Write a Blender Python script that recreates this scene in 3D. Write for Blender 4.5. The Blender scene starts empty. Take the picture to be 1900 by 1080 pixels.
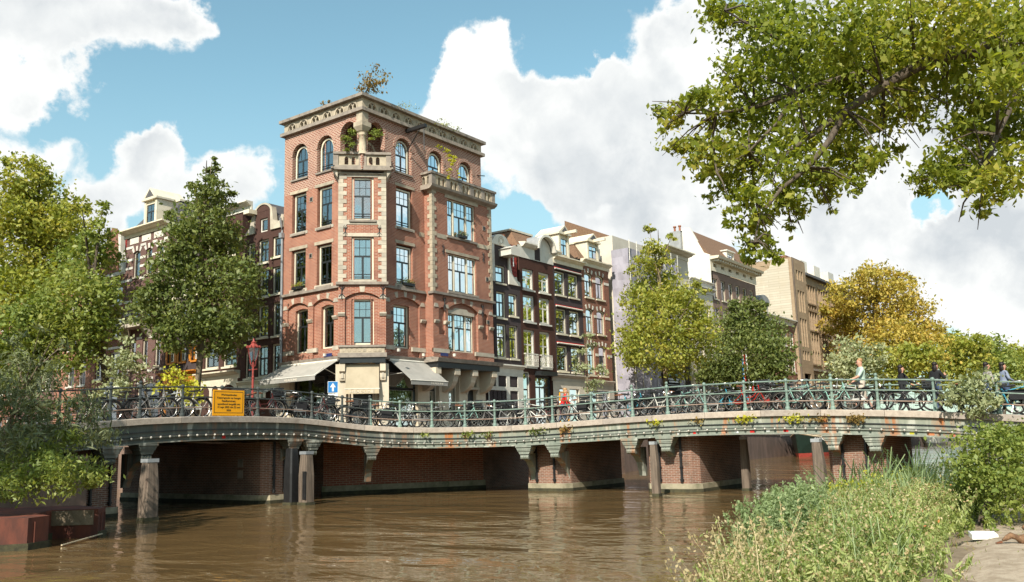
import bpy, math, random
import numpy as np
from mathutils import Vector, Matrix
random.seed(7); RNG = np.random.default_rng(11)
SC = bpy.context.scene
COL = SC.collection
R = math.radians
# ------------------------------------------------------------------ camera
YAW, PITCH, ROLL = 0.6325005, 0.169478436, -0.028434
CAM = Vector((-33.33, -34.54, 1.95))
d_ = Vector((math.cos(PITCH)*math.cos(YAW), math.cos(PITCH)*math.sin(YAW), math.sin(PITCH)))
r_ = Vector((math.sin(YAW), -math.cos(YAW), 0)); u_ = r_.cross(d_)
rr = r_*math.cos(ROLL) + u_*math.sin(ROLL); uu = u_*math.cos(ROLL) - r_*math.sin(ROLL)
cd = bpy.data.cameras.new('camera'); cam = bpy.data.objects.new('camera', cd); COL.objects.link(cam)
mw = Matrix.Identity(4)
for i in range(3):
    mw[i][0], mw[i][1], mw[i][2], mw[i][3] = rr[i], uu[i], -d_[i], CAM[i]
cam.matrix_world = mw
cd.sensor_fit = 'HORIZONTAL'; cd.sensor_width = 36; cd.lens = 31.013; cd.clip_start = .1; cd.clip_end = 3000
SC.camera = cam
# ------------------------------------------------------------------ light
SUN_EL, SUN_A = R(40), R(17)                      # towards the sun: -x, a little -y
sun_dir = Vector((-math.cos(SUN_A)*math.cos(SUN_EL), -math.sin(SUN_A)*math.cos(SUN_EL), math.sin(SUN_EL)))
sl = bpy.data.lights.new('sun', 'SUN'); sl.energy = 3.5; sl.angle = R(.53); sl.color = (1, .93, .81)
so = bpy.data.objects.new('sun', sl); COL.objects.link(so)
so.rotation_mode = 'QUATERNION'; so.rotation_quaternion = sun_dir.to_track_quat('Z', 'Y'); so.location = (-60, -40, 70)
W = bpy.data.worlds.new('World'); SC.world = W; W.use_nodes = True
wn = W.node_tree; wn.nodes.clear()
def N(t, ty, **kw):
    n = t.nodes.new(ty)
    for k, v in kw.items(): setattr(n, k, v)
    return n
def math_(t, op, a, b=None, c=None, clamp=False):
    n = N(t, 'ShaderNodeMath', operation=op, use_clamp=clamp)
    for i, x in enumerate((a, b, c)):
        if x is None: continue
        if isinstance(x, (int, float)): n.inputs[i].default_value = x
        else: t.links.new(x, n.inputs[i])
    return n.outputs[0]
def mapr(t, x, a, b, c, d, smooth=True):
    n = N(t, 'ShaderNodeMapRange', interpolation_type='SMOOTHSTEP' if smooth else 'LINEAR')
    t.links.new(x, n.inputs[0])
    for i, q in enumerate((a, b, c, d)): n.inputs[i+1].default_value = q
    return n.outputs[0]
def noise(t, vec, scale, det=6, rough=.55, dist=0.):
    n = N(t, 'ShaderNodeTexNoise'); n.inputs['Scale'].default_value = scale; n.inputs['Detail'].default_value = det
    n.inputs['Roughness'].default_value = rough; n.inputs['Distortion'].default_value = dist
    if vec is not None: t.links.new(vec, n.inputs['Vector'])
    return n.outputs[0]
def mixc(t, f, a, b, mode='MIX'):
    n = N(t, 'ShaderNodeMix', data_type='RGBA', blend_type=mode)
    if isinstance(f, (int, float)): n.inputs[0].default_value = f
    else: t.links.new(f, n.inputs[0])
    for x, s in ((a, n.inputs[6]), (b, n.inputs[7])):
        if isinstance(x, (tuple, list)): s.default_value = (*x[:3], 1)
        else: t.links.new(x, s)
    return n.outputs[2]
sky = N(wn, 'ShaderNodeTexSky', sky_type='NISHITA', sun_disc=False)
sky.sun_elevation = SUN_EL; sky.sun_rotation = math.atan2(sun_dir.x, sun_dir.y); sky.air_density = 1.0; sky.dust_density = .6
tc = N(wn, 'ShaderNodeTexCoord'); dirv = tc.outputs['Generated']
# cumulus: heaps given as directions (unit vectors) with an angular size; noise gives them their edges
HEAPS = [(0.368,0.832,0.416,0.066,1.0),(0.415,0.802,0.43,0.06,1.0),(0.465,0.77,0.437,0.046,1.0),(0.493,0.748,0.444,0.03,0.8),(0.401,0.832,0.384,0.032,0.7),(0.38,0.858,0.347,0.027,0.8),(0.411,0.846,0.34,0.026,0.8),(0.369,0.866,0.338,0.027,0.7),(0.473,0.823,0.315,0.028,1.0),(0.498,0.805,0.323,0.028,1.0),(0.469,0.842,0.268,0.04,1.0),(0.515,0.809,0.284,0.05,1.0),(0.416,0.861,0.294,0.028,0.7),(0.384,0.88,0.279,0.032,0.7),(0.558,0.777,0.293,0.033,0.7),(0.456,0.858,0.235,0.035,0.8),(0.577,0.757,0.306,0.028,0.4),(0.562,0.789,0.248,0.049,0.8),(0.406,0.886,0.225,0.056,0.5),(0.717,0.561,0.414,0.04,1.0),(0.709,0.585,0.393,0.035,1.0),(0.739,0.548,0.393,0.04,1.0),(0.733,0.583,0.35,0.053,1.1),(0.765,0.531,0.365,0.053,1.1),(0.793,0.485,0.368,0.046,1.1),(0.803,0.449,0.393,0.034,1.1),(0.824,0.442,0.354,0.064,1.1),(0.819,0.383,0.428,0.041,1.1),(0.848,0.355,0.393,0.066,1.1),(0.795,0.525,0.303,0.09,1.1),(0.847,0.445,0.292,0.088,1.1),(0.715,0.615,0.334,0.035,0.8),(0.887,0.368,0.279,0.08,1.1),(0.886,0.301,0.354,0.086,1.1),(0.885,0.228,0.405,0.085,1.1),(0.931,0.158,0.33,0.091,1.0),(0.919,0.088,0.384,0.066,1.0),(0.934,0.226,0.278,0.083,1.0),(0.836,0.498,0.231,0.036,0.6),(0.937,0.291,0.191,0.082,1.0),(0.967,0.204,0.154,0.082,1.0),(0.979,0.12,0.166,0.07,1.0),(0.878,0.418,0.231,0.035,0.5),(0.988,0.124,0.092,0.051,0.9),(0.96,0.169,0.224,0.024,-1.4),(0.951,0.214,0.224,0.013,-0.9),(0.788,0.563,0.249,0.027,-1.3),(0.838,0.484,0.251,0.018,-0.6),(0.966,0.141,0.214,0.014,-1.0),(0.743,0.513,0.431,0.012,0.35),(0.531,0.735,0.421,0.011,0.25)]
wa = N(wn, 'ShaderNodeTexNoise'); wa.inputs['Scale'].default_value = 9; wa.inputs['Detail'].default_value = 7; wa.inputs['Roughness'].default_value = .58; wn.links.new(dirv, wa.inputs['Vector'])
ws = N(wn, 'ShaderNodeVectorMath', operation='SUBTRACT'); wn.links.new(wa.outputs['Color'], ws.inputs[0]); ws.inputs[1].default_value = (.5, .5, .5)
wm = N(wn, 'ShaderNodeVectorMath', operation='SCALE'); wn.links.new(ws.outputs[0], wm.inputs[0]); wm.inputs['Scale'].default_value = .13
wv = N(wn, 'ShaderNodeVectorMath', operation='ADD'); wn.links.new(dirv, wv.inputs[0]); wn.links.new(wm.outputs[0], wv.inputs[1]); dirw = wv.outputs[0]
acc = None
for (x, y, z, r, s) in HEAPS:
    vm = N(wn, 'ShaderNodeVectorMath', operation='DISTANCE'); wn.links.new(dirw, vm.inputs[0]); vm.inputs[1].default_value = (x, y, z)
    q = mapr(wn, vm.outputs['Value'], r*1.45, 0, 0, s)
    acc = q if acc is None else math_(wn, 'ADD', acc, q)
sep = N(wn, 'ShaderNodeSeparateXYZ'); wn.links.new(dirv, sep.inputs[0])
n_edge = math_(wn, 'ADD', math_(wn, 'MULTIPLY', noise(wn, dirv, 7, 4, .55, .15), .55), math_(wn, 'MULTIPLY', noise(wn, dirv, 24, 8, .62, .3), .45))
n_big = noise(wn, dirv, 2.6, 4, .5)
wide = mapr(wn, n_big, .455, .58, 0, .6)
low = mapr(wn, sep.outputs[2], .02, .16, .35, 0)
dens = math_(wn, 'ADD', math_(wn, 'ADD', math_(wn, 'MINIMUM', acc, 1.15), wide), low)
dens = math_(wn, 'ADD', dens, math_(wn, 'MULTIPLY', math_(wn, 'SUBTRACT', n_edge, .5), 2.3))
alpha = mapr(wn, dens, .38, .76, 0, 1)
# depth of the cloud and the grey of its underside (sampled a little higher up: where there is more cloud above, it is greyer)
vadd = N(wn, 'ShaderNodeVectorMath', operation='ADD'); wn.links.new(dirv, vadd.inputs[0]); vadd.inputs[1].default_value = (-.03, -.012, .05)
n_up = math_(wn, 'ADD', math_(wn, 'MULTIPLY', noise(wn, vadd.outputs[0], 7, 4, .55, .15), .55), math_(wn, 'MULTIPLY', noise(wn, vadd.outputs[0], 24, 6, .62, .3), .45))
n_mid = noise(wn, vadd.outputs[0], 4.2, 5, .5)
grey = math_(wn, 'ADD', math_(wn, 'MULTIPLY', math_(wn, 'SUBTRACT', n_up, n_edge), 2.4), mapr(wn, n_mid, .38, .64, .0, .85))
grey = math_(wn, 'MULTIPLY', grey, mapr(wn, dens, .6, 1.3, .25, 1), clamp=True)
blue = mixc(wn, 1.0, sky.outputs[0], (.94, 1.12, .89), 'MULTIPLY')
blue = mixc(wn, mapr(wn, sep.outputs[2], .10, .42, .62, 0), blue, (2.1, 2.85, 3.25))
bwhite = N(wn, 'ShaderNodeRGB'); bwhite.outputs[0].default_value = (8.6, 8.75, 8.6, 1)
cl = mixc(wn, grey, (5.1, 5.15, 5.05), (3.2, 3.42, 3.58))
out_c = mixc(wn, alpha, blue, cl)
bg = N(wn, 'ShaderNodeBackground'); bg.inputs[1].default_value = .1
wn.links.new(out_c, bg.inputs[0])
wo = N(wn, 'ShaderNodeOutputWorld'); wn.links.new(bg.outputs[0], wo.inputs[0])
SC.view_settings.view_transform = 'Standard'; SC.view_settings.look = 'None'
SC.view_settings.exposure = 1.08; SC.view_settings.gamma = 1; SC.view_settings.use_curve_mapping = False
SC.render.engine = 'CYCLES'; SC.cycles.max_bounces = 8; SC.cycles.transparent_max_bounces = 16; SC.cycles.caustics_reflective = False; SC.cycles.caustics_refractive = False
SC.cycles.use_denoising = True

# ------------------------------------------------------------------ materials
def srgb(r, g, b):
    f = lambda c: (c/255/12.92) if c <= 10 else ((c/255+.055)/1.055)**2.4
    return (f(r), f(g), f(b))
def mat_base(name):
    m = bpy.data.materials.new(name); m.use_nodes = True; t = m.node_tree
    return m, t, t.nodes['Principled BSDF']
def bump(t, p, h, s, dist=.02):
    b = N(t, 'ShaderNodeBump'); b.inputs['Strength'].default_value = s; b.inputs['Distance'].default_value = dist
    t.links.new(h, b.inputs['Height']); t.links.new(b.outputs[0], p.inputs['Normal'])
def mat(name, c1, c2=None, sc=3., rough=.8, bmp=.15, spec=.3, metal=0., stretch=(1, 1, 1), c3=None, sc3=1., coat=0):
    m, t, p = mat_base(name); c2 = c2 or tuple(x*.72 for x in c1)
    co = N(t, 'ShaderNodeTexCoord'); mp = N(t, 'ShaderNodeMapping'); mp.inputs['Scale'].default_value = stretch
    t.links.new(co.outputs['Object'], mp.inputs[0])
    nz = noise(t, mp.outputs[0], sc, 7, .62)
    col = mixc(t, mapr(t, nz, .33, .68, 0, 1), c1, c2)
    oi = N(t, 'ShaderNodeObjectInfo'); col = mixc(t, 1., col, mixc(t, oi.outputs['Random'], (.84, .85, .86), (1.12, 1.1, 1.06)), 'MULTIPLY')
    if c3:
        n3 = noise(t, mp.outputs[0], sc3, 6, .65, .4); col = mixc(t, mapr(t, n3, .55, .7, 0, .85), col, c3)
    t.links.new(col, p.inputs['Base Color']); p.inputs['Roughness'].default_value = rough
    p.inputs['Specular IOR Level'].default_value = spec; p.inputs['Metallic'].default_value = metal; p.inputs['Coat Weight'].default_value = coat
    if bmp: bump(t, p, noise(t, mp.outputs[0], sc*6, 5), bmp)
    return m
def brick(name, c1, c2, mortar, bw=.25, rh=.082, ms=.013, dirt=(.12, .09, .07), dirtamt=.5, bias=0., bmp=.5):
    m, t, p = mat_base(name)
    uv = N(t, 'ShaderNodeUVMap'); b = N(t, 'ShaderNodeTexBrick'); t.links.new(uv.outputs[0], b.inputs['Vector'])
    b.inputs['Scale'].default_value = 1; b.inputs['Brick Width'].default_value = bw; b.inputs['Row Height'].default_value = rh
    b.inputs['Mortar Size'].default_value = ms; b.inputs['Mortar Smooth'].default_value = .3; b.inputs['Bias'].default_value = bias
    b.inputs['Color1'].default_value = (*c1, 1); b.inputs['Color2'].default_value = (*c2, 1); b.inputs['Mortar'].default_value = (*mortar, 1)
    nz = noise(t, uv.outputs[0], .7, 8, .65)
    col = mixc(t, mapr(t, nz, .44, .74, 0, dirtamt), b.outputs[0], dirt)
    mp = N(t, 'ShaderNodeMapping'); mp.inputs['Scale'].default_value = (2.4, .35, 1); t.links.new(uv.outputs[0], mp.inputs[0])
    n2 = noise(t, mp.outputs[0], 1.5, 6, .6)
    col = mixc(t, mapr(t, n2, .22, .46, dirtamt*.8, 0), col, dirt)
    col = mixc(t, mapr(t, n2, .56, .8, 0, dirtamt*.6), col, tuple(min(1, x*1.5+.05) for x in c1))
    t.links.new(col, p.inputs['Base Color']); p.inputs['Roughness'].default_value = .9; p.inputs['Specular IOR Level'].default_value = .2
    bump(t, p, b.outputs[1], -bmp, .012)
    return m
def leafmat(name, cols, trans=.35, rough=.5, back=1.):
    m, t, p = mat_base(name)
    g = N(t, 'ShaderNodeNewGeometry'); rp = N(t, 'ShaderNodeValToRGB'); cr = rp.color_ramp
    while len(cr.elements) > 1: cr.elements.remove(cr.elements[-1])
    cr.elements[0].position = 0; cr.elements[0].color = (*cols[0], 1)
    for i, c in enumerate(cols[1:]):
        e = cr.elements.new((i+1)/(len(cols)-1)); e.color = (*c, 1)
    co = N(t, 'ShaderNodeTexCoord')
    nz = noise(t, co.outputs['Object'], .45, 3)
    f = math_(t, 'ADD', math_(t, 'MULTIPLY', g.outputs['Random Per Island'], .6), mapr(t, nz, .36, .64, 0, .4, False))
    t.links.new(f, rp.inputs[0])
    p.inputs['Roughness'].default_value = rough; p.inputs['Specular IOR Level'].default_value = .35
    t.links.new(rp.outputs[0], p.inputs['Base Color'])
    tr = N(t, 'ShaderNodeBsdfTranslucent'); t.links.new(mixc(t, 1., rp.outputs[0], (1.25, 1.2, .55), 'MULTIPLY'), tr.inputs[0])
    mx = N(t, 'ShaderNodeMixShader'); mx.inputs[0].default_value = trans
    t.links.new(p.outputs[0], mx.inputs[1]); t.links.new(tr.outputs[0], mx.inputs[2])
    t.links.new(mx.outputs[0], t.nodes['Material Output'].inputs[0])
    return m
def glass(name, fac=.30, tint=(.93, .95, .94), wav=.03):
    m, t, p = mat_base(name); t.nodes.remove(p)
    gl = N(t, 'ShaderNodeBsdfGlossy'); gl.inputs['Roughness'].default_value = .02; gl.inputs[0].default_value = (.86, .93, .96, 1)
    tr = N(t, 'ShaderNodeBsdfTransparent'); tr.inputs[0].default_value = (*tint, 1)
    co = N(t, 'ShaderNodeTexCoord'); b = N(t, 'ShaderNodeBump'); b.inputs['Strength'].default_value = wav; b.inputs['Distance'].default_value = .1
    t.links.new(noise(t, co.outputs['Object'], 1.7, 2), b.inputs['Height']); t.links.new(b.outputs[0], gl.inputs['Normal'])
    lw = N(t, 'ShaderNodeLayerWeight'); lw.inputs[0].default_value = .35
    mx = N(t, 'ShaderNodeMixShader'); t.links.new(mapr(t, lw.outputs[0], 0, 1, fac, 1, False), mx.inputs[0])
    t.links.new(tr.outputs[0], mx.inputs[1]); t.links.new(gl.outputs[0], mx.inputs[2])
    t.links.new(mx.outputs[0], t.nodes['Material Output'].inputs[0])
    return m
def farglass(name, c=(.02, .024, .028), fac=.3):
    m, t, p = mat_base(name)
    co = N(t, 'ShaderNodeTexCoord'); nz = noise(t, co.outputs['Object'], .9, 3)
    t.links.new(mixc(t, mapr(t, nz, .5, .64, 0, 1), c, (.20, .20, .19)), p.inputs['Base Color'])
    p.inputs['Roughness'].default_value = .04; p.inputs['Specular IOR Level'].default_value = 1.; p.inputs['IOR'].default_value = 1.9
    return m
MAT = {}
K = MAT
K['brick_orange'] = brick('brick_orange', (.33, .115, .066), (.235, .072, .044), (.43, .31, .235), dirt=(.17, .075, .055), dirtamt=.75)
K['brick_top'] = brick('brick_top', (.27, .098, .062), (.19, .062, .044), (.50, .39, .31), bw=.25, rh=.105, ms=.022, dirt=(.2, .085, .06), dirtamt=.4)
K['brick_quay'] = brick('brick_quay', (.33, .115, .07), (.23, .08, .052), (.42, .35, .28), bw=.27, rh=.088, ms=.009, dirt=(.09, .06, .04), dirtamt=.7)
K['brick_pier'] = brick('brick_pier', (.25, .115, .075), (.16, .08, .055), (.33, .28, .23), bw=.21, rh=.062, ms=.009, dirt=(.08, .06, .045), dirtamt=.8)
K['brick_brown'] = brick('brick_brown', (.07, .03, .022), (.055, .024, .018), (.075, .04, .03), dirtamt=.3, dirt=(.04, .02, .015), bmp=.25)
K['brick_brown2'] = brick('brick_brown2', (.075, .038, .03), (.06, .03, .025), (.08, .045, .036), dirtamt=.35, dirt=(.06, .03, .025), bmp=.25)
K['brick_grey'] = brick('brick_grey', (.062, .048, .05), (.05, .038, .04), (.07, .056, .057), dirtamt=.3, dirt=(.04, .03, .03), bmp=.25)
K['brick_purple'] = brick('brick_purple', (.13, .06, .05), (.09, .042, .038), (.2, .15, .13), dirtamt=.4, dirt=(.07, .04, .035))
K['brick_rust'] = brick('brick_rust', (.23, .08, .048), (.16, .055, .036), (.3, .2, .15), dirtamt=.4, dirt=(.12, .05, .04))
K['brick_taupe'] = brick('brick_taupe', (.21, .14, .11), (.17, .11, .09), (.25, .19, .16), dirtamt=.3, dirt=(.14, .09, .07))
K['stone_block'] = brick('stone_block', (.35, .26, .17), (.30, .215, .14), (.22, .16, .11), bw=.9, rh=.42, ms=.012, dirt=(.24, .17, .11), dirtamt=.5)
K['stone_pale'] = brick('stone_pale', (.50, .45, .36), (.43, .38, .30), (.30, .26, .2), bw=2.6, rh=.30, ms=.02, dirt=(.42, .35, .25), dirtamt=.5)
K['cream'] = mat('cream_stone', (.48, .43, .355), (.36, .32, .26), 2.2, .85, .2, c3=(.36, .31, .24), sc3=.9)
K['sand'] = mat('weathered_sandstone', (.46, .395, .30), (.34, .29, .22), 2.5, .9, .3, c3=(.26, .22, .17), sc3=1.3)
K['greystone'] = mat('grey_stone', (.30, .26, .22), (.21, .18, .155), 3, .85, .25, c3=(.13, .115, .1), sc3=1.6)
K['plaster'] = mat('cream_plaster', (.56, .49, .39), (.46, .40, .31), 1.1, .8, .08)
K['beigeplaster'] = mat('beige_render', (.60, .55, .47), (.52, .47, .40), 1.0, .85, .08)  # plain beige render colour for shopfronts, pale houses and lettering
K['white'] = mat('white_paint', (.66, .64, .58), (.56, .53, .47), 1.6, .5, .06)
K['creampaint'] = mat('cream_paint', (.70, .64, .51), (.60, .54, .42), 1.6, .5, .05)
K['dark'] = mat('dark_sash_paint', (.022, .026, .028), (.016, .018, .02), 5, .35, .02, spec=.5)
K['black'] = mat('black_iron', (.018, .018, .019), (.012, .012, .013), 6, .45, .1, spec=.5)
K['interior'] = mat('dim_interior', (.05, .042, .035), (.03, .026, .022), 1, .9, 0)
K['warmwall'] = mat('shop_interior', (.40, .31, .20), (.28, .20, .13), .8, .8, 0)
K['curtain'] = mat('white_curtain', (.72, .72, .70), (.60, .60, .58), 5, .9, .3, stretch=(6, 6, .3))
K['glass'] = glass('window_glass')
K['glassdark'] = glass('shop_glass', .12, (.72, .72, .70))
K['farglass'] = farglass('dark_window_glass')
K['slate'] = mat('slate_roof', (.10, .095, .10), (.07, .066, .07), 9, .6, .3)
K['tile_red'] = mat('red_roof_tile', (.33, .035, .022), (.22, .02, .014), 6, .55, .2)
K['tile_brown'] = mat('brown_roof_tile', (.21, .125, .075), (.15, .085, .052), 8, .75, .35)
K['tile_orange'] = mat('orange_roof_tile', (.55, .19, .05), (.42, .12, .04), 6, .7, .3)
K['lead'] = mat('lead_sheet', (.30, .31, .32), (.22, .23, .24), 2, .5, .05)
K['orange'] = mat('orange_paint', (.52, .20, .02), (.42, .15, .016), 3, .5, .05)
K['awning'] = mat('awning_canvas', (.33, .315, .29), (.27, .26, .24), 1.5, .9, .15)
K['blind'] = mat('sand_blind_canvas', (.50, .42, .30), (.42, .35, .245), 1.5, .9, .1)
K['yellow'] = mat('yellow_sign', (.80, .36, .008), (.76, .33, .008), 2, .5, .02)
K['signblue'] = mat('blue_sign', (.02, .16, .42), (.02, .15, .39), 2, .35, 0)
K['signwhite'] = mat('white_sign', (.78, .79, .78), None, 2, .5, 0)
K['nameblue'] = mat('enamel_blue', (.03, .04, .14), None, 2, .3, 0)
K['red'] = mat('red_jacket', (.55, .018, .012), (.45, .012, .01), 5, .7, .2)
K['lamppost'] = mat('maroon_paint', (.30, .06, .05), (.22, .04, .035), 5, .45, .05)
def girder_mat(name, g1, g2, amt):
    m, t, p = mat_base(name)
    co = N(t, 'ShaderNodeTexCoord'); mp = N(t, 'ShaderNodeMapping'); mp.inputs['Scale'].default_value = (1, 1, .16); t.links.new(co.outputs['Object'], mp.inputs[0])
    n1 = noise(t, mp.outputs[0], 5.5, 6, .6); n2 = noise(t, mp.outputs[0], 1.1, 5, .6); n3 = noise(t, mp.outputs[0], 3.1, 6, .6, .3)
    col = mixc(t, mapr(t, n1, .35, .7, 0, 1), g1, g2)
    col = mixc(t, mapr(t, n3, .55, .66, 0, .6), col, (.50, .50, .43))
    rust = math_(t, 'MULTIPLY', mapr(t, n2, .48, .62, 0, 1), mapr(t, n1, .42, .62, 0, amt))
    col = mixc(t, rust, col, (.33, .12, .035))
    t.links.new(col, p.inputs['Base Color']); p.inputs['Roughness'].default_value = .6; p.inputs['Specular IOR Level'].default_value = .35
    bump(t, p, n1, .15)
    return m
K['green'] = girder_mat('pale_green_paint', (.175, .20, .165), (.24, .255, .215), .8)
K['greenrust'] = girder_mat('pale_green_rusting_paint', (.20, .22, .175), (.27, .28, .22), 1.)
K['greenshaded'] = girder_mat('shade_tinted_green_paint', (.09, .10, .083), (.125, .125, .105), .5)  # bridge green darkened in colour to stand for the left bridge's shade; also undersides
K['railgreen'] = mat('railing_green_paint', (.20, .28, .24), (.15, .21, .18), 6, .5, .1, c3=(.2, .1, .06), sc3=5)
K['railshaded'] = mat('railing_shade_tinted_paint', (.06, .07, .068), (.04, .048, .047), 6, .5, .1)  # railing green with the left bridge's shade put into the colour
K['railpink'] = mat('railing_rusty_paint', (.33, .25, .2), (.24, .15, .11), 5, .55, .1)
K['kerb'] = mat('granite_kerb', (.40, .345, .295), (.31, .265, .225), 7, .85, .3, c3=(.22, .18, .15), sc3=1.2)
K['asphalt'] = mat('asphalt', (.055, .053, .05), (.04, .038, .036), 12, .9, .2)
K['paving'] = brick('street_paving', (.17, .115, .09), (.13, .095, .08), (.08, .07, .06), bw=.2, rh=.1, ms=.008, dirtamt=.4)
K['timber'] = mat('weathered_timber', (.18, .14, .11), (.095, .075, .06), 5, .9, .6, stretch=(2.5, 2.5, .22), c3=(.09, .06, .045), sc3=3)
K['rustplate'] = mat('rusty_sheet_pile', (.19, .058, .036), (.085, .034, .026), 2.4, .75, .25, stretch=(1, 1, .35), c3=(.06, .03, .025), sc3=1.2)
K['tide'] = mat('algae_tide_line', (.07, .065, .035), (.035, .033, .022), 5, .9, .5)
K['ledge'] = mat('stone_footing', (.36, .32, .23), (.22, .2, .14), 3, .9, .4, c3=(.12, .13, .06), sc3=1.4)
K['bark'] = mat('bark', (.13, .105, .08), (.07, .055, .042), 6, .95, .8, stretch=(2, 2, .4))
K['barklight'] = mat('pale_bark', (.25, .20, .135), (.14, .11, .075), 6, .95, .8, stretch=(2, 2, .4))
K['skin'] = mat('skin', (.50, .27, .19), (.45, .23, .16), 6, .6, 0)
K['hairdark'] = mat('dark_hair', (.018, .012, .01), (.012, .008, .007), 20, .5, .3)
K['hairlight'] = mat('fair_hair', (.42, .25, .11), (.33, .18, .08), 20, .5, .3)
K['mint'] = mat('mint_cotton', (.40, .50, .44), (.35, .45, .39), 7, .9, .2)
K['beigecloth'] = mat('beige_cotton', (.50, .43, .36), (.44, .38, .31), 7, .9, .2)
K['blackcloth'] = mat('black_cloth', (.02, .02, .023), (.014, .014, .016), 7, .85, .2)
K['greycloth'] = mat('grey_cloth', (.34, .31, .30), (.27, .25, .24), 7, .9, .2)
K['bluecloth'] = mat('pale_blue_denim', (.25, .29, .38), (.19, .22, .31), 7, .9, .2)
K['jeans'] = mat('jeans', (.06, .09, .16), (.04, .06, .11), 7, .9, .2)
K['whiteshoe'] = mat('white_shoe', (.7, .7, .68), None, 7, .7, 0)
K['tyre'] = mat('tyre_rubber', (.022, .021, .02), (.016, .015, .015), 8, .8, .1)
K['steel'] = mat('bright_steel', (.55, .54, .52), (.4, .39, .37), 8, .3, .05, metal=.8)
K['sheet'] = mat('scaffold_netting', (.42, .395, .45), (.32, .30, .35), 1.4, .85, .25, stretch=(1, 1, .45))
K['zinc'] = mat('zinc_pipe', (.36, .38, .40), (.28, .3, .32), 3, .45, .05, metal=.3)
K['boatgreen'] = mat('dark_green_hull', (.014, .03, .022), (.01, .022, .017), 4, .35, .05)
K['boatred'] = mat('red_boot_top', (.40, .06, .045), (.3, .05, .035), 4, .5, .05)
K['wicker'] = mat('pale_canvas', (.5, .42, .3), (.36, .29, .2), 12, .9, .5)
K['quaystone'] = mat('old_quay_wall', (.20, .135, .11), (.12, .085, .07), 1.7, .9, .4, stretch=(1, 1, .4), c3=(.09, .07, .05), sc3=1)
K['sandpath'] = mat('sandy_path', (.44, .36, .275), (.30, .235, .17), 7, .95, 1., c3=(.24, .18, .12), sc3=1.6)
K['soil'] = mat('soil', (.27, .21, .145), (.16, .12, .08), 3, .95, .5)
K['bulb'] = mat('bulb_glass', (.50, .47, .42), None, 3, .15, 0, spec=.6)
K['bikeblack'] = mat('bike_black', (.016, .016, .018), None, 6, .3, 0, spec=.6)
K['bikewhite'] = mat('bike_white', (.62, .62, .58), None, 6, .4, 0)
K['bikered'] = mat('bike_red', (.50, .03, .018), None, 6, .35, 0)
K['bikemint'] = mat('bike_mint', (.28, .50, .44), None, 6, .35, 0)
K['bikeblue'] = mat('bike_blue', (.06, .38, .52), None, 6, .35, 0)
K['bikegrey'] = mat('bike_grey', (.25, .25, .25), None, 6, .35, 0)
K['bikemaroon'] = mat('bike_maroon', (.10, .02, .02), None, 6, .35, 0)
K['saddlebrown'] = mat('brown_leather', (.20, .08, .04), None, 6, .5, 0)
K['crate'] = mat('grey_crate', (.35, .35, .33), None, 6, .6, 0)
K['pot'] = mat('terracotta', (.33, .13, .07), None, 6, .8, .1)
K['lit'] = None
lm = bpy.data.materials.new('lit_shop_lamp'); lm.use_nodes = True
_p = lm.node_tree.nodes['Principled BSDF']; _p.inputs['Emission Color'].default_value = (1, .62, .25, 1); _p.inputs['Emission Strength'].default_value = 2.2; K['lit'] = lm
# leaves
K['leaf_green'] = leafmat('leaf_green', [(.11, .16, .033), (.19, .25, .055), (.29, .33, .08), (.34, .35, .1)], .42)
K['leaf_dark'] = leafmat('leaf_dark', [(.08, .11, .033), (.15, .19, .05), (.25, .27, .085)], .38)
K['leaf_lime'] = leafmat('leaf_lime', [(.16, .20, .035), (.27, .31, .055), (.38, .38, .075), (.46, .38, .08)], .42)
K['leaf_yellow'] = leafmat('leaf_yellow', [(.20, .20, .035), (.38, .32, .06), (.52, .40, .085), (.50, .31, .06)], .35)
K['leaf_over'] = leafmat('leaf_over', [(.105, .145, .022), (.20, .25, .035), (.31, .34, .055), (.46, .41, .08)], .55)
K['leaf_far'] = leafmat('leaf_far', [(.03, .045, .015), (.05, .07, .02), (.08, .10, .03)], .25)
K['leaf_willow'] = leafmat('leaf_willow', [(0.112, 0.136, 0.068), (0.185, 0.214, 0.106), (0.288, 0.310, 0.174)], .3)
K['leaf_weed'] = leafmat('leaf_weed', [(.16, .23, .06), (.28, .36, .11), (.40, .45, .18), (.46, .47, .22)], .4)
K['leaf_mint'] = leafmat('leaf_mint', [(.18, .25, .11), (.28, .36, .17), (.38, .44, .24)], .38)
K['seed'] = leafmat('seed_heads', [(.36, .29, .15), (.50, .42, .24), (.40, .26, .14)], .3)
K['leaf_pale'] = leafmat('leaf_pale', [(0.172, 0.212, 0.098), (0.311, 0.342, 0.180), (0.518, 0.521, 0.310)], .3)
K['leaf_dry'] = leafmat('leaf_dry', [(0.172, 0.114, 0.041), (0.293, 0.195, 0.065), (0.276, 0.244, 0.082)], .3)
K['leaf_vine'] = leafmat('leaf_vine', [(0.345, 0.358, 0.033), (0.552, 0.521, 0.048), (0.276, 0.326, 0.048)], .35)
K['petal'] = leafmat('petals', [(.55, .28, .05), (.6, .2, .12), (.6, .5, .3)], .3)

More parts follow.
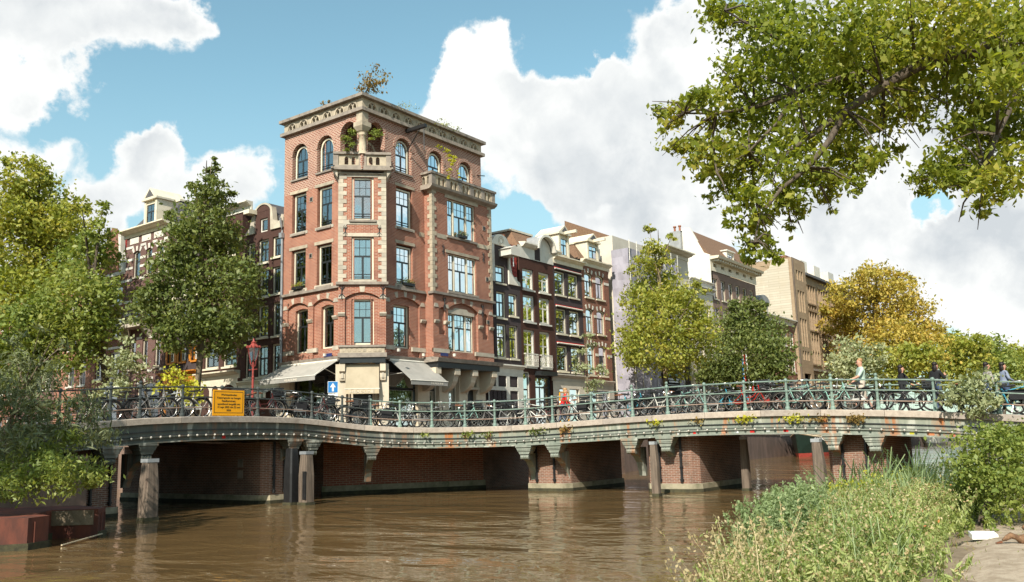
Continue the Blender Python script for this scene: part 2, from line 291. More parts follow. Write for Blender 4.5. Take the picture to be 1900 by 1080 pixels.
# ------------------------------------------------------------------ object helpers
ORG = {}
def thing(name, label, cat, loc=(0, 0, 0), group=None, kind=None):
    o = bpy.data.objects.new(name, None); COL.objects.link(o); o.location = loc; o.empty_display_size = .2
    ORG[o.name] = Vector(loc); tag(o, label, cat, group, kind); return o
def tag(o, label=None, cat=None, group=None, kind=None):
    if label: o['label'] = label
    if cat: o['category'] = cat
    if group: o['group'] = group
    if kind: o['kind'] = kind
    return o
def link(o, parent, org):
    COL.objects.link(o)
    if parent is not None: o.parent = parent
    ORG[o.name] = org
FR = lambda u, n, z: (u, -n, z)              # right-hand street front: runs along x, looks to -y
FL = lambda u, n, z: (-n, u, z)              # left-hand street front: runs along y, looks to -x
S2 = 1/math.sqrt(2)
FT = lambda u, n, z: (S2*u - S2*(n-.4), -S2*u - S2*(n-.4), z)     # corner turret front
class MB:
    def __init__(s, F=None): s.l = []; s.f = []; s.mi = []; s.F = F; s.cur = 0
    def poly(s, pts):
        i = len(s.l); s.l += [tuple(p) for p in pts]; s.f.append(tuple(range(i, i+len(pts)))); s.mi.append(s.cur)
    def idx(s, verts, faces):
        i = len(s.l); s.l += [tuple(v) for v in verts]
        for f in faces: s.f.append(tuple(i+k for k in f)); s.mi.append(s.cur)
    def box(s, u0, u1, n0, n1, z0, z1):
        s.idx([(u0, n0, z0), (u1, n0, z0), (u1, n1, z0), (u0, n1, z0), (u0, n0, z1), (u1, n0, z1), (u1, n1, z1), (u0, n1, z1)],
              [(0, 3, 2, 1), (4, 5, 6, 7), (0, 1, 5, 4), (1, 2, 6, 5), (2, 3, 7, 6), (3, 0, 4, 7)]); return s
    def prism(s, pts, n0, n1):                 # pts in (u, z)
        k = len(pts)
        s.idx([(p[0], n0, p[1]) for p in pts] + [(p[0], n1, p[1]) for p in pts],
              [tuple(range(k)), tuple(range(2*k-1, k-1, -1))] + [(i, (i+1) % k, k+(i+1) % k, k+i) for i in range(k)]); return s
    def prismu(s, pts, u0, u1):                # pts in (n, z), swept along u
        k = len(pts)
        s.idx([(u0, p[0], p[1]) for p in pts] + [(u1, p[0], p[1]) for p in pts],
              [tuple(range(k)), tuple(range(2*k-1, k-1, -1))] + [(i, (i+1) % k, k+(i+1) % k, k+i) for i in range(k)]); return s
    def tube(s, pts, r, seg=6, cap=True):
        pts = [Vector(p) for p in pts]; rs = r if isinstance(r, (list, tuple)) else [r]*len(pts); V = []
        for i, p in enumerate(pts):
            t = (pts[min(i+1, len(pts)-1)] - pts[max(i-1, 0)]).normalized()
            a = t.cross(Vector((0, 0, 1)));  a = a.normalized() if a.length > .05 else Vector((1, 0, 0)); b = t.cross(a)
            V += [p + (a*math.cos(6.2832*k/seg) + b*math.sin(6.2832*k/seg))*rs[i] for k in range(seg)]
        Fc = [(i*seg+k, i*seg+(k+1) % seg, (i+1)*seg+(k+1) % seg, (i+1)*seg+k) for i in range(len(pts)-1) for k in range(seg)]
        if cap: Fc += [tuple(range(seg)), tuple(range(len(V)-1, len(V)-1-seg, -1))]
        s.idx(V, Fc); return s
    def lathe(s, c, prof, seg=10):             # prof [(r, z)], axis z
        V = []; Fc = []
        for r, z in prof: V += [(c[0]+r*math.cos(6.2832*k/seg), c[1]+r*math.sin(6.2832*k/seg), c[2]+z) for k in range(seg)]
        for i in range(len(prof)-1): Fc += [(i*seg+k, i*seg+(k+1) % seg, (i+1)*seg+(k+1) % seg, (i+1)*seg+k) for k in range(seg)]
        Fc += [tuple(range(seg)), tuple(range(len(V)-1, len(V)-1-seg, -1))]
        s.idx(V, Fc); return s
    def ring(s, c, R_, r, seg=24, sub=5, arc=(0, 6.2832), plane='uz'):
        pts = []
        full = abs(arc[1]-arc[0]-6.2832) < 1e-3; V = []; Fc = []
        n = seg if full else seg+1
        for i in range(n):
            a = arc[0]+(arc[1]-arc[0])*i/seg
            for k in range(sub):
                b = 6.2832*k/sub; q = R_+r*math.cos(b)
                V.append((c[0]+q*math.cos(a), c[1]+r*math.sin(b), c[2]+q*math.sin(a)))
        for i in range(seg):
            j = (i+1) % n
            for k in range(sub): Fc.append((i*sub+k, i*sub+(k+1) % sub, j*sub+(k+1) % sub, j*sub+k))
        s.idx(V, Fc); return s
    def mesh(s, name, mats, org=(0, 0, 0), smooth=False):
        me = bpy.data.meshes.new(name); F = s.F; ox, oy, oz = org
        W_ = [F(*p) for p in s.l] if F else s.l
        me.from_pydata([(p[0]-ox, p[1]-oy, p[2]-oz) for p in W_], [], s.f)
        for m in (mats if isinstance(mats, (list, tuple)) else [mats]): me.materials.append(K[m] if isinstance(m, str) else m)
        if s.cur or any(s.mi): me.polygons.foreach_set('material_index', s.mi)
        uv = me.uv_layers.new(name='UVMap'); dat = np.empty(len(me.loops)*2, np.float32); j = 0; l = s.l
        for f in s.f:
            a, b, c = l[f[0]], l[f[1]], l[f[2]]
            e1 = (b[0]-a[0], b[1]-a[1], b[2]-a[2]); e2 = (c[0]-a[0], c[1]-a[1], c[2]-a[2])
            nx, ny, nz = abs(e1[1]*e2[2]-e1[2]*e2[1]), abs(e1[2]*e2[0]-e1[0]*e2[2]), abs(e1[0]*e2[1]-e1[1]*e2[0])
            ax, ay = (0, 2) if ny >= nx and ny >= nz else ((1, 2) if nx >= nz else (0, 1))
            for k in f: dat[j] = l[k][ax]; dat[j+1] = l[k][ay]; j += 2
        uv.data.foreach_set('uv', dat)
        if smooth: me.polygons.foreach_set('use_smooth', [True]*len(me.polygons))
        return me
    def build(s, name, mats, parent=None, smooth=False, label=None, cat=None, group=None, kind=None, org=None):
        if not s.f: return None
        o_ = ORG[parent.name] if parent is not None else Vector(org or (0, 0, 0))
        ob = bpy.data.objects.new(name, s.mesh(name, mats, o_, smooth))
        if parent is None: ob.location = o_
        link(ob, parent, o_); tag(ob, label, cat, group, kind); return ob
def copy_tree(o, parent=None):
    c = o.copy(); COL.objects.link(c); c.parent = parent; ORG[c.name] = ORG.get(o.name, Vector((0, 0, 0)))
    for ch in o.children: copy_tree(ch, c)
    return c
def inst(o, parent, loc, rz=0, name=None):     # a part that shares the mesh of o
    c = bpy.data.objects.new(name or o.name.split('.')[0], o.data); COL.objects.link(c); c.parent = parent; c.location = Vector(loc)-ORG[parent.name]; c.rotation_euler[2] = rz; return c
def arc_z(u, a, b, d, rise):                   # height of an arched head with its crown at d
    h = (b-a)/2; t = min(1, abs(u-(a+b)/2)/h)
    if rise >= h*.98: return d-h+h*math.sqrt(max(0, 1-t*t)) if abs(rise-h) < .05 else d-rise+rise*math.sqrt(max(0, 1-t*t))
    Rr = (h*h+rise*rise)/(2*rise); return d-Rr+math.sqrt(max(0, Rr*Rr-(h*t)**2))
def wall(mb, u0, u1, z0, z1, n, holes=(), dep=.3, top=None, seg=10):
    """front sheet at depth n with openings (a, b, z0, z1, rise); every opening gets its reveals, dep deep"""
    us = sorted({u0, u1, *[x for h in holes for x in (h[0], h[1]) if u0 < x < u1]}); zs = sorted({z0, z1, *[x for h in holes for x in (h[2], h[3]) if z0 < x < z1]})
    for i in range(len(us)-1):
        for j in range(len(zs)-1):
            cu, cz = (us[i]+us[i+1])/2, (zs[j]+zs[j+1])/2
            if any(h[0] < cu < h[1] and h[2] < cz < h[3] for h in holes): continue
            mb.poly([(us[i], n, zs[j]), (us[i+1], n, zs[j]), (us[i+1], n, zs[j+1]), (us[i], n, zs[j+1])])
    for h in holes:
        a, b, c, d = h[:4]; rise = h[4] if len(h) > 4 else 0; m = n-dep; zt = d-rise
        mb.poly([(a, n, c), (a, n, zt), (a, m, zt), (a, m, c)]); mb.poly([(b, n, c), (b, m, c), (b, m, zt), (b, n, zt)])
        mb.poly([(a, n, c), (a, m, c), (b, m, c), (b, n, c)])
        if not rise: mb.poly([(a, n, d), (b, n, d), (b, m, d), (a, m, d)])
        else:
            q = [(a+(b-a)*k/seg, arc_z(a+(b-a)*k/seg, a, b, d, rise)) for k in range(seg+1)]
            for (p, s_), (p2, s2) in zip(q, q[1:]):
                mb.poly([(p, n, s_), (p2, n, s2), (p2, m, s2), (p, m, s_)])
                if s_ < d-1e-4 or s2 < d-1e-4: mb.poly([(p, n, s_), (p2, n, s2), (p2, n, d), (p, n, d)])
def shell(mb, u0, u1, z0, z1, n0, n1, roof=True):
    """side walls, back wall and roof slab behind a front at n0"""
    mb.poly([(u0, n0, z0), (u0, n1, z0), (u0, n1, z1), (u0, n0, z1)]); mb.poly([(u1, n0, z0), (u1, n0, z1), (u1, n1, z1), (u1, n1, z0)])
    mb.poly([(u0, n1, z0), (u1, n1, z0), (u1, n1, z1), (u0, n1, z1)])
    if roof: mb.poly([(u0, n0, z1), (u1, n0, z1), (u1, n1, z1), (u0, n1, z1)])
def archpts(a, b, c, d, rise, seg=10, ins=0.):
    a += ins; b -= ins; c += ins; d -= ins
    if not rise: return [(a, c), (b, c), (b, d), (a, d)]
    return [(a, c), (b, c)] + [(b-(b-a)*k/seg, arc_z(b-(b-a)*k/seg, a, b, d, rise)) for k in range(seg+1)]
def ringpoly(mb, a, b, c, d, rise, w, n0, n1, wb=None, seg=10):
    """frame of width w following an opening with an arched head"""
    o = archpts(a, b, c, d, rise, seg); i = archpts(a, b, c, d, max(0, rise-(w*.5 if rise and rise < (b-a)*.48 else 0)), seg)
    cx = (a+b)/2; hw = (b-a)/2; wb = w if wb is None else wb; inn = []
    for (u, z) in o:
        uu_ = cx+(u-cx)*(hw-w)/hw
        if rise: zz = c+wb if z <= c+1e-6 else z-w*(1 if abs(u-cx) < hw*.98 else .15)
        else: zz = c+wb if z <= c+1e-6 else z-w
        inn.append((uu_, zz))
    k = len(o)
    for j in range(k):
        p, q, p2, q2 = o[j], o[(j+1) % k], inn[j], inn[(j+1) % k]
        mb.poly([(p[0], n1, p[1]), (q[0], n1, q[1]), (q2[0], n1, q2[1]), (p2[0], n1, p2[1])])
        mb.poly([(p2[0], n1, p2[1]), (q2[0], n1, q2[1]), (q2[0], n0, q2[1]), (p2[0], n0, p2[1])])
        mb.poly([(p[0], n1, p[1]), (p[0], n0, p[1]), (q[0], n0, q[1]), (q[0], n1, q[1])])
    return inn
def window(F, par, a, b, c, d, n=-.22, rise=0, fw=.09, frame='creampaint', sash='dark', zt=None, up=(3, 2), lo=2, gl='glass', curtain=0, bars=True, panes=True, name='window', sill=None, lowbar=False, cut=0):
    """a, b, c, d: opening; upper light of up = (columns, rows) panes above a transom at zt, lower light of lo casements"""
    f = MB(F); inn = ringpoly(f, a, b, c, d, rise, fw, n-.1, n+.02)
    if sill: f.box(a-sill, b+sill, n-.05, n+abs(n)+.10, c-.11, c)
    wdw = f.build(name, frame, par)
    a, b, c, d = a+fw, b-fw, c+fw, d-fw; s = MB(F); sb = .045
    zt = zt if zt is not None else c+(d-c)*.6
    q = .03
    if zt < d: s.box(a, b, n-.08, n-q, zt-.05, zt+.05)
    for k in range(lo+1):
        u = a+(b-a)*k/lo; w = .06 if 0 < k < lo else sb
        s.box(max(a, u-w), min(b, u+w), n-.075, n-q-.002, c, zt-.05)
    s.box(a, b, n-.074, n-q-.004, c, c+.06)
    ztop = d-rise if rise else d
    if zt < d:
        for k in range(up[0]+1):
            u = a+(b-a)*k/up[0]; w = .016 if 0 < k < up[0] else sb
            top = arc_z(u, a-.001, b+.001, d, rise) if rise else d
            s.box(max(a, u-w), min(b, u+w), n-.07, n-q-.006, zt+.05, max(zt+.06, top-.01))
        for k in range(1, up[1]):
            z = zt+(d-zt)*k/up[1]
            hw_ = (b-a)/2 if z < ztop else (b-a)/2*math.sqrt(max(.05, 1-((z-ztop)/max(rise, .01))**2))
            s.box((a+b)/2-hw_, (a+b)/2+hw_, n-.068, n-q-.008, z-.014, z+.014)
        if rise: ringpoly(s, a, b, zt, d, rise, sb, n-.066, n-q-.01)
        else: s.box(a, b, n-.072, n-q-.01, d-sb, d)
    if lowbar: s.box(a, b, n-.02, n+.0, c+.28, c+.31); s.box(a, b, n-.02, n+.0, c+.14, c+.165)
    s.build('sash', sash, wdw)
    g0, g1 = n-.058, n-.048
    if not panes:
        g = MB(F); g.prism(archpts(a, b, c, d, rise), g0, g1); g.build('pane', gl, wdw)
    else:
        for k in range(lo):
            u0, u1 = a+(b-a)*k/lo, a+(b-a)*(k+1)/lo; MB(F).box(u0+.01, u1-.01, g0, g1, c, zt).build('pane', gl, wdw)
        if zt < d:
            if rise: MB(F).prism(archpts(a, b, zt, d, rise), g0, g1).build('pane', gl, wdw)
            else:
                for k in range(up[0]):
                    for r in range(up[1]):
                        MB(F).box(a+(b-a)*k/up[0]+.008, a+(b-a)*(k+1)/up[0]-.008, g0, g1, zt+(d-zt)*r/up[1]+.006, zt+(d-zt)*(r+1)/up[1]-.006).build('pane', gl, wdw)
    if curtain:
        cu = MB(F)
        def drape(u0, u1, z0, z1):
            k = max(3, int((u1-u0)/.07)); P = [(u0+(u1-u0)*i/k, n-.2-(.03 if i % 2 else 0)) for i in range(k+1)]
            for p, r in zip(P, P[1:]): cu.poly([(p[0], p[1], z0), (r[0], r[1], z0), (r[0], r[1], z1), (p[0], p[1], z1)])
        w = b-a
        if curtain == 1: drape(a, b, c, d)
        elif curtain == 2: drape(a, a+w*.28, c, d); drape(b-w*.28, b, c, d)
        elif curtain == 3: drape(a, b, zt-.1, d)
        elif curtain == 4: drape(a, a+w*.5, c, d)
        elif curtain == 5: drape(b-w*.45, b, c, d)
        cu.build('curtain', 'curtain', wdw)
    return wdw
def voussoirs(F, par, a, b, d, rise, n, mt='sand', k=3, h=.38, w=.17, spread=.62):
    """stones set in a brick arch, each a block"""
    hw = (b-a)/2; cx = (a+b)/2; Rr = (hw*hw+rise*rise)/(2*rise); cz = d-Rr; mx = math.asin(min(1, hw/Rr))
    for i in range(k):
        t = (-1+2*i/(k-1))*spread*mx if k > 1 else 0
        r0, r1 = Rr+.02, Rr+h; q = w/2/Rr; P = [(cx+r*math.sin(t+s*q), cz+r*math.cos(t+s*q)) for r, s in ((r0, -.85), (r0, .85), (r1, 1.1), (r1, -1.1))]
        MB(F).prism(P, n-.05, n+.03).build('voussoir', mt, par)
def archring(mb, a, b, d, rise, n, w=.16, out=.03, seg=12):
    for k in range(seg):
        u, v = a+(b-a)*k/seg, a+(b-a)*(k+1)/seg; z, z2 = arc_z(u, a, b, d, rise), arc_z(v, a, b, d, rise)
        cx = (a+b)/2; hw = (b-a)/2; s = (hw+w)/hw
        P = [(u, z), (v, z2), (cx+(v-cx)*s, z2+w*(1 if rise < hw*.9 else max(.0, (z2-d+rise)/rise))), (cx+(u-cx)*s, z+w*(1 if rise < hw*.9 else max(.0, (z-d+rise)/rise)))]
        mb.prism(P, n-.02, n+out)
def text(body, F, u, z, n, size, mt, par, align='CENTER', ex=.004, sx=1.0):
    cu = bpy.data.curves.new('lettering', 'FONT'); cu.body = body; cu.size = size; cu.align_x = align; cu.extrude = ex; cu.resolution_u = 2
    tmp = bpy.data.objects.new('t', cu); COL.objects.link(tmp); dg = bpy.context.evaluated_depsgraph_get(); me = bpy.data.meshes.new_from_object(tmp.evaluated_get(dg)); bpy.data.objects.remove(tmp)
    o_ = ORG[par.name]; fl = -1 if F is FL else 1
    for v in me.vertices:
        p = F(u+fl*v.co.x*sx, n+v.co.z, z+v.co.y); v.co = (p[0]-o_.x, p[1]-o_.y, p[2]-o_.z)
    me.materials.clear(); me.materials.append(K[mt]); ob = bpy.data.objects.new('lettering', me); link(ob, par, o_); return ob

# ------------------------------------------------------------------ ground, water, quays
def gz(x, y):                                  # height of the street over the canal water
    r = max(x-6, y-8, 0); return 2.55-min(1., r/45)*.75
water = MB(); water.poly([(-700, -700, 0), (900, -700, 0), (900, 900, 0), (-700, 900, 0)])
def water_mat():
    m, t, p = mat_base('canal_water')
    co = N(t, 'ShaderNodeTexCoord'); mp = N(t, 'ShaderNodeMapping'); mp.inputs['Rotation'].default_value = (0, 0, -YAW); mp.inputs['Scale'].default_value = (.8, .42, 1)
    t.links.new(co.outputs['Object'], mp.inputs[0])
    n1 = noise(t, mp.outputs[0], .75, 3, .5, .7); n2 = noise(t, mp.outputs[0], 2.9, 3, .55, .5); n0 = noise(t, mp.outputs[0], .16, 3)
    h = math_(t, 'ADD', math_(t, 'MULTIPLY', n1, 1.), math_(t, 'MULTIPLY', n2, .24))
    h = math_(t, 'MULTIPLY', h, mapr(t, n0, .38, .62, .5, 1.2))
    bump(t, p, h, .5, .2)
    p.inputs['Base Color'].default_value = (.145, .09, .038, 1); p.inputs['Roughness'].default_value = .035; p.inputs['IOR'].default_value = 1.29; p.inputs['Specular IOR Level'].default_value = .5
    return m
K['water'] = water_mat()
tag(water.build('water', 'water'), kind='structure')
bed = MB(); bed.poly([(-700, -700, -3), (900, -700, -3), (900, 900, -3), (-700, 900, -3)]); tag(bed.build('canal_bed', 'soil'), kind='structure')
def sheet(name, m, xs, ys, fz, keep=lambda x, y: True):
    b = MB(); idx = {}
    for i in range(len(xs)-1):
        for j in range(len(ys)-1):
            if keep((xs[i]+xs[i+1])/2, (ys[j]+ys[j+1])/2):
                b.poly([(xs[i+a], ys[j+c], fz(xs[i+a], ys[j+c])) for a, c in ((0, 0), (1, 0), (1, 1), (0, 1))])
    return tag(b.build(name, m), kind='structure')
gx = [-6.6, -5.2, -4, -2.4, 0, 3, 6, 10, 15, 20, 30, 45, 60, 90, 130, 190, 300, 600]; gy = [-8.2, -6.5, -5.2, -4, -2, 0, 4, 8, 12, 18, 25, 35, 50, 80, 130, 250, 600]
QL = [(-6.6, -9.2), (-2.2, -9.0), (20, -7.6), (45, -6.3), (120, -5.2), (600, -5.2)]
qy = lambda x: float(np.interp(x, [p[0] for p in QL], [p[1] for p in QL]))
b = MB()
for i in range(len(gx)-1):
    for j in range(len(gy)-1):
        f_ = lambda x, y: (x, max(y, qy(x)+.3) if y > -8 else qy(x)+.3, gz(x, y))
        b.poly([f_(gx[i+a], gy[j+c]) for a, c in ((0, 0), (1, 0), (1, 1), (0, 1))])
tag(b.build('street', 'paving'), kind='structure')
def quay_wall(name, label, pts, mt='quaystone', zt=None, back=.6):
    r = thing(name, label, 'quay wall', (*pts[0], 0)); b = MB(); c = MB(); L_ = 0
    for (a, q) in zip(pts, pts[1:]):
        za, zq = (zt or gz(*a))-.02, (zt or gz(*q))-.02; dx, dy = q[0]-a[0], q[1]-a[1]; ln = math.hypot(dx, dy)
        b.F = None; i = len(b.l)
        F_ = (lambda a, dx, dy, ln: (lambda u, n, z: (a[0]+dx*u/ln+dy*n/ln, a[1]+dy*u/ln-dx*n/ln, z)))(a, dx, dy, ln)
        w = MB(F_); k = max(1, int(ln/8))
        for s in range(k):
            u0, u1 = ln*s/k, ln*(s+1)/k
            w.idx([(u0, -back, -2), (u1, -back, -2), (u1, 0, -2), (u0, 0, -2), (u0, -back, za+(zq-za)*s/k), (u1, -back, za+(zq-za)*(s+1)/k), (u1, 0, za+(zq-za)*(s+1)/k), (u0, 0, za+(zq-za)*s/k)],
                  [(0, 3, 2, 1), (4, 5, 6, 7), (0, 1, 5, 4), (1, 2, 6, 5), (2, 3, 7, 6), (3, 0, 4, 7)])
        w.build('wall_face', mt, r)
        s_ = 0
        while s_ < ln-.01 and ln < 60:
            e_ = min(ln, s_+1.6); z_ = za+(zq-za)*(s_+e_)/2/ln
            MB(F_).box(s_+.008, e_-.008, -back+.1, .06, z_, z_+.16).build('coping_stone', 'greystone', r); s_ += 1.6
        if ln >= 60: MB(F_).box(0, ln, -back+.1, .06, min(za, zq), min(za, zq)+.16).build('coping', 'greystone', r)
    return r
quay_wall('quay_wall', 'reddish brown quay wall beyond the bridge with a dark barge moored at it', QL[1:])
quay_wall('quay_wall', 'quay wall of the side canal behind the yellow sign bridge', [(-6.7, 60), (-6.7, 12), (-6.7, -6.2)])
# abutment under the corner, brick with a stone footing
ab = thing('abutment_wall', 'red brick abutment wall at the canal corner under the bridge', 'wall', (-4.8, -8.4, 0))
a0, a1 = Vector((-7.9, -5.9)), Vector((-2.35, -10.0)); dd = (a1-a0); ln = dd.length; dd /= ln
FA = lambda u, n, z: (a0.x+dd.x*u+dd.y*n, a0.y+dd.y*u-dd.x*n, z)
b = MB(FA); b.box(0, ln, -3, 0, -2, 2.35); b.build('brick_wall', 'brick_quay', ab)
b = MB(FA); b.box(-.06, ln+.06, -2.9, .10, -2, .36); b.build('footing', 'ledge', ab); b = MB(FA); b.box(-.07, ln+.07, -2.9, .11, -2, .13); b.build('tide_line', 'tide', ab)
b = MB(); b.idx([(-2.36, -10, -2), (12, -9, -2), (12, -9, 2.3), (-2.36, -10, 2.3)], [(0, 1, 2, 3)]); b.idx([(-7.88, -5.9, -2), (-7.0, 6, -2), (-7.0, 6, 2.3), (-7.88, -5.9, 2.3)], [(0, 1, 2, 3)]); b.build('return_wall', 'brick_pier', ab)

# ------------------------------------------------------------------ the corner building
B = thing('corner_building', 'tall red brick corner building with stone parapet, corner balcony and cream awnings', 'building', (0, 0, 2.55))
GZ = 1.9
A_, B_ = (4.65, 5.9), (2.45, 3.7)
# --- left front
w = MB(FL); T_ = MB(FL)
rec = [(4.40, 6.20, 6.9, 10.22, .27), (2.24, 3.98, 6.9, 10.22, .27)]
f2 = [(*A_, 10.98, 13.38), (*B_, 10.98, 13.38)]; f3 = [(*A_, 14.38, 16.8), (*B_, 14.38, 16.8)]
wall(w, .62, 6.66, 6.8, 10.69, 0, rec, .12); wall(w, .62, 6.66, 10.69, 16.9, 0, f2+f3, .3)
wins1 = [(4.46, 5.62, 7.3, 9.86, .1), (2.34, 3.4, 7.4, 9.86, .1)]
wall(w, 1.5, 6.6, 6.9, 10.4, -.12, wins1, .22)
f4 = [(4.55, 5.95, 17.7, 19.85, .7), (2.35, 3.75, 17.7, 19.85, .7), (.42, 1.78, 17.2, 20.2, .68)]
wall(T_, .62, 6.66, 16.9, 17.2, 0); wall(T_, 0.0, 6.66, 17.2, 20.7, 0, f4, .34, seg=14)
for u in (4.2, 6.35): pass
# --- right front (bay stands .6 m proud)
w2 = MB(FR); T2 = MB(FR)
wall(w2, .62, 5.11, 6.8, 10.69, 0, [(2.18, 4.6, 6.9, 10.30, .32)], .12); wall(w2, .62, 5.11, 10.69, 16.9, 0, [(2.70, 4.05, 10.98, 13.4), (2.70, 4.05, 14.38, 16.82)], .3)
wall(w2, 2.0, 4.8, 6.9, 10.5, -.12, [(2.56, 3.88, 7.38, 9.84)], .2)
bay = .6
wall(w2, 5.11, 10.85, 6.8, 10.69, bay, [(6.45, 9.3, 6.9, 10.36, .42), (5.62, 6.2, 8.3, 9.95, .18), (9.75, 10.3, 8.3, 9.95, .18)], .14)
wall(w2, 6.2, 9.5, 6.9, 10.55, bay-.14, [(6.55, 8.98, 7.4, 9.86, .22)], .2); w2.box(5.6, 6.22, bay-.16, bay-.14, 8.2, 10); w2.box(9.73, 10.32, bay-.16, bay-.14, 8.2, 10)
wall(w2, 5.11, 10.85, 10.69, 17.1, bay, [(6.53, 9.22, 11.0, 13.32), (6.53, 9.22, 14.42, 16.75)], .3)
for u in (5.11, 10.85): w2.poly([(u, 0, 6.8), (u, bay, 6.8), (u, bay, 17.1), (u, 0, 17.1)])
f4r = [(.42, 1.78, 17.2, 20.2, .68), (2.64, 4.02, 17.7, 19.85, .69), (5.5, 6.92, 17.3, 19.8, .71), (8.38, 9.78, 17.3, 19.8, .7)]
wall(T2, .62, 10.7, 16.9, 17.2, 0); wall(T2, 0.0, 10.7, 17.2, 20.7, 0, f4r, .34, seg=14)
# --- turret
tw = MB(FT)
wall(tw, -1.28, 1.28, 6.8, 10.69, .06, [(-.93, .93, 7.3, 10.27, .3)], .12); wall(tw, -1.0, 1.0, 7.0, 10.5, -.06, [(-.58, .62, 7.40, 9.9)], .2)
wall(tw, -1.28, 1.28, 10.69, 17.15, 0, [(-.59, .63, 10.92, 13.4), (-.59, .63, 14.36, 16.82)], .28)
for s in (-1.28, 1.28): tw.poly([(s, .06, 6.8), (s, -.95, 6.8), (s, -.95, 17.15), (s, 0, 17.15)])
tw.build('turret_wall', 'brick_orange', B)
w.poly([(6.66, 0, 1.9), (6.66, -10.69, 1.9), (6.66, -10.69, 16.9), (6.66, 0, 16.9)]); w.build('brick_wall', 'brick_orange', B)
w2.poly([(10.69, 0, 1.9), (10.69, -6.66, 1.9), (10.69, -6.66, 16.9), (10.69, 0, 16.9)]); w2.build('brick_wall', 'brick_orange', B)
T_.poly([(6.66, 0, 16.9), (6.66, -10.7, 16.9), (6.66, -10.7, 20.7), (6.66, 0, 20.7)]); T_.build('upper_brick_wall', 'brick_top', B)
T2.poly([(10.7, 0, 16.9), (10.7, -6.66, 16.9), (10.7, -6.66, 20.7), (10.7, 0, 20.7)]); T2.build('upper_brick_wall', 'brick_top', B)
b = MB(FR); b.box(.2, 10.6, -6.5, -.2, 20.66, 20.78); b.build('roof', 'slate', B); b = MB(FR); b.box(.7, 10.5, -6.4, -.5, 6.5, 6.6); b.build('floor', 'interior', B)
b = MB(FT); b.box(-2.2, 2.2, -2.4, -2.1, 17.1, 20.66); b.build('loggia_wall', 'brick_top', B)
b = MB(FT); b.box(-1.2, 1.2, -2.2, .1, 17.05, 17.2); b.build('loggia_floor', 'greystone', B)
window(FT, B, -.75, .75, 17.25, 19.7, -2.08, .7, zt=18.7, up=(3, 1))
# --- bands, sills, cornices
def bar(F, u0, u1, n0, n1, z0, z1, mt='sand', nm='stone_band'): return MB(F).box(u0, u1, n0, n1, z0, z1).build(nm, mt, B)
bar(FL, 1.5, 6.72, -.05, .16, 10.69, 10.83, 'greystone'); bar(FR, 1.5, 5.0, -.05, .16, 10.69, 10.83, 'greystone'); bar(FR, 5.0, 10.98, .3, bay+.14, 10.69, 10.83, 'greystone'); bar(FT, -1.42, 1.42, -.3, .2, 10.69, 10.84, 'greystone')
for (F, u0, u1, n) in ((FL, 1.62, 2.33, 0), (FL, 3.62, 4.45, 0), (FL, 5.7, 6.67, 0), (FR, 1.5, 2.54, 0), (FR, 3.95, 5.1, 0), (FR, 5.11, 6.52, bay), (FR, 9.02, 10.86, bay)):
    bar(F, u0, u1, n-.1, n+.025, 7.24, 7.48, 'cream')
for (F, n, lst, mt) in ((FL, 0, [(A_, 13.4), (B_, 13.4), (A_, 16.82), (B_, 16.82)], 0), (FR, 0, [((2.75, 4.05), 13.42), ((2.75, 4.05), 16.84)], 0)):
    for (ab_, z) in lst: bar(F, ab_[0]-.16, ab_[1]+.18, n-.1, n+.035, z, z+.18, 'sand', 'lintel')
for (F, n, lst) in ((FL, 0, [(A_, 14.38), (B_, 14.38), (A_, 10.98), (B_, 10.98)]), (FR, 0, [((2.72, 4.05), 14.38), ((2.72, 4.05), 10.98)])):
    for (ab_, z) in lst:
        bar(F, ab_[0]-.15, ab_[1]+.15, n-.1, n+.03, z-.12, z+.06, 'cream', 'sill_block'); bar(F, ab_[0]+.02, ab_[1]-.02, n-.25, n+.10, z-.13, z-.02, 'greystone', 'sill')
for ab_ in ((4.5, 6.0), (2.3, 3.8)): bar(FL, *ab_, -.25, .09, 17.6, 17.7, 'greystone', 'sill')
for ab_ in ((2.6, 4.06), (5.45, 6.96), (8.34, 9.82)): bar(FR, *ab_, -.25, .09, 17.6, 17.7, 'greystone', 'sill')
bar(FR, 6.3, 9.5, bay-.1, bay+.035, 16.77, 16.98, 'sand', 'lintel'); bar(FR, 6.3, 9.5, bay-.1, bay+.035, 13.34, 13.53, 'sand', 'lintel')
for z in (14.42, 11.0): bar(FR, 6.42, 9.34, bay-.25, bay+.1, z-.13, z, 'greystone', 'sill')
bar(FR, 5.55, 6.42, bay-.1, bay+.022, 14.14, 14.40, 'sand'); bar(FR, 9.34, 10.5, bay-.1, bay+.022, 14.14, 14.40, 'sand'); bar(FR, 4.62, 5.08, -.1, .022, 14.14, 14.4, 'sand')
bar(FT, -1.08, 1.1, -.1, .03, 14.1, 14.36, 'cream'); bar(FT, -.72, .76, -.2, .12, 14.24, 14.36, 'greystone', 'sill'); bar(FT, -.85, .88, -.1, .035, 16.84, 17.05, 'cream', 'lintel'); bar(FT, -.82, .86, -.1, .035, 13.42, 13.62, 'cream', 'lintel'); bar(FT, -.74, .78, -.2, .1, 10.86, 10.96, 'cream', 'sill')
for k in range(2): bar(FL, 2.2+2.2*k, 2.32+2.2*k, -.14, -.1, 7.2, 9, 'brick_orange', 'pier_strip') if False else None
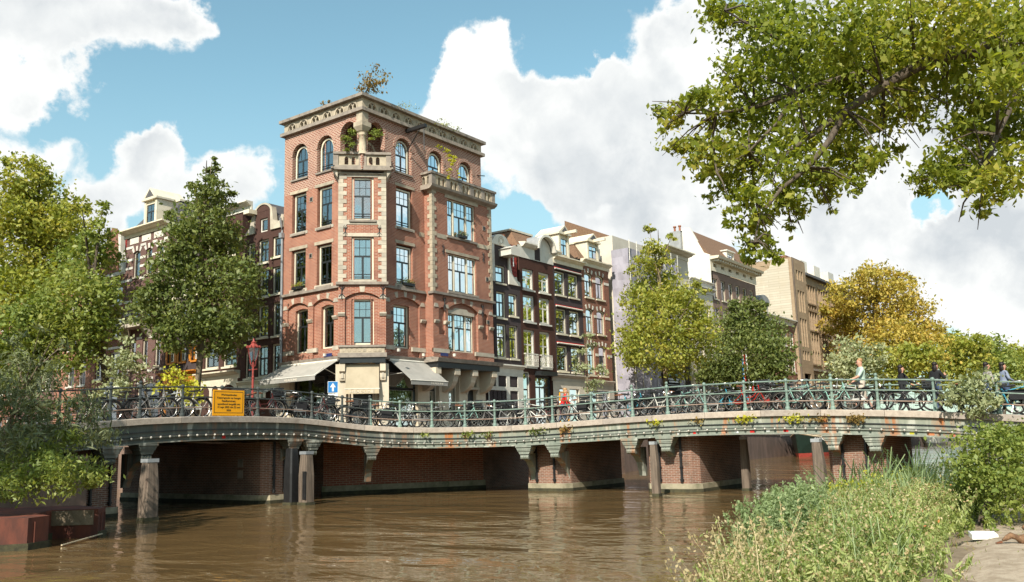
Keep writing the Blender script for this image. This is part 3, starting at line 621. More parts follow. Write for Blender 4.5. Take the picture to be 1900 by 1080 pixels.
# quoins: stones one by one, long and short in turn
def quoins(F, u, n, z0, z1, sgn, h=.235, lw=.46, sw=.27, mt='cream'):
    z = z0; i = 0; proto = {}
    while z < z1-.05:
        L_ = lw if i % 2 else sw; hh = min(h, z1-z); key = (i % 2, round(hh, 3))
        MB(F).box(min(u, u+sgn*L_), max(u, u+sgn*L_), n-.12, n+.035, z+.006, z+hh-.006).build('quoin_stone', mt, B); z += h; i += 1
quoins(FT, -1.32, 0, 10.84, 17.1, 1); quoins(FT, 1.32, 0, 10.84, 17.1, -1)
quoins(FR, 5.08, bay, 10.84, 17.0, 1, .26, .40, .22, 'sand'); quoins(FR, 10.88, bay, 10.84, 17.0, -1, .26, .40, .22, 'sand')
FB = lambda u, n, z: (5.11-n, -u, z)             # side of the bay
quoins(FB, bay+.03, 0, 10.84, 17.0, -1, .26, .36, .2, 'sand')
# arch stones of the first floor
for (F, a, b_, n) in ((FL, 4.40, 6.20, 0), (FL, 2.24, 3.98, 0)):
    voussoirs(F, B, a, b_, 10.22, .27, n, 'cream', 2, .34, .19, .38); r = MB(F); archring(r, a, b_, 10.22, .27, n, .2, .018); r.build('brick_arch', 'brick_orange', B)
voussoirs(FR, B, 2.18, 4.6, 10.30, .32, 0, 'cream', 3, .34, .2, .55); r = MB(FR); archring(r, 2.18, 4.6, 10.3, .32, 0, .2, .018); r.build('brick_arch', 'brick_orange', B)
voussoirs(FR, B, 6.45, 9.3, 10.36, .42, bay, 'cream', 3, .32, .2, .5); r = MB(FR); archring(r, 6.45, 9.3, 10.36, .42, bay, .2, .018); r.build('brick_arch', 'brick_orange', B)
voussoirs(FT, B, -.93, .93, 10.27, .3, .06, 'cream', 1, .36, .24); r = MB(FT); archring(r, -.93, .93, 10.27, .3, .06, .24, .02); r.build('brick_arch', 'brick_orange', B)
for (F, u, n) in ((FL, 6.37, 0), (FL, 4.19, 0), (FL, 2.08, 0), (FT, -1.12, .06), (FT, 1.12, .06), (FR, 1.95, 0), (FR, 4.85, 0), (FR, 5.38, bay), (FR, 6.32, bay), (FR, 9.52, bay), (FR, 10.6, bay)):
    MB(F).prism([(u-.2, 9.92), (u+.2, 9.92), (u+.12, 10.14), (u-.12, 10.14)], n-.1, n+.03).build('springer_stone', 'cream', B)
    MB(F).prismu([(n-.1, 8.95), (n+.05, 8.95), (n+.14, 9.08), (n+.14, 9.15), (n-.1, 9.15)], u-.19, u+.19).build('impost', 'cream', B)
# upper arches: brick rings and columns
for (F, lst) in ((FL, f4), (FR, f4r)):
    for h in lst:
        r = MB(F); archring(r, h[0], h[1], h[3], h[4], 0, .2, .03, 16); r.build('brick_arch', 'brick_top', B)
# --- parapet and cornices
for (F, L_, cs) in ((FL, 6.66, [5.93, 4.9, 3.85, 2.82, 1.78, .72]), (FR, 10.7, [1.05, 1.9, 2.72, 3.73, 4.8, 5.83, 6.85, 7.87, 8.9, 9.93][1 if False else 0:])):
    if F is FR: cs = [.72, 1.69, 2.67, 3.73, 4.8, 5.83, 6.85, 7.87, 8.9, 9.93]
    s0 = .24 if F is FL else 0
    MB(F).box(-.23 if F is FR else .2, L_+.2, -.2, .23, 20.58, 20.78).build('cornice', 'greystone', B)
    pp = MB(F); hs = []
    for c in cs: hs += [(c-.27, c-.05, 20.84, 21.14, .14), (c+.05, c+.27, 20.84, 21.14, .14)]
    wall(pp, -.05, L_+.02, 20.78, 21.4, .05, hs, .22, seg=6); wall(pp, 0, L_+.02, 20.78, 21.4, -.17, hs, 0.01, seg=6)
    for c in cs:
        MB(F).prism([(c-.05, 21.18), (c, 21.12), (c+.05, 21.18), (c, 21.24)], .05, .058).build('tracery_eye', 'black', B)
        r = MB(F); archring(r, c-.36, c+.36, 21.22, .36, .05, .09, .05, 10); r.build('tracery_arch', 'sand', B)
    pp.build('parapet', 'sand', B)
    for k in range(int(L_/1.1)+1):
        us_ = -.30 if F is FR else .285; n_ = int(L_/1.1)+1; u0 = us_+k*(L_+.25-us_)/n_; u1 = us_+(k+1)*(L_+.25-us_)/n_
        MB(F).box(u0+.006, u1-.006, -.28, .30, 21.4, 21.58).build('coping_stone', 'greystone', B)
MB(FR).box(10.5, 10.7, -6.66, 0, 20.78, 21.4).build('parapet', 'sand', B); MB(FL).box(6.46, 6.66, -10.7, 0, 20.78, 21.4).build('parapet', 'sand', B)
# corner pier, capital and column of the loggia
b = MB(); b.box(-.09, .38, -.09, .38, 19.95, 20.6)
b.idx([(-.2, -.2, 19.95), (.5, -.2, 19.95), (.5, .5, 19.95), (-.2, .5, 19.95), (-.2, -.2, 19.7), (.5, -.2, 19.7), (.5, .5, 19.7), (-.2, .5, 19.7), (-.02, -.02, 19.36), (.32, -.02, 19.36), (.32, .32, 19.36), (-.02, .32, 19.36)],
      [(0, 1, 2, 3), (0, 4, 5, 1), (1, 5, 6, 2), (2, 6, 7, 3), (3, 7, 4, 0), (4, 8, 9, 5), (5, 9, 10, 6), (6, 10, 11, 7), (7, 11, 8, 4)]); b.build('corner_pier', 'sand', B)
b = MB(); b.lathe((.15, .15, 0), [(.26, 18.1), (.26, 18.25), (.2, 18.32), (.225, 18.7), (.19, 19.2), (.25, 19.24), (.2, 19.28), (.3, 19.42)], 14); b.build('column', 'sand', B, smooth=True)
# --- corner balcony
def balustrade(F, u0, u1, n, z0, z1, groups, par, mt='sand'):
    b = MB(F); hs = []
    for c in groups: hs += [(c-.30, c-.09, z0+.06, z1-.12, .1), (c+.09, c+.30, z0+.06, z1-.12, .1)]
    wall(b, u0, u1, z0, z1, n, hs, .16, seg=6); wall(b, u0, u1, z0, z1, n-.16, hs, .01, seg=6)
    return b.build('balustrade', mt, par)
MB(FT).prism([(-1.62, 17.17), (1.62, 17.17), (1.62, 17.28), (1.52, 17.34), (1.52, 17.42), (-1.52, 17.42), (-1.52, 17.34), (-1.62, 17.28)], -1.2, .34).build('balcony_slab', 'greystone', B)
MB(FT).box(-1.36, 1.36, -1.2, .1, 17.0, 17.17).build('balcony_moulding', 'cream', B)
for s in (-1, 1):
    MB(FT).prism([(s*1.36, 16.75), (s*1.62, 17.17), (s*1.36, 17.17)], -.5, .2).build('corbel', 'cream', B); MB(FT).box(s*1.46-.14, s*1.46+.14, .02, .3, 17.42, 18.06).build('pedestal', 'greystone', B)
MB(FT).box(-.2, .22, .0, .29, 17.42, 18.06).build('pedestal', 'greystone', B)
balustrade(FT, -1.34, -.18, .24, 17.42, 18.06, [-.68], B); balustrade(FT, .2, 1.34, .24, 17.42, 18.06, [.66], B)
for s in (-1.5, 1.5): MB(FT).box(s-.07, s+.07, -1.1, .06, 17.42, 18.06).build('balustrade', 'sand', B)
MB(FT).box(-1.6, 1.6, -.06, .36, 18.06, 18.2).build('balcony_rail', 'greystone', B)
for s in (-1.51, 1.51): MB(FT).box(s-.1, s+.1, -1.2, -.07, 18.06, 18.2).build('balcony_rail', 'greystone', B)
for s in (-1, 1): MB(FT).box(s*1.66-.05, s*1.66+.05, .1, .45, 17.2, 17.3).build('water_spout', 'greystone', B)
# --- balcony on the bay
MB(FR).prismu([(0, 17.0), (bay+.08, 17.0), (bay+.3, 17.14), (bay+.34, 17.28), (0, 17.28)], 4.78, 11.2).build('balcony_slab', 'greystone', B)
MB(FR).box(5.0, 10.96, 0, bay+.07, 16.98, 17.12).build('balcony_moulding', 'cream', B)
nb = bay+.2
cs = [5.8, 6.95, 8.1, 9.25, 10.28]
balustrade(FR, 5.2, 10.8, nb, 17.28, 17.94, cs, B)
for u in (5.05, 6.375, 7.525, 8.675, 9.8, 10.9): MB(FR).box(u-.17, u+.17, nb-.22, nb+.04, 17.28, 17.94).build('pedestal', 'greystone', B)
MB(FR).box(4.8, 11.15, nb-.24, nb+.1, 17.94, 18.08).build('balcony_rail', 'greystone', B)
FB2 = lambda u, n, z: (4.92-n, -u, z)
balustrade(FB2, .05, .62, 0, 17.28, 17.94, [.33], B); MB(FR).box(4.8, 5.08, 0, nb-.25, 17.94, 18.08).build('balcony_rail', 'greystone', B)
# --- windows
CU = iter([2, 4, 2, 0, 1, 2, 0, 5, 2, 0, 4, 2, 0, 0, 2, 0, 3, 0, 2, 0, 0, 0, 0])
for (u0, u1) in (A_, B_):
    for (z0, z1) in ((10.98, 13.38), (14.38, 16.8)): window(FL, B, u0+.03, u1-.1, z0, z1-.05, -.16, zt=z0+(z1-z0)*.58, curtain=next(CU), lowbar=True)
for h in wins1: window(FL, B, *h[:4], -.3, .1, zt=8.85, curtain=next(CU), up=(3, 2))
for h in f4[:2]: window(FL, B, h[0]+.12, h[1]-.12, h[2]+.02, h[3]-.12, -.2, .58, zt=18.85, up=(3, 1), lowbar=True)
for (z0, z1) in ((10.98, 13.4), (14.38, 16.82)): window(FR, B, 2.74, 4.0, z0, z1-.1, -.16, zt=z0+(z1-z0)*.58, curtain=next(CU), lowbar=True)
window(FR, B, 2.58, 3.86, 7.38, 9.84, -.3, zt=8.85, curtain=0)
for h in f4r[1:]: window(FR, B, h[0]+.12, h[1]-.12, h[2]+.02, h[3]-.12, -.2, .57, zt=18.8, up=(3, 1), lowbar=True)
for (z0, z1) in ((11.0, 13.32), (14.42, 16.75)):
    for i, (a, b_) in enumerate(((6.53, 7.19), (7.19, 8.42), (8.42, 9.22))): window(FR, B, a, b_, z0, z1, bay-.12, fw=.06, zt=z0+1.36, up=((2, 2), (3, 2), (2, 2))[i], lo=(1, 2, 1)[i], curtain=(next(CU) if i == 1 else 0))
for i, (a, b_, z1, ri) in enumerate(((6.57, 7.2, 9.66, 0), (7.2, 8.3, 9.85, .2), (8.3, 8.96, 9.66, 0))): window(FR, B, a, b_, 7.4, z1, bay-.22, ri, fw=.06, zt=8.85, up=((2, 2), (3, 2), (2, 2))[i], lo=(1, 2, 1)[i])
r = MB(FR); r.prism([(6.5, 9.66), (9.04, 9.66), (9.04, 9.86), (8.5, 9.9), (8.3, 10.04), (7.2, 10.04), (7.0, 9.9), (6.5, 9.86)], bay-.13, bay-.08); r.build('hood_stone', 'cream', B)
for (z0, z1) in ((10.92, 13.4), (14.36, 16.82)): window(FT, B, -.58, .62, z0, z1-.02, -.12, zt=z0+1.4, curtain=2 if z0 < 12 else 0, lowbar=True)
window(FT, B, -.58, .62, 7.4, 9.9, -.2, zt=8.9, curtain=0, up=(3, 2))
# --- ground floor
MB(FL).prismu([(0, 6.62), (.16, 6.66), (.22, 6.86), (0, 6.9)], 1.2, 6.72).build('shop_cornice', 'greystone', B)
MB(FR).prismu([(0, 6.62), (.16, 6.66), (.22, 6.86), (0, 6.9)], 1.2, 5.0).build('shop_cornice', 'greystone', B)
MB(FR).prismu([(0, 6.62), (bay+.62, 6.64), (bay+.7, 6.86), (bay+.1, 6.94), (0, 6.94)], 4.75, 10.95).build('shop_cornice', 'greystone', B)
MB(FR).box(4.9, 10.75, .0, bay+.5, 6.3, 6.63).build('shop_fascia', 'dark', B)
for (F, u0, u1) in ((FL, 1.4, 6.6), (FR, 1.4, 4.95)): MB(F).box(u0, u1, -.2, .02, 5.95, 6.62).build('shop_fascia', 'dark', B)
g = MB(FL); wall(g, 1.0, 6.62, GZ, 6.0, -.02, [(1.75, 5.75, 3.0, 5.95)], .3); g.build('shop_wall', 'plaster', B)
for (a, b_) in ((1.8, 3.1), (3.14, 4.4), (4.44, 5.7)):
    s = MB(FL); ringpoly(s, a, b_, 3.0, 5.95, 0, .06, -.3, -.2); sw = s.build('shop_window', 'dark', B); MB(FL).box(a+.05, b_-.05, -.27, -.26, 3.05, 5.9).build('pane', 'glassdark', sw)
MB(FL).box(1.2, 6.5, -3.4, -3.3, 2.5, 6.3).build('shop_interior', 'warmwall', B); MB(FL).box(5.0, 5.9, -.02, .1, 2.6, 6.0).build('pilaster', 'plaster', B) if False else None
MB(FL).box(5.78, 6.64, -.02, .1, GZ, 5.95).build('pilaster', 'plaster', B)
g = MB(FR); wall(g, 1.0, 10.72, GZ, 6.62, -.02, [(1.95, 4.4, 3.0, 6.0), (5.42, 6.28, 3.4, 5.9), (7.12, 8.1, 3.5, 6.15), (8.88, 9.8, 5.36, 6.2, .44), (8.9, 9.75, GZ, 5.2)], .35); g.build('shop_wall', 'plaster', B)
for (a, b_, z0, z1) in ((1.98, 4.36, 3.0, 5.05), (1.98, 4.36, 5.1, 6.0)):
    s = MB(FR); ringpoly(s, a, b_, z0, z1, 0, .05, -.3, -.2); sw = s.build('shop_window', 'dark', B); MB(FR).box(a+.04, b_-.04, -.27, -.26, z0+.04, z1-.04).build('pane', 'glassdark', sw)
MB(FR).box(1.3, 4.9, -3.4, -3.3, 2.5, 6.4).build('shop_interior', 'warmwall', B); MB(FR).box(1.3, 10, -3.4, -.4, 2.45, 2.5).build('shop_floor', 'warmwall', B)
for z in (5.72, 5.86): MB(FR).box(2.2, 4.2, -2.6, -2.52, z, z+.05).build('strip_lamp', 'lit', B)
window(FR, B, 5.44, 6.26, 3.4, 5.9, -.3, fw=.07, zt=5.1, up=(2, 1), lo=1); window(FR, B, 7.14, 8.08, 3.5, 6.15, -.3, fw=.07, zt=5.4, up=(2, 2), lo=1)
window(FR, B, 8.9, 9.78, 5.36, 6.18, -.25, .42, fw=.06, zt=5.36, up=(3, 1), lo=2)
dr = MB(FR).box(8.92, 9.73, -.32, -.26, GZ, 5.2).build('door', 'dark', B); MB(FR).box(9.62, 9.66, -.26, -.2, 3.6, 3.8).build('handle', 'steel', dr)
MB(FR).box(8.72, 9.95, -.04, .14, 5.2, 5.34).build('door_hood', 'cream', B)
for u in (8.82, 9.84): MB(FR).prismu([(0, 4.9), (.12, 5.2), (0, 5.2)], u-.08, u+.08).build('hood_bracket', 'cream', B)
for u in (5.0, 6.72, 8.4, 10.3):               # big scrolled brackets under the bay
    pts = [(-.02, 6.3), (bay+.42, 6.3), (bay+.42, 6.02)] + [(-.02+(bay+.36)*math.cos(R(t))*1.0, 5.98-.98*math.sin(R(t))) for t in (10, 25, 40, 55, 70, 82)] + [(-.02, 4.98)]
    MB(FR).prismu(pts, u-.2, u+.2).build('bracket', 'plaster', B); MB(FR).box(u-.24, u+.24, bay+.2, bay+.46, 5.95, 6.3).build('bracket_block', 'plaster', B)
# turret ground floor
g = MB(FT); wall(g, -1.42, 1.42, GZ, 6.35, -.1, [(-.86, .9, GZ, 6.1)], .5); wall(g, -.9, .9, GZ, 6.2, -.5, [(-.5, .54, GZ, 4.8)], .2)
for s in (-1.42, 1.42): g.poly([(s, -.1, GZ), (s, -1.6, GZ), (s, -1.6, 6.4), (s, -.1, 6.4)])
g.build('shop_wall', 'plaster', B)
MB(FT).box(-.5, .54, -.8, -.72, GZ, 4.8).build('door', 'dark', B)
MB(FT).box(-1.30, 1.32, -.2, .34, 6.68, 6.92).build('shop_cornice', 'greystone', B); MB(FT).box(-1.2, 1.24, -.2, .26, 6.38, 6.68).build('shop_fascia', 'dark', B)
pl_ = MB(FT).box(-1.2, 1.2, -.1, .14, 6.93, 7.24).build('name_plate', 'sand', B); MB(FT).box(-1.26, 1.26, -.1, .22, 7.24, 7.36).build('plate_moulding', 'greystone', B)
for k in range(8): MB(FT).box(-1.04+k*.272, -.88+k*.272, .14, .155, 7.0, 7.18).build('raised_block', 'sand', pl_)
for u in (-1.06, 1.1):
    MB(FT).prismu([(-.1, 5.45), (.02, 5.45), (.06, 5.6), (.06, 5.85), (.2, 5.95), (.2, 6.38), (-.1, 6.38)], u-.15, u+.15).build('corbel', 'plaster', B); MB(FT).box(u-.06, u+.06, .06, .1, 5.58, 5.86).build('corbel_panel', 'cream', B)
# blind and awnings, parts of the front they hang on
bl = MB(FT); bl.idx([(-.88, .02, 6.3), (.9, .02, 6.3), (.9, .30, 4.98), (-.88, .30, 4.98), (-.88, .0, 6.3), (.9, .0, 6.3), (.9, .28, 4.98), (-.88, .28, 4.98)], [(0, 1, 2, 3), (4, 7, 6, 5), (0, 4, 5, 1), (0, 3, 7, 4), (1, 5, 6, 2), (3, 2, 6, 7)])
BL = bl.build('blind', 'blind', B); MB(FT).tube([(-.92, .3, 4.98), (.94, .3, 4.98)], .025).build('blind_bar', 'white', BL)
v = MB(FT)
for k in range(12): v.box(-.88+k*.148, -.88+(k+1)*.148, .29+(.012 if k % 2 else 0), .302+(.012 if k % 2 else 0), 4.72, 4.96)
v.build('valance', 'blind', BL); text('HEADLINE', FT, 0, 4.77, .318, .19, 'beigeplaster', BL, sx=1.5)
def awning(F, u0, u1, o, zt, zb, lab, tx, tu):
    b = MB(F); k = 10
    for i in range(k):
        a, c = u0+(u1-u0)*i/k, u0+(u1-u0)*(i+1)/k; sag = lambda u: -.03*math.sin(math.pi*(u-u0)/(u1-u0))
        b.idx([(a, .14, zt), (c, .14, zt), (c, o*.55, zt-(zt-zb)*.5+sag(c)), (a, o*.55, zt-(zt-zb)*.5+sag(a)), (c, o, zb), (a, o, zb)], [(0, 1, 2, 3), (3, 2, 4, 5)])
    A = b.build('awning', 'awning', B, label=lab); MB(F).tube([(u0-.03, o, zb), (u1+.03, o, zb)], .035).build('front_bar', 'white', A); MB(F).tube([(u0, .14, zt+.02), (u1, .14, zt+.02)], .07, 8).build('roller', 'white', A)
    v = MB(F); v.box(u0, u1, o-.004, o+.008, zb-.24, zb-.02); v.build('valance', 'awning', A); text(tx, F, tu, zb-.19, o+.012, .17, 'beigeplaster', A, sx=1.35)
    for u in (u0+.15, u1-.15): MB(F).tube([(u, .05, zt-.8), (u, o*.6, zb+.45), (u, o-.03, zb)], .02).build('awning_arm', 'white', A)
awning(FR, 1.95, 4.98, 1.75, 6.62, 5.42, 'cream awning, half in shade', 'HEADLINE', 4.1)
awning(FL, 1.75, 6.45, 1.75, 6.62, 5.74, 'cream awning over the side window', 'HEADLINE', 3.7)
# small things fixed to the walls
def anchor(F, u, z, n, s=1.):
    b = MB(F); b.tube([(u, n+.04, z-.42*s), (u, n+.04, z+.3*s)], .03*s)
    for q in (-1, 1): b.tube([(u, n+.04, z+.1*s), (u+q*.13*s, n+.04, z+.28*s), (u+q*.06*s, n+.04, z+.4*s)], .024*s); b.tube([(u, n+.04, z-.1*s), (u+q*.15*s, n+.04, z-.28*s)], .024*s)
    b.build('wall_anchor', 'black', B)
for q in ((FT, -1.1, 10.3, .06), (FT, 1.12, 10.3, .06), (FR, 6.1, 10.2, bay), (FR, 9.75, 10.15, bay)): anchor(*q)
for q in ((FT, -.93, 13.75, 0, .75), (FT, .93, 13.75, 0, .75), (FR, 6.05, 13.5, bay, .75), (FR, 9.95, 13.6, bay, .75)): anchor(*q)
for (F, u, z, n) in ((FL, 4.2, 16.22, 0), (FL, 4.2, 12.86, 0), (FR, 2.28, 9.32, 0), (FR, 10.3, 9.45, bay), (FR, 10.3, 12.2, bay), (FR, 10.1, 15.5, bay)):
    v = MB(F).box(u-.13, u+.13, n, n+.03, z-.14, z+.14).build('air_brick', 'greystone', B); MB(F).box(u-.09, u+.09, n+.03, n+.036, z-.1, z+.1).build('grille', 'black', v)
for (F, u, z, n) in ((FR, 6.05, 7.14, bay), (FL, 2.7, 7.0, 0)): MB(F).box(u-.33, u+.33, n, n+.03, z-.09, z+.09).build('street_name_plate', 'nameblue', B)
hb = MB(FR).box(3.5, 3.72, -.2, 1.55, 20.28, 20.48).build('hoist_beam', 'black', B); MB(FR).tube([(3.6, .02, 19.1), (3.6, 1.1, 20.28)], .035).build('beam_strut', 'black', hb); MB(FR).tube([(3.6, 1.4, 20.3), (3.6, 1.4, 18.9)], .03).build('hoist_rod', 'black', hb)
for (u, n, z) in ((1.7, 1.1, 7.0), (4.6, .3, 6.98), (6.3, 1.2, 7.0)): MB(FR).box(u-.05, u+.05, n-.1, n+.05, z, z+.16).build('spotlight', 'white', B)
MB(FL).box(2.62, 2.74, .2, .32, 6.92, 7.06).build('spotlight', 'white', B)
MB(FL).tube([(6.55, .06, 6.9), (6.55, .06, 8.0)], .02).build('cable_bracket', 'black', B); MB(FR).tube([(10.3, bay*0+.02, 19.2), (10.85, .2, 19.25)], .03).build('wall_hook', 'black', B)

# ------------------------------------------------------------------ the rows of canal houses
def house(F, name, label, u0, u1, zt, mt, wins, dep=9, roof='slate', z0=1.2, group=None, flat=True, n0=0):
    p = F((u0+u1)/2, 0, 0); r = thing(name, label, 'house', (p[0], p[1], gz(p[0], p[1])), group)
    w = MB(F); wall(w, u0, u1, z0, zt, n0, [q[:5] if len(q) > 4 and isinstance(q[4], float) else q[:4] for q in wins], .16); shell(w, u0, u1, z0, zt, n0, -dep, False); w.build('wall', mt, r)
    if flat: MB(F).box(u0+.02, u1-.02, -dep, n0-.05, zt-.12, zt-.01).build('roof', roof, r)
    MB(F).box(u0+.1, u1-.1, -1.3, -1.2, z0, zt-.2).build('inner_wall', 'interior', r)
    return r
def wins_(F, r, lst, n=-.12, **kw):
    for q in lst:
        k = dict(fw=.09, zt=q[2]+(q[3]-q[2])*.6, up=(2, 1), lo=2, sill=.06, gl='glass'); k.update(kw)
        if len(q) > 4 and isinstance(q[-1], dict): k.update(q[-1])
        rise = q[4] if len(q) > 4 and isinstance(q[4], float) else 0
        window(F, r, q[0], q[1], q[2], q[3], n, rise, **k)
def bx(F, r, nm, mt, *a): return MB(F).box(*a).build(nm, mt, r)
def cornice(F, r, u0, u1, z0, z1, out=.35, mt='creampaint', nm='cornice'):
    h = z1-z0
    return MB(F).prismu([(-.05, z0), (.06, z0), (.06, z0+h*.5), (out*.5, z0+h*.62), (out*.7, z0+h*.8), (out, z0+h*.84), (out, z1), (-.05, z1)], u0, u1).build(nm, mt, r)
def mansard(F, r, u0, u1, z0, z1, mt, ins=1.1, dep=8, side=.9):
    m = MB(F); m.idx([(u0, -.1, z0), (u1, -.1, z0), (u1-side, -.1-ins, z1), (u0+side, -.1-ins, z1), (u0, -dep, z0), (u1, -dep, z0), (u1-side, -dep+ins, z1), (u0+side, -dep+ins, z1)],
          [(0, 1, 2, 3), (1, 5, 6, 2), (4, 0, 3, 7), (5, 4, 7, 6), (3, 2, 6, 7)]); o = m.build('mansard_roof', mt, r)
    k = MB(F); k.box(u0+side-.1, u1-side+.1, -dep+ins-.1, -ins-.0, z1, z1+.14); k.build('roof_edge', 'creampaint', r); return o
def dormer(F, r, a, b, z0, z1, n=.0, ped=.6, mt='creampaint', dep=2., beam=True, roof='slate'):
    d = MB(F); d.box(a, b, n-dep, n-.06, z0, z1); D = d.build('dormer', mt, r)
    window(F, D if False else r, a+.22, b-.22, z0+.12, z1-.25, n-.0, fw=.06, zt=z0+(z1-z0)*.55, up=(2, 1), lo=2, gl='glass', name='dormer_window')
    for u in (a, b-.2): MB(F).box(u, u+.2, n-.06, n+.04, z0, z1).build('pilaster', mt, D)
    MB(F).box(a-.15, b+.15, n-dep, n+.18, z1, z1+.13).build('eave', mt, D)
    if ped: MB(F).prism([(a-.1, z1+.13), (b+.1, z1+.13), ((a+b)/2, z1+.13+ped)], n-dep, n+.15).build('pediment', mt, D); MB(F).prism([(a+.25, z1+.2), (b-.25, z1+.2), ((a+b)/2, z1+.02+ped)], n+.15, n+.16).build('tympanum', roof, D)
    if beam: MB(F).box((a+b)/2-.1, (a+b)/2+.1, -.3, 1.15, z1+.02, z1+.24).build('hoist_beam', mt, D)
    return D
def chimney(F, r, u0, u1, n0, n1, z0, z1, mt='white', pots=2, pm='pot'):
    c = MB(F).box(u0, u1, n0, n1, z0, z1).build('chimney', mt, r)
    for k in range(pots):
        u = u0+(u1-u0)*(k+.5)/pots; b = MB(); p = F(u, (n0+n1)/2, z1); b.lathe(p, [(.12, 0), (.1, .45), (.17, .5), (.17, .62)], 8); b.build('chimney_pot', pm, c)
# --- right-hand row, next to the corner building
w = [(12.03, 13.06, 12.32, 13.5), (11.42, 11.78, 10.1, 11.74), (12.05, 13.05, 10.0, 11.74), (13.4, 14.35, 10.24, 11.74), (11.3, 11.74, 7.38, 9.6), (12.02, 13.04, 7.38, 9.6), (13.38, 14.32, 7.38, 9.6)]
h = house(FR, 'canal_house', 'narrow dark canal house with white curved neck gable and red tile roof side', 10.95, 14.7, 12.4, 'brick_grey', w[1:])
wins_(FR, h, [w[1]+(dict(lo=1),), w[2], w[3], w[4]+(dict(lo=1, up=(2, 3)),), w[5]+(dict(up=(3, 3)),), w[6]+(dict(up=(3, 3)),)])
g = MB(FR); wall(g, 11.8, 13.4, 12.4, 14.86, 0, [w[0]], .14); shell(g, 11.8, 13.4, 12.4, 14.86, 0, -.5); g.build('neck_gable', 'brick_grey', h); wins_(FR, h, [w[0]+(dict(lo=1, up=(2, 1)),)])
c = [(11.5, 14.86), (13.7, 14.86), (13.62, 15.05)] + [(12.56+.85*math.cos(R(t)), 15.05+.58*math.sin(R(t))) for t in range(10, 171, 20)] + [(11.52, 15.05)]
MB(FR).prism(c, -.5, .12).build('gable_crest', 'white', h)
r_ = MB(FR)
for t in range(0, 6): r_.ring((12.56, .13, 15.16), .12+.06*t, .022, 16, 4) if t in (1, 3) else None
r_.build('crest_ornament', 'cream', h)
def claw(F, r, pts, n0=-.25, n1=.1, mt='white'): MB(F).prism(pts, n0, n1).build('claw_piece', mt, r)
claw(FR, h, [(11.3, 12.36), (11.88, 12.36), (11.84, 13.2), (11.82, 14.9), (11.52, 14.9), (11.6, 13.6), (11.42, 13.0)]); claw(FR, h, [(13.38, 12.36), (14.68, 12.36), (14.6, 12.6), (14.3, 12.7), (14.25, 12.95), (13.95, 12.9), (13.75, 13.1), (13.6, 13.7), (13.52, 14.9), (13.38, 14.9)])
MB(FR).prism([(12.45, 14.12), (13.45, 14.12), (13.45, 14.5), (13.55, 14.56), (12.95, 14.8), (12.35, 14.56), (12.45, 14.5)], 0, 1.0).build('hoist_hood', 'white', h); MB(FR).tube([(12.95, .8, 14.1), (12.95, .8, 13.4)], .035).build('hoist_hook', 'steel', h)
t = MB(FR); t.idx([(13.0, -.6, 15.3), (14.62, -.6, 12.6), (14.62, -8, 12.6), (13.0, -8, 15.3), (11.4, -.6, 12.6), (11.4, -8, 12.6)], [(0, 1, 2, 3), (0, 3, 5, 4), (0, 4, 1)]); t.build('roof', 'tile_red', h)
t = MB(FR)
for i in range(9):
    for j in range(5): z = 12.75+i*.27; t.box(13.5+j*.2+.01, 13.68+j*.2, -.1, -.04, z, z+.24)
t.build('roof_tile', 'tile_red', h); bx(FR, h, 'roof_side', 'tile_red', 13.45, 14.5, -.6, -.1, 12.6, 15.2)
chimney(FR, h, 14.0, 14.6, -1.4, -.9, 14.6, 15.5, 'brick_rust', 2)
cornice(FR, h, 10.98, 14.75, 6.4, 6.95, .3, 'white'); g = MB(FR); wall(g, 10.9, 14.7, 1.2, 6.4, .06, [(10.98, 11.7, 5.5, 6.2), (11.95, 12.85, 5.5, 6.2), (13.2, 14.1, 5.5, 6.2), (10.98, 12.85, 3.2, 5.25), (13.2, 14.1, 1.9, 5.25)], .15); g.build('shop_front', 'white', h)
for q in ((10.98, 11.7), (11.95, 12.85), (13.2, 14.1)): window(FR, h, *q, 5.5, 6.2, -.02, fw=.05, zt=6.2, lo=1, frame='dark')
s = MB(FR); s.box(10.98, 12.85, -.08, -.06, 3.2, 5.25); s.build('shutter_board', 'dark', h)
for k in range(4):
    s = MB(FR); u = 11.0+k*.46; s.box(u, u+.04, -.05, .0, 3.25, 5.2); s.box(u+.38, u+.42, -.05, .0, 3.25, 5.2)
    for z in range(16): s.box(u+.03, u+.39, -.045, -.015, 3.3+z*.12, 3.38+z*.12)
    s.build('louvred_shutter', 'white', h)
bx(FR, h, 'door', 'brick_grey', 13.2, 14.1, -.1, -.05, 1.9, 5.25)
# brown house with the round-topped hoist dormer
w = [(15.06, 16.38, 12.26, 13.72), (17.0, 18.33, 12.26, 13.72), (15.04, 16.4, 10.02, 11.88), (16.96, 18.3, 10.02, 11.88), (14.98, 16.3, 6.95, 9.48), (16.88, 18.16, 6.95, 9.48), (14.68, 15.56, 1.9, 6.6), (16.2, 18.1, 2.2, 6.36)]
h = house(FR, 'canal_house', 'brown canal house with white attic, arched hoist dormer and white French balconies', 14.7, 18.85, 14.45, 'brick_brown', w)
wins_(FR, h, [q+(dict(sash='white', frame='white'),) for q in w[:6]], fw=.11)
window(FR, h, *w[6], -.1, frame='white', zt=5.4, lo=1, up=(1, 1)); window(FR, h, *w[7], -.1, frame='dark', zt=5.6, lo=3, up=(3, 1), gl='glassdark')
bx(FR, h, 'shop_hood', 'dark', 16.15, 18.15, 0, .55, 6.38, 6.66)
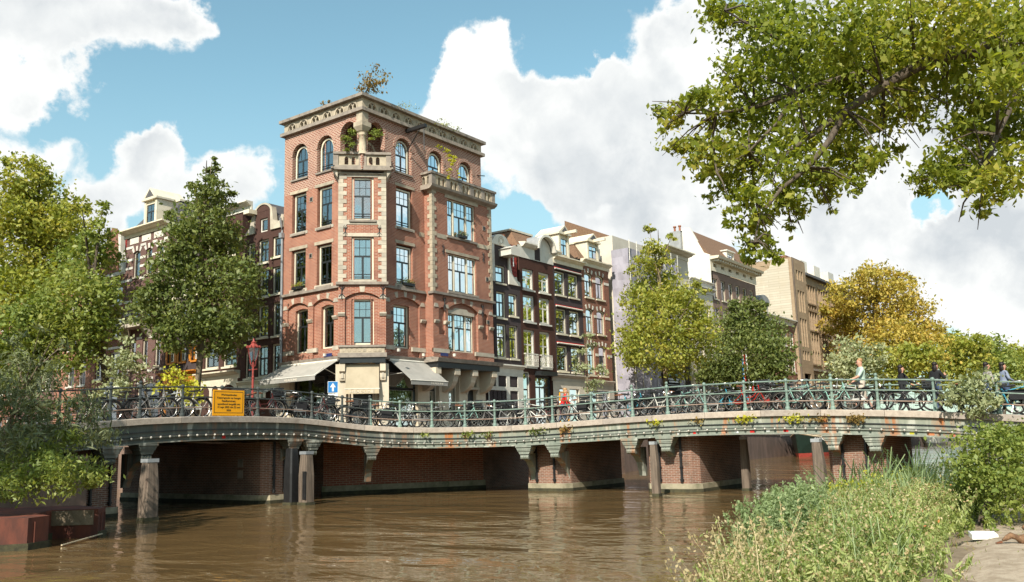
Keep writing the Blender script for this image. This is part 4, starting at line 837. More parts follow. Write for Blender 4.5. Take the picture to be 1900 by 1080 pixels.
for (a, b_) in ((14.95, 16.4), (16.82, 18.14)):
    r_ = MB(FR); r_.box(a, b_, .16, .19, 7.78, 7.84); r_.box(a, b_, .16, .19, 6.95, 7.0)
    k = int((b_-a)/.12)
    for i in range(k+1): r_.box(a+(b_-a)*i/k-.012, a+(b_-a)*i/k+.012, .16, .18, 7.0, 7.8)
    for i in range(k//2): r_.ring((a+(b_-a)*(i+.5)*2/k, .17, 7.38), .1, .014, 10, 4)
    for u in (a, b_-.02): r_.box(u, u+.02, 0, .18, 7.78, 7.84)
    r_.build('balconet', 'white', h)
a_ = MB(FR); wall(a_, 14.5, 18.9, 14.45, 15.3, .04, [(16.55, 17.2, 14.5, 15.3)], .1); a_.prism([(16.65, 15.3), (18.6, 15.3)] + [(17.62+.98*math.cos(R(t)), 15.32+.9*math.sin(R(t))) for t in range(0, 181, 15)], -1.5, .04); a_.build('attic_front', 'white', h)
bx(FR, h, 'hoist_door', 'brick_grey', 16.55, 17.2, -.02, .05, 14.5, 15.5)
for (a, b_) in ((14.95, 16.66), (18.75, 19.6)): MB(FR).prismu([(.04, 15.2), (.2, 15.25), (.4, 15.42), (.4, 15.52), (-.2, 15.6)], a, b_).build('cornice', 'white', h)
r_ = MB(FR); archring(r_, 16.62, 18.62, 16.25, .97, .12, .16, .34, 16); r_.build('arched_hood', 'white', h); r_ = MB(FR)
for k in range(12):
    t0, t1 = math.pi*k/12, math.pi*(k+1)/12; r_.poly([(17.62+1.16*math.cos(t0), .4, 15.3+1.1*math.sin(t0)), (17.62+1.16*math.cos(t1), .4, 15.3+1.1*math.sin(t1)), (17.62+1.16*math.cos(t1), -3, 15.3+1.1*math.sin(t1)), (17.62+1.16*math.cos(t0), -3, 15.3+1.1*math.sin(t0))])
r_.build('barrel_roof', 'lead', h); mansard(FR, h, 14.8, 18.9, 15.3, 16.65, 'tile_brown', 1.2, 9, .8)
bb = thing('notice_board', 'white board in a yellow frame standing before the brown house', 'board', (14.9, -3.2, 2.5)); b = MB(FR); b.box(14.3, 15.2, 3.2, 3.24, 3.9, 5.0); b.build('panel', 'signwhite', bb); b = MB(FR)
for q in ((14.24, 15.26, 5.0, 5.06), (14.24, 15.26, 3.84, 3.9), (14.24, 14.3, 2.5, 5.06), (15.2, 15.26, 2.5, 5.06)): b.box(q[0], q[1], 3.19, 3.25, q[2], q[3])
b.build('frame', 'yellow', bb)
# grey house
w = [(19.05, 20.4, 12.35, 14.1), (20.84, 22.2, 12.35, 14.1), (19.04, 20.4, 9.53, 11.34), (20.8, 22.2, 9.53, 11.34), (19.0, 20.4, 6.83, 8.66), (20.86, 22.14, 6.83, 8.66), (19.0, 19.9, 2.2, 5.6), (20.3, 21.6, 2.4, 5.6)]
h = house(FR, 'canal_house', 'dark grey canal house with red awning rails and pedimented dormer with hoist', 18.85, 22.72, 14.65, 'brick_grey', w)
wins_(FR, h, [w[0]+(dict(curtain=3),), w[1]+(dict(curtain=4),), w[2]+(dict(curtain=4),), w[3], w[4]+(dict(curtain=3),), w[5]+(dict(curtain=5),)]); cornice(FR, h, 18.87, 22.9, 14.65, 15.2, .4, 'creampaint')
for z in (14.24, 11.5, 8.82): q = MB(FR).tube([(18.95, .12, z), (22.5, .12, z)], .06, 6).build('awning_rail', 'white', h); MB(FR).box(18.97, 22.48, .03, .1, z+.03, z+.12).build('awning_canvas', 'red', h)
mansard(FR, h, 18.9, 22.7, 15.2, 16.75, 'tile_brown', 1.2, 9, .7); dormer(FR, h, 19.75, 21.12, 15.25, 16.95)
g = MB(FR); wall(g, 18.2, 22.7, 1.2, 6.1, .1, w[6:8], .2); g.build('shop_front', 'beigeplaster', h); cornice(FR, h, 18.2, 22.75, 6.1, 6.6, .35, 'beigeplaster', 'shop_cornice')
for q in w[6:8]: window(FR, h, *q, 0, frame='beigeplaster', zt=q[3], lo=1, fw=.05, gl='glassdark')
# brick house
w = [(23.13, 24.28, 12.65, 14.55, .15), (24.76, 26.0, 12.65, 14.55, .15), (23.13, 24.24, 9.9, 11.8, .15), (24.72, 25.94, 9.9, 11.8, .15), (23.13, 24.24, 6.73, 9.03, .12), (24.78, 25.96, 6.73, 9.03, .12), (23.4, 24.3, 2.4, 5.6), (24.9, 26.0, 2.2, 5.6)]
h = house(FR, 'canal_house', 'rusty brick canal house with white bands, cream cornice and dormer beside the scaffold', 22.72, 26.75, 15.05, 'brick_rust', w)
wins_(FR, h, [q+(dict(zt=q[2]+(q[3]-q[2])*.66, curtain=k, up=(1, 1)),) for q, k in zip(w[:6], (0, 2, 2, 3, 0, 3))]); cornice(FR, h, 22.75, 26.9, 15.05, 15.55, .4)
for z in (13.9, 11.15, 8.2):
    for (a, b_) in ((22.73, 23.12), (24.3, 24.74), (26.02, 26.74)): bx(FR, h, 'stone_band', 'white', a, b_, -.05, .03, z, z+.2)
for q in w[:6]: voussoirs(FR, h, q[0], q[1], q[3], q[4], 0, 'white', 3, .34, .14, .75)
mansard(FR, h, 22.75, 26.7, 15.55, 16.95, 'tile_brown', 1.0, 9, .8); dormer(FR, h, 23.7, 25.4, 15.6, 17.05); chimney(FR, h, 25.7, 27.2, -2.6, -.9, 15.2, 17.1, 'lead', 2)
g = MB(FR); wall(g, 22.7, 26.72, 1.2, 6.0, .08, w[6:8], .2); g.build('shop_front', 'beigeplaster', h); cornice(FR, h, 22.7, 26.78, 6.0, 6.35, .3, 'beigeplaster', 'shop_cornice')
for q in w[6:8]: window(FR, h, *q, 0, frame='beigeplaster', zt=q[3], lo=1, fw=.05, gl='glassdark')
h = house(FR, 'narrow_house', 'sliver of a teal wall under orange tiles between brick house and scaffold', 26.76, 27.7, 14.4, 'bikemint', [], n0=-1.2, flat=False); MB(FR).prismu([(-1.1, 14.3), (-4, 16.2), (-4, 14.3)], 26.76, 27.7).build('roof', 'tile_orange', h)
# scaffolded house and the white house with the big cornice
w = [(33.4+k*2.6, 34.6+k*2.6, z, z+2.1) for k in range(3) for z in (9.6, 12.6, 15.2)] + [(36.7, 37.75, 3.4, 7.85), (38.6, 39.65, 3.4, 7.85)]
h = house(FR, 'canal_house', 'pale plastered house with a heavy projecting cornice behind the scaffold and tree', 27.7, 41.7, 18.2, 'beigeplaster', w, z0=.8); wins_(FR, h, w, gl='farglass', panes=False)
cornice(FR, h, 36.0, 41.75, 18.1, 18.75, .8, 'creampaint'); MB(FR).prismu([(-.2, 18.2), (-4.5, 20.2), (-4.5, 18.2)], 27.7, 41.7).build('roof', 'tile_brown', h); g = MB(FR); wall(g, 36.3, 40.6, .8, 8.4, .08, [(36.7, 37.75, 3.4, 7.85), (38.6, 39.65, 3.4, 7.85)], .2); g.build('shop_front', 'brick_grey', h)
s = thing('scaffold', 'scaffold wrapped in lilac white netting over a house front', 'scaffold', (31.6, -1, 2.2))
def netting(F, u0, u1, n, z0, z1, nu, nz, nm):
    b = MB(F)
    for i in range(nu):
        for j in range(nz):
            P = []
            for (a, c) in ((i, j), (i+1, j), (i+1, j+1), (i, j+1)): P.append((u0+(u1-u0)*a/nu, n+.07*math.sin(a*1.9+c*2.3)*(1 if 0 < a < nu else 0)+.04*math.sin(c*5.1+a), z0+(z1-z0)*c/nz))
            b.poly(P)
    return b.build(nm, 'sheet', s, smooth=True)
netting(FR, 27.4, 36.1, 1.55, 1.8, 16.9, 14, 24, 'netting'); FS = lambda u, n, z: (27.4-n, -u, z); netting(FS, 0, 1.55, 0, 1.8, 16.9, 3, 24, 'netting')
for k in range(8): MB(FR).tube([(27.45+k*1.23, 1.64, 1.8), (27.45+k*1.23, 1.64, 17.6)], .03).build('pole', 'white', s)
for z in (3.8, 5.8, 7.8, 9.8, 11.8, 13.8, 15.8): MB(FR).tube([(27.4, 1.66, z), (36.1, 1.66, z)], .025).build('ledger', 'white', s)
for k in range(3):
    for q in (0, 1, 2): MB(FR).tube([(27.5+k*2.46+2, 1.66, 3.8+q*4), (28.7+k*2.46+2, 1.66, 5.8+q*4)], .018).build('brace', 'white', s)
t = thing('banner', 'dark banner with green and white lines hung low on the scaffold netting', 'banner', (33.4, -1.7, 5.9)); b = MB(FR)
for i in range(8):
    for j in range(5): P = [(31.95+2.95*a/8+(.0 if c > 2 else (5-c)*.02*(4-a)/4), 1.74+.06*math.sin(a*1.6+c), 5.5+1.98*c/5) for a, c in ((i, j), (i+1, j), (i+1, j+1), (i, j+1))]; b.poly(P)
b.build('cloth', 'blackcloth', t, smooth=True)
b = MB(FR); b.box(32.3, 34.7, 1.83, 1.84, 6.95, 7.12); b.build('green_print', 'bikemint', t); b = MB(FR); b.box(32.6, 34.5, 1.83, 1.84, 6.62, 6.76); b.box(32.7, 34.4, 1.83, 1.84, 6.42, 6.55); b.box(32.5, 34.6, 1.83, 1.84, 6.2, 6.24); b.build('white_print', 'signwhite', t)
t = thing('notice_sign', 'white notice sign above the dark banner on the scaffold', 'sign', (32.4, -1.7, 7.6)); b = MB(FR); b.box(31.6, 33.3, 1.7, 1.74, 7.55, 8.12); b.build('panel', 'signwhite', t); b = MB(FR); b.box(31.8, 33.1, 1.74, 1.745, 7.9, 7.93); b.box(31.8, 33.1, 1.74, 1.745, 7.76, 7.79); b.build('print_line', 'blackcloth', t)
# low white house and the tall taupe one with its bare white gable
w = [(43.0, 44.1, z, z+2.0) for z in (12.3, 9.2, 6.0)] + [(44.85, 45.95, z, z+2.0) for z in (12.3, 9.2, 6.0)] + [(44.8, 45.9, 2.5, 4.8)]
h = house(FR, 'canal_house', 'low cream house with stepped white cornice in front of a bare white gable', 41.7, 46.9, 15.6, 'beigeplaster', w, z0=.8); wins_(FR, h, w, gl='farglass', panes=False, lo=2); cornice(FR, h, 41.7, 47.1, 15.5, 16.0, .4, 'white'); cornice(FR, h, 41.7, 46.9, 16.2, 16.65, .3, 'white'); bx(FR, h, 'attic', 'white', 41.7, 46.9, -1, .02, 15.9, 16.3)
ws = [47.25+1.9*k for k in range(6)]; w = [(u, u+1.02, z, z+2.05) for u in ws for z in (15.24, 12.32, 9.4, 6.3, 3.0)]
h = house(FR, 'canal_house', 'broad taupe brick house with bracketed eaves and a bare white side gable', 46.95, 58.5, 18.0, 'brick_taupe', w, z0=.8, flat=False); wins_(FR, h, w, gl='farglass', panes=False, lo=1, up=(1, 1))
w = [(u+.1, u+.85, 18.42, 18.74) for u in ws]; g = MB(FR); wall(g, 46.9, 58.6, 18.0, 19.1, .1, w, .25); g.build('attic_frieze', 'creampaint', h); bx(FR, h, 'attic_window', 'farglass', 47, 58.5, -.2, -.15, 18.3, 18.9)
MB(FR).prismu([(0, 19.1), (.9, 19.16), (1.0, 19.4), (0, 19.45)], 46.8, 58.8).build('eave', 'creampaint', h)
for k in range(20): bx(FR, h, 'eave_bracket', 'creampaint', 47.1+k*.6, 47.3+k*.6, .1, .75, 18.92, 19.12)
FG = lambda u, n, z: (46.95-n, u, z)
MB(FG).prism([(0, 15.5), (0, 19.6), (.6, 19.9), (2.0, 22.7), (2.75, 22.7), (4.3, 19.6), (4.3, 15.5)], -.3, .04).build('side_gable', 'white', h); bx(FG, h, 'gable_chimney', 'lead', 2.8, 4.0, -.6, .5, 20.3, 22.4); chimney(FG, h, 2.8, 3.9, -.5, .4, 22.3, 22.45, 'lead', 2)
MB(FR).prismu([(.1, 19.4), (-2.3, 22.6), (-2.7, 22.6), (-5, 19.4)], 46.95, 59).build('roof', 'tile_brown', h); dormer(FR, h, 52.3, 54.2, 19.7, 20.9, -.5, 0, 'white', 2, False)
w = [(65.8, 67.5, 11.95, 13.68), (68.1, 69.6, 11.95, 13.68), (65.8, 67.5, 9.0, 11.0), (68.1, 69.6, 9.0, 11.0), (65.8, 67.5, 5.6, 8), (68.1, 69.6, 5.6, 8), (60.5, 62, 11.95, 13.7), (63.2, 64.7, 11.95, 13.7)]
h = house(FR, 'canal_house', 'small red brick house with white cornice and a grey domed dormer', 58.6, 69.85, 14.4, 'brick_rust', w, z0=.8); wins_(FR, h, w, gl='farglass', panes=False, frame='white', sash='white'); cornice(FR, h, 58.6, 70, 14.4, 15.1, .5, 'white'); dormer(FR, h, 60.6, 63.4, 15.1, 16.6, -.6, 0, 'lead', 3, False)
b = MB(FR)
for k in range(8): t0, t1 = math.pi*k/8, math.pi*(k+1)/8; b.poly([(62+1.6*math.cos(t0), -.4, 16.6+.8*math.sin(t0)), (62+1.6*math.cos(t1), -.4, 16.6+.8*math.sin(t1)), (62+1.6*math.cos(t1), -4, 16.6+.8*math.sin(t1)), (62+1.6*math.cos(t0), -4, 16.6+.8*math.sin(t0))])
b.prism([(63.6, 16.6), (60.4, 16.6)]+[(62+1.6*math.cos(R(t)), 16.6+.8*math.sin(R(t))) for t in range(170, 5, -20)], -.5, -.38); b.build('dormer_dome', 'lead', h)
# stone office building
w = [(71.35+k*.9, 71.95+k*.9, z0, z1) for k in range(3) for z0, z1 in ((20.3, 21.5), (16.4, 19.0), (12.2, 15.6), (10.6, 11.7))]
g0 = [75.1, 80.3, 85.6, 91.0]; w2 = [(g+k*.98, g+k*.98+.72, z0, z1) for g in g0 for k in range(4) for z0, z1 in ((18.0, 20.2), (14.6, 16.9), (12.1, 13.55), (10.4, 11.9))] + [(g+k*1.0, g+k*1.0+.75, 7.0, 9.05) for g in g0 for k in range(4)] + [(g+k*1.0, g+k*1.0+.75, 4.0, 6.3) for g in g0 for k in range(4)]
h = thing('office_building', 'large sandstone office building with grouped narrow windows and white roof chimneys', 'building', (80, 0, 1.8))
b = MB(FR); wall(b, 69.9, 74.8, .8, 22.8, .35, w+[(71.4, 73.8, 4.5, 9.0)], .4); shell(b, 69.9, 74.8, .8, 22.8, .35, -12); b.build('corner_pavilion', 'stone_block', h); b = MB(FR); wall(b, 74.8, 97, .8, 21.3, 0, w2, .45); shell(b, 74.8, 97, .8, 21.3, 0, -12); b.build('wall', 'stone_block', h)
FGS = lambda u, n, z: (69.9-n, u, z); b = MB(FGS); b.prism([(0, 9.5), (0, 22.6), (2, 22.85), (2.4, 21.8), (4.2, 21.0), (12, 20), (12, 9.5)], 0, .06); b.build('side_wall', 'stone_pale', h); bx(FR, h, 'downpipe', 'timber', 70.0, 70.14, .36, .5, 8, 22.5)
for q in w+w2: bx(FR, h, 'window', 'farglass', q[0], q[1], -.42 if q[0] > 74.7 else -.06, -.3 if q[0] > 74.7 else .04, q[2], q[3])
for g in g0:
    for z in (20.25, 16.95): bx(FR, h, 'lintel_course', 'stone_block', g-.25, g+3.9, -.02, .14, z, z+.28)
    for z in (17.8, 14.4, 10.2): bx(FR, h, 'sill_course', 'stone_block', g-.2, g+3.9, -.02, .16, z, z+.18)
    for k in range(5): bx(FR, h, 'mullion', 'stone_block', g-.2+k*.98, g-.06+k*.98, -.02, .10, 10.4, 20.2)
bx(FR, h, 'string_course', 'greystone', 74.8, 97, -.02, .3, 9.5, 9.75); bx(FR, h, 'eave', 'slate', 74.7, 97.2, -.3, .5, 21.3, 21.6); MB(FR).prismu([(.3, 21.6), (-4, 23), (-9, 21.6)], 75, 97).build('roof', 'tile_brown', h); bx(FR, h, 'roof_box', 'brick_purple', 70.3, 74.6, -.4, .30, 21.75, 22.9)
for u in (76.3, 81.5, 87.5): bx(FR, h, 'chimney', 'white', u, u+2.4, -2.2, -.6, 21.4, 23.6)
bx(FR, h, 'chimney_cap', 'brick_rust', 76.0, 79.5, -3.4, -2.3, 22, 24.4)
# --- left-hand row
w = [(8.03, 9.0, 13.07, 14.52), (6.88, 7.66, 13.26, 14.52), (8.0, 8.84, 10.97, 12.68), (6.86, 7.64, 11.02, 12.67), (9.32, 10.02, 11.0, 12.65), (7.96, 8.9, 8.52, 10.45), (6.82, 7.54, 8.5, 10.5), (9.28, 10.0, 8.55, 9.85), (7.94, 8.9, 6.17, 8.03), (6.8, 7.56, 6.14, 8.03), (9.42, 10.06, 6.16, 7.75), (9.32, 10.02, 13.1, 14.5)]
h = house(FL, 'canal_house', 'brown neck-gabled canal house with zinc drainpipe right of the big tree', 6.72, 10.6, 15.0, 'brick_brown2', w, dep=8); wins_(FL, h, [q+(dict(curtain=k),) for q, k in zip(w, (1, 1, 0, 0, 0, 1, 4, 1, 2, 1, 1, 0))], zt=None)
g = MB(FL); wall(g, 7.86, 9.35, 15.0, 16.3, 0, [(8.17, 8.88, 15.0, 15.86)], .14); g.prism([(7.86, 16.3), (9.35, 16.3)]+[(8.6-.72*math.cos(R(t)), 16.3+.42*math.sin(R(t))) for t in range(180, -1, -20)][::1], -.35, .01); shell(g, 7.86, 9.35, 15.0, 16.3, 0, -.4); g.build('neck_gable', 'brick_brown2', h); window(FL, h, 8.17, 8.88, 15.0, 15.86, -.1, zt=15.86, lo=1, frame='white', curtain=1)
r_ = MB(FL); archring(r_, 7.86, 9.34, 16.72, .42, 0, .1, .06); r_.build('gable_crest', 'cream', h); claw(FL, h, [(6.62, 15.0), (7.78, 15.0), (7.84, 16.4), (7.7, 16.45), (7.55, 15.6), (7.2, 15.35), (6.95, 15.45), (6.75, 15.8), (6.6, 15.6)], mt='cream'); claw(FL, h, [(9.34, 15.0), (10.3, 15.0), (9.8, 15.4), (9.5, 16.3), (9.34, 16.4)], mt='cream')
chimney(FL, h, 6.8, 7.4, -2.2, -1.4, 15.2, 16.5, 'brick_purple', 2); p = MB(FL).tube([(6.62, .3, 15.5), (6.68, .14, 15.0), (6.66, .1, 14.6), (6.6, .1, 6.2)], .07, 8).build('drainpipe', 'zinc', h); bx(FL, h, 'rain_hopper', 'zinc', 6.55, 6.8, .03, .24, 14.3, 14.6)
MB(FL).box(9.2, 9.75, .0, .6, 16.2, 16.46).build('hoist_hood', 'creampaint', h); t = MB(FL); t.idx([(8.6, -.4, 16.9), (6.75, -.4, 15), (6.75, -8, 15), (8.6, -8, 16.9), (10.5, -.4, 15), (10.5, -8, 15)], [(0, 1, 2, 3), (0, 3, 5, 4), (0, 4, 1)]); t.build('roof', 'slate', h)
cornice(FL, h, 6.74, 10.62, 5.52, 6.0, .3, 'creampaint', 'shop_cornice'); g = MB(FL); wall(g, 6.74, 10.6, 1.5, 5.52, .05, [(7.0, 8.6, 2.9, 5.3), (8.9, 10.3, 2.2, 5.3)], .2); g.build('shop_front', 'creampaint', h)
for q in ((7.0, 8.6, 2.9), (8.9, 10.3, 2.2)): window(FL, h, q[0], q[1], q[2], 5.3, -.05, zt=4.6, up=(2, 1), lo=1, frame='dark', gl='glassdark')
a = MB(FL); a.cur = 0
for k in range(18): a.cur = k % 2; u = 6.9+k*.19; a.box(u, u+.19, .9, .93, 4.85, 5.15); a.idx([(u, .1, 5.45), (u+.19, .1, 5.45), (u+.19, .92, 5.14), (u, .92, 5.14)], [(0, 1, 2, 3)])
a.build('striped_awning', ['white', 'railgreen'], h)
text('d rm', FL, 9.5, 3.55, .12, .4, 'signwhite', h)
w = [(12.7, 14.16, 7.02, 8.45), (10.9, 12.25, 7.02, 8.3)] + [(a, b_, z, z+1.7) for a, b_ in ((12.7, 14.16), (10.9, 12.25)) for z in (9.3, 11.8, 14.0)]
h = house(FL, 'canal_house', 'brown house with a low cream shopfront of arched windows behind the tree', 10.62, 14.65, 16.6, 'brick_brown2', w, dep=8); wins_(FL, h, [q+(dict(curtain=k, up=(3, 1)),) for q, k in zip(w, (1, 0, 0, 1, 0, 0, 1, 0))]); cornice(FL, h, 9.7, 14.7, 16.6, 17.15, .5, 'white')
cornice(FL, h, 10.5, 14.7, 6.25, 6.72, .5, 'creampaint', 'shop_cornice'); hs = [(10.8, 12.3, 2.4, 5.9, .4), (12.55, 13.2, 2.4, 5.9, .3), (13.45, 14.4, 2.4, 5.9, .3)]; g = MB(FL); wall(g, 10.65, 14.62, 1.5, 6.25, .08, hs, .25); g.build('shop_front', 'creampaint', h)
for q in hs: window(FL, h, *q[:4], -.05, q[4], zt=4.7, up=(2, 1), lo=1, frame='dark', gl='glassdark')
w = [(17.45, 18.2, 7.68, 8.75), (16.2, 16.95, 7.68, 8.7), (15.0, 15.5, 7.68, 8.66)] + [(a, a+.8, z, z+1.6) for a in (15.0, 16.2, 17.4) for z in (9.8, 12)]
h = house(FL, 'canal_house', 'dark plum house with orange window shutters and orange shopfront', 14.66, 18.62, 15, 'brick_purple' if False else 'brick_grey', w, dep=8); wins_(FL, h, [q+(dict(frame='orange' if i < 3 else 'creampaint', sash='white'),) for i, q in enumerate(w)])
for (a, b_) in ((17.2, 17.42), (18.22, 18.4), (16.97, 17.12), (15.55, 15.8)): bx(FL, h, 'shutter', 'orange', a, b_, 0, .06, 7.66, 8.75)
cornice(FL, h, 14.7, 18.9, 6.6, 7.05, .4, 'orange', 'shop_cornice'); g = MB(FL); wall(g, 14.7, 18.6, 1.5, 6.6, .06, [(15.2, 16.6, 2.4, 6), (17, 18.2, 2.4, 6)], .2); g.build('shop_front', 'orange', h)
w = [(22.05, 22.9, 14.06, 15.94, .12), (20.58, 21.34, 14.06, 15.92, .12), (19.2, 19.95, 14.06, 15.92, .12), (22.1, 22.9, 10.75, 13.2), (20.58, 21.34, 10.75, 13.0), (19.2, 19.95, 10.75, 13.0), (22.1, 22.9, 7.58, 9.55), (20.68, 21.32, 7.58, 9.53), (19.15, 19.8, 7.58, 9.52), (19.1, 21.7, 2.6, 6.65, .4)]
h = house(FL, 'canal_house', 'purple brick house with white bands, slate mansard and pedimented dormer', 18.63, 23.85, 17.0, 'brick_purple', w, dep=8); wins_(FL, h, w[:9], lo=1, up=(1, 1), frame='cream'); window(FL, h, *w[9][:4], -.1, .4, zt=5.2, up=(3, 1), lo=3, frame='creampaint', gl='glassdark', panes=False)
for q in w[:3]: voussoirs(FL, h, q[0], q[1], q[3], q[4], 0, 'white', 3, .36, .16, .85)
voussoirs(FL, h, 19.1, 21.7, 6.65, .4, 0, 'white', 4, .34, .2, .85)
for z in (16.2, 15.3, 14.7, 13.85, 12.3, 11.4, 9.6, 7.3): 
    for (a, b_) in ((18.64, 19.15), (19.98, 20.55), (21.36, 22.03), (22.93, 23.84)): bx(FL, h, 'stone_band', 'white', a, b_, -.04, .03, z, z+.17)
for (a, b_) in ((22.3, 23.4), (20.8, 21.9), (19.3, 20.4)): bx(FL, h, 'frieze_panel', 'white', a, b_, 0, .03, 16.5, 16.95)
cornice(FL, h, 18.6, 24.2, 17.0, 17.5, .6, 'creampaint'); mansard(FL, h, 18.7, 23.8, 17.5, 19.3, 'slate', 1.3, 8, .9); dormer(FL, h, 20.2, 21.75, 17.5, 19.35, .0, .75, 'creampaint', 2.2, False)
bx(FL, h, 'balcony', 'cream', 20.3, 23.2, 0, .9, 10.35, 10.6); r_ = MB(FL); r_.box(20.35, 23.15, .82, .85, 11.4, 11.45)
for k in range(24): r_.box(20.4+k*.118, 20.42+k*.118, .82, .84, 10.6, 11.4)
r_.build('balcony_railing', 'black', h)
for u in (20.5, 23.0): MB(FL).prismu([(0, 9.6), (.75, 10.35), (0, 10.35)], u-.15, u+.15).build('bracket', 'cream', h)
w = [(24.15, 25.4, 12.38, 13.75), (26.2, 27.3, 12.38, 13.75), (24.12, 25.4, 10.0, 11.46), (26.2, 27.3, 10, 11.46), (24.12, 25.4, 7.2, 9), (26.2, 27.3, 7.2, 9), (24.2, 25.3, 15, 16.2), (24.2, 27.2, 3, 6)]
h = house(FL, 'canal_house', 'red brick house with white trimmed gable left of the mansard house', 23.86, 28.0, 14.6, 'brick_rust', w[:6]+w[7:], dep=8, flat=False); wins_(FL, h, w[:6]+w[7:], frame='white', panes=False)
g = MB(FL); g.prism([(24.3, 14.6), (27.6, 14.6), (27.2, 16), (26.6, 17.2), (25.9, 18.2), (25.2, 17.2), (24.6, 16)], -.4, .02); g.build('gable', 'brick_rust', h); claw(FL, h, [(23.88, 14.6), (24.5, 14.6), (24.7, 16), (24.9, 17.5), (24.55, 17.55), (24.5, 16.2), (24.1, 15.2)]); bx(FL, h, 'stone_band', 'white', 23.87, 27.99, -.04, .05, 14.5, 14.75)
for z in (11.55, 13.85, 9.2): bx(FL, h, 'stone_band', 'white', 23.87, 27.99, -.04, .04, z, z+.16)
t = MB(FL); t.idx([(26, -.4, 18.0), (23.9, -.4, 14.6), (23.9, -8, 14.6), (26, -8, 18.0), (27.98, -.4, 14.6), (27.98, -8, 14.6)], [(0, 1, 2, 3), (0, 3, 5, 4), (0, 4, 1)]); t.build('roof', 'tile_red', h)
for k, (a, b_, z, m, lab) in enumerate(((28.02, 33, 15, 'brick_orange', 'orange brick house with white windows glimpsed behind the left tree'), (33.05, 39, 16, 'brick_purple', 'purple brick house mostly hidden behind the yellowing left tree'), (39.05, 47, 14.5, 'brick_rust', 'far red brick house at the left edge behind the trees'), (47.05, 58, 16, 'brick_brown2', 'farthest brown house of the left row, behind the trees'))):
    w = [(a+.6+i*1.6, a+1.6+i*1.6, zz, zz+1.9) for i in range(int((b_-a-.6)/1.6)) for zz in (3.2, 6.9, 9.6, 12.2)]
    h = house(FL, 'canal_house', lab, a, b_, z, m, w, dep=8); wins_(FL, h, w, frame='white', panes=False, gl='farglass', up=(1, 1)); cornice(FL, h, a, b_, z-.3, z+.2, .4, 'white')

# ------------------------------------------------------------------ the two bridges, meeting at the corner
PLAN = [(-26, -8.9), (-20, -8.7), (-16, -8.6), (-12, -8.6), (-10.3, -8.8), (-9, -9.3), (-7.8, -10.2), (-6.7, -11.2), (-5.7, -12.4), (-5.0, -13.8), (-4.7, -15.5), (-4.35, -19), (-3.9, -23), (-3.4, -28), (-3.0, -33), (-2.7, -37)]
INNER = [(-26, 1.5), (-20, 1.5), (-16, 1.5), (-12, 1.5), (-9.5, 1.2), (-7.5, 0), (-5.5, -2.5), (-3.5, -5), (-1.5, -7), (.6, -9.5), (1.8, -13), (2.0, -19), (2.1, -23), (2.2, -28), (2.3, -33), (2.4, -37)]
ZS = [(0, 2.45), (.6, 2.68), (1.05, 2.86), (1.28, 2.94), (1.53, 3.01), (1.94, 3.07), (2.22, 3.09), (2.64, 3.09), (3.05, 3.06), (3.57, 3.0), (4.46, 2.86), (5.23, 2.73), (6, 2.64), (6.84, 2.60), (7.67, 2.585), (8.42, 2.58), (9.21, 2.595), (9.9, 2.63), (10.44, 2.68), (10.88, 2.735), (11.24, 2.77), (11.6, 2.785), (11.93, 2.78), (12.24, 2.76), (12.52, 2.71), (12.79, 2.64), (13.12, 2.53), (13.45, 2.38), (13.7, 2.26), (14.2, 2.0), (15, 1.6)]
def catm(P, s):
    i = min(int(s), len(P)-2); t = s-i; q = [Vector(P[max(0, min(len(P)-1, k))]) for k in (i-1, i, i+1, i+2)]
    if i == 0: q[0] = 2*q[1]-q[2]
    if i == len(P)-2: q[3] = 2*q[2]-q[1]
    a, b, c, d = q; return .5*((2*b)+(c-a)*t+(2*a-5*b+4*c-d)*t*t+(3*b-a-3*c+d)*t**3)
def path(s):
    p = catm(PLAN, s); t = (catm(PLAN, min(15, s+.02))-catm(PLAN, max(0, s-.02))).normalized()
    z = float(np.interp(s, [q[0] for q in ZS], [q[1] for q in ZS])); return p, t, Vector((t.y, -t.x)), z
def pt(s, o=0, dz=0): p, t, n, z = path(s); return Vector((p.x+n.x*o, p.y+n.y*o, z+dz))
_ss = np.linspace(0, 15, 1501); _P = [path(s)[0] for s in _ss]; _A = np.concatenate([[0], np.cumsum([(b-a).length for a, b in zip(_P, _P[1:])])])
s_at = lambda L_: float(np.interp(L_, _A, _ss)); L_at = lambda s: float(np.interp(s, _ss, _A))
def sweep(mb, s0, s1, prof, step=.45):
    n = max(2, int((L_at(s1)-L_at(s0))/step)+1); S = [s_at(L_at(s0)+(L_at(s1)-L_at(s0))*i/(n-1)) for i in range(n)]; k = len(prof); V = []
    for s in S: V += [pt(s, o, dz) for o, dz in prof]
    Fc = [(i*k+j, i*k+(j+1) % k, (i+1)*k+(j+1) % k, (i+1)*k+j) for i in range(n-1) for j in range(k)]
    mb.idx(V, Fc+[tuple(range(k)), tuple(range(len(V)-1, len(V)-1-k, -1))]); return mb
rect = lambda o0, o1, z0, z1: [(o0, z0), (o1, z0), (o1, z1), (o0, z1)]
SPLIT = 6.35
BR = []
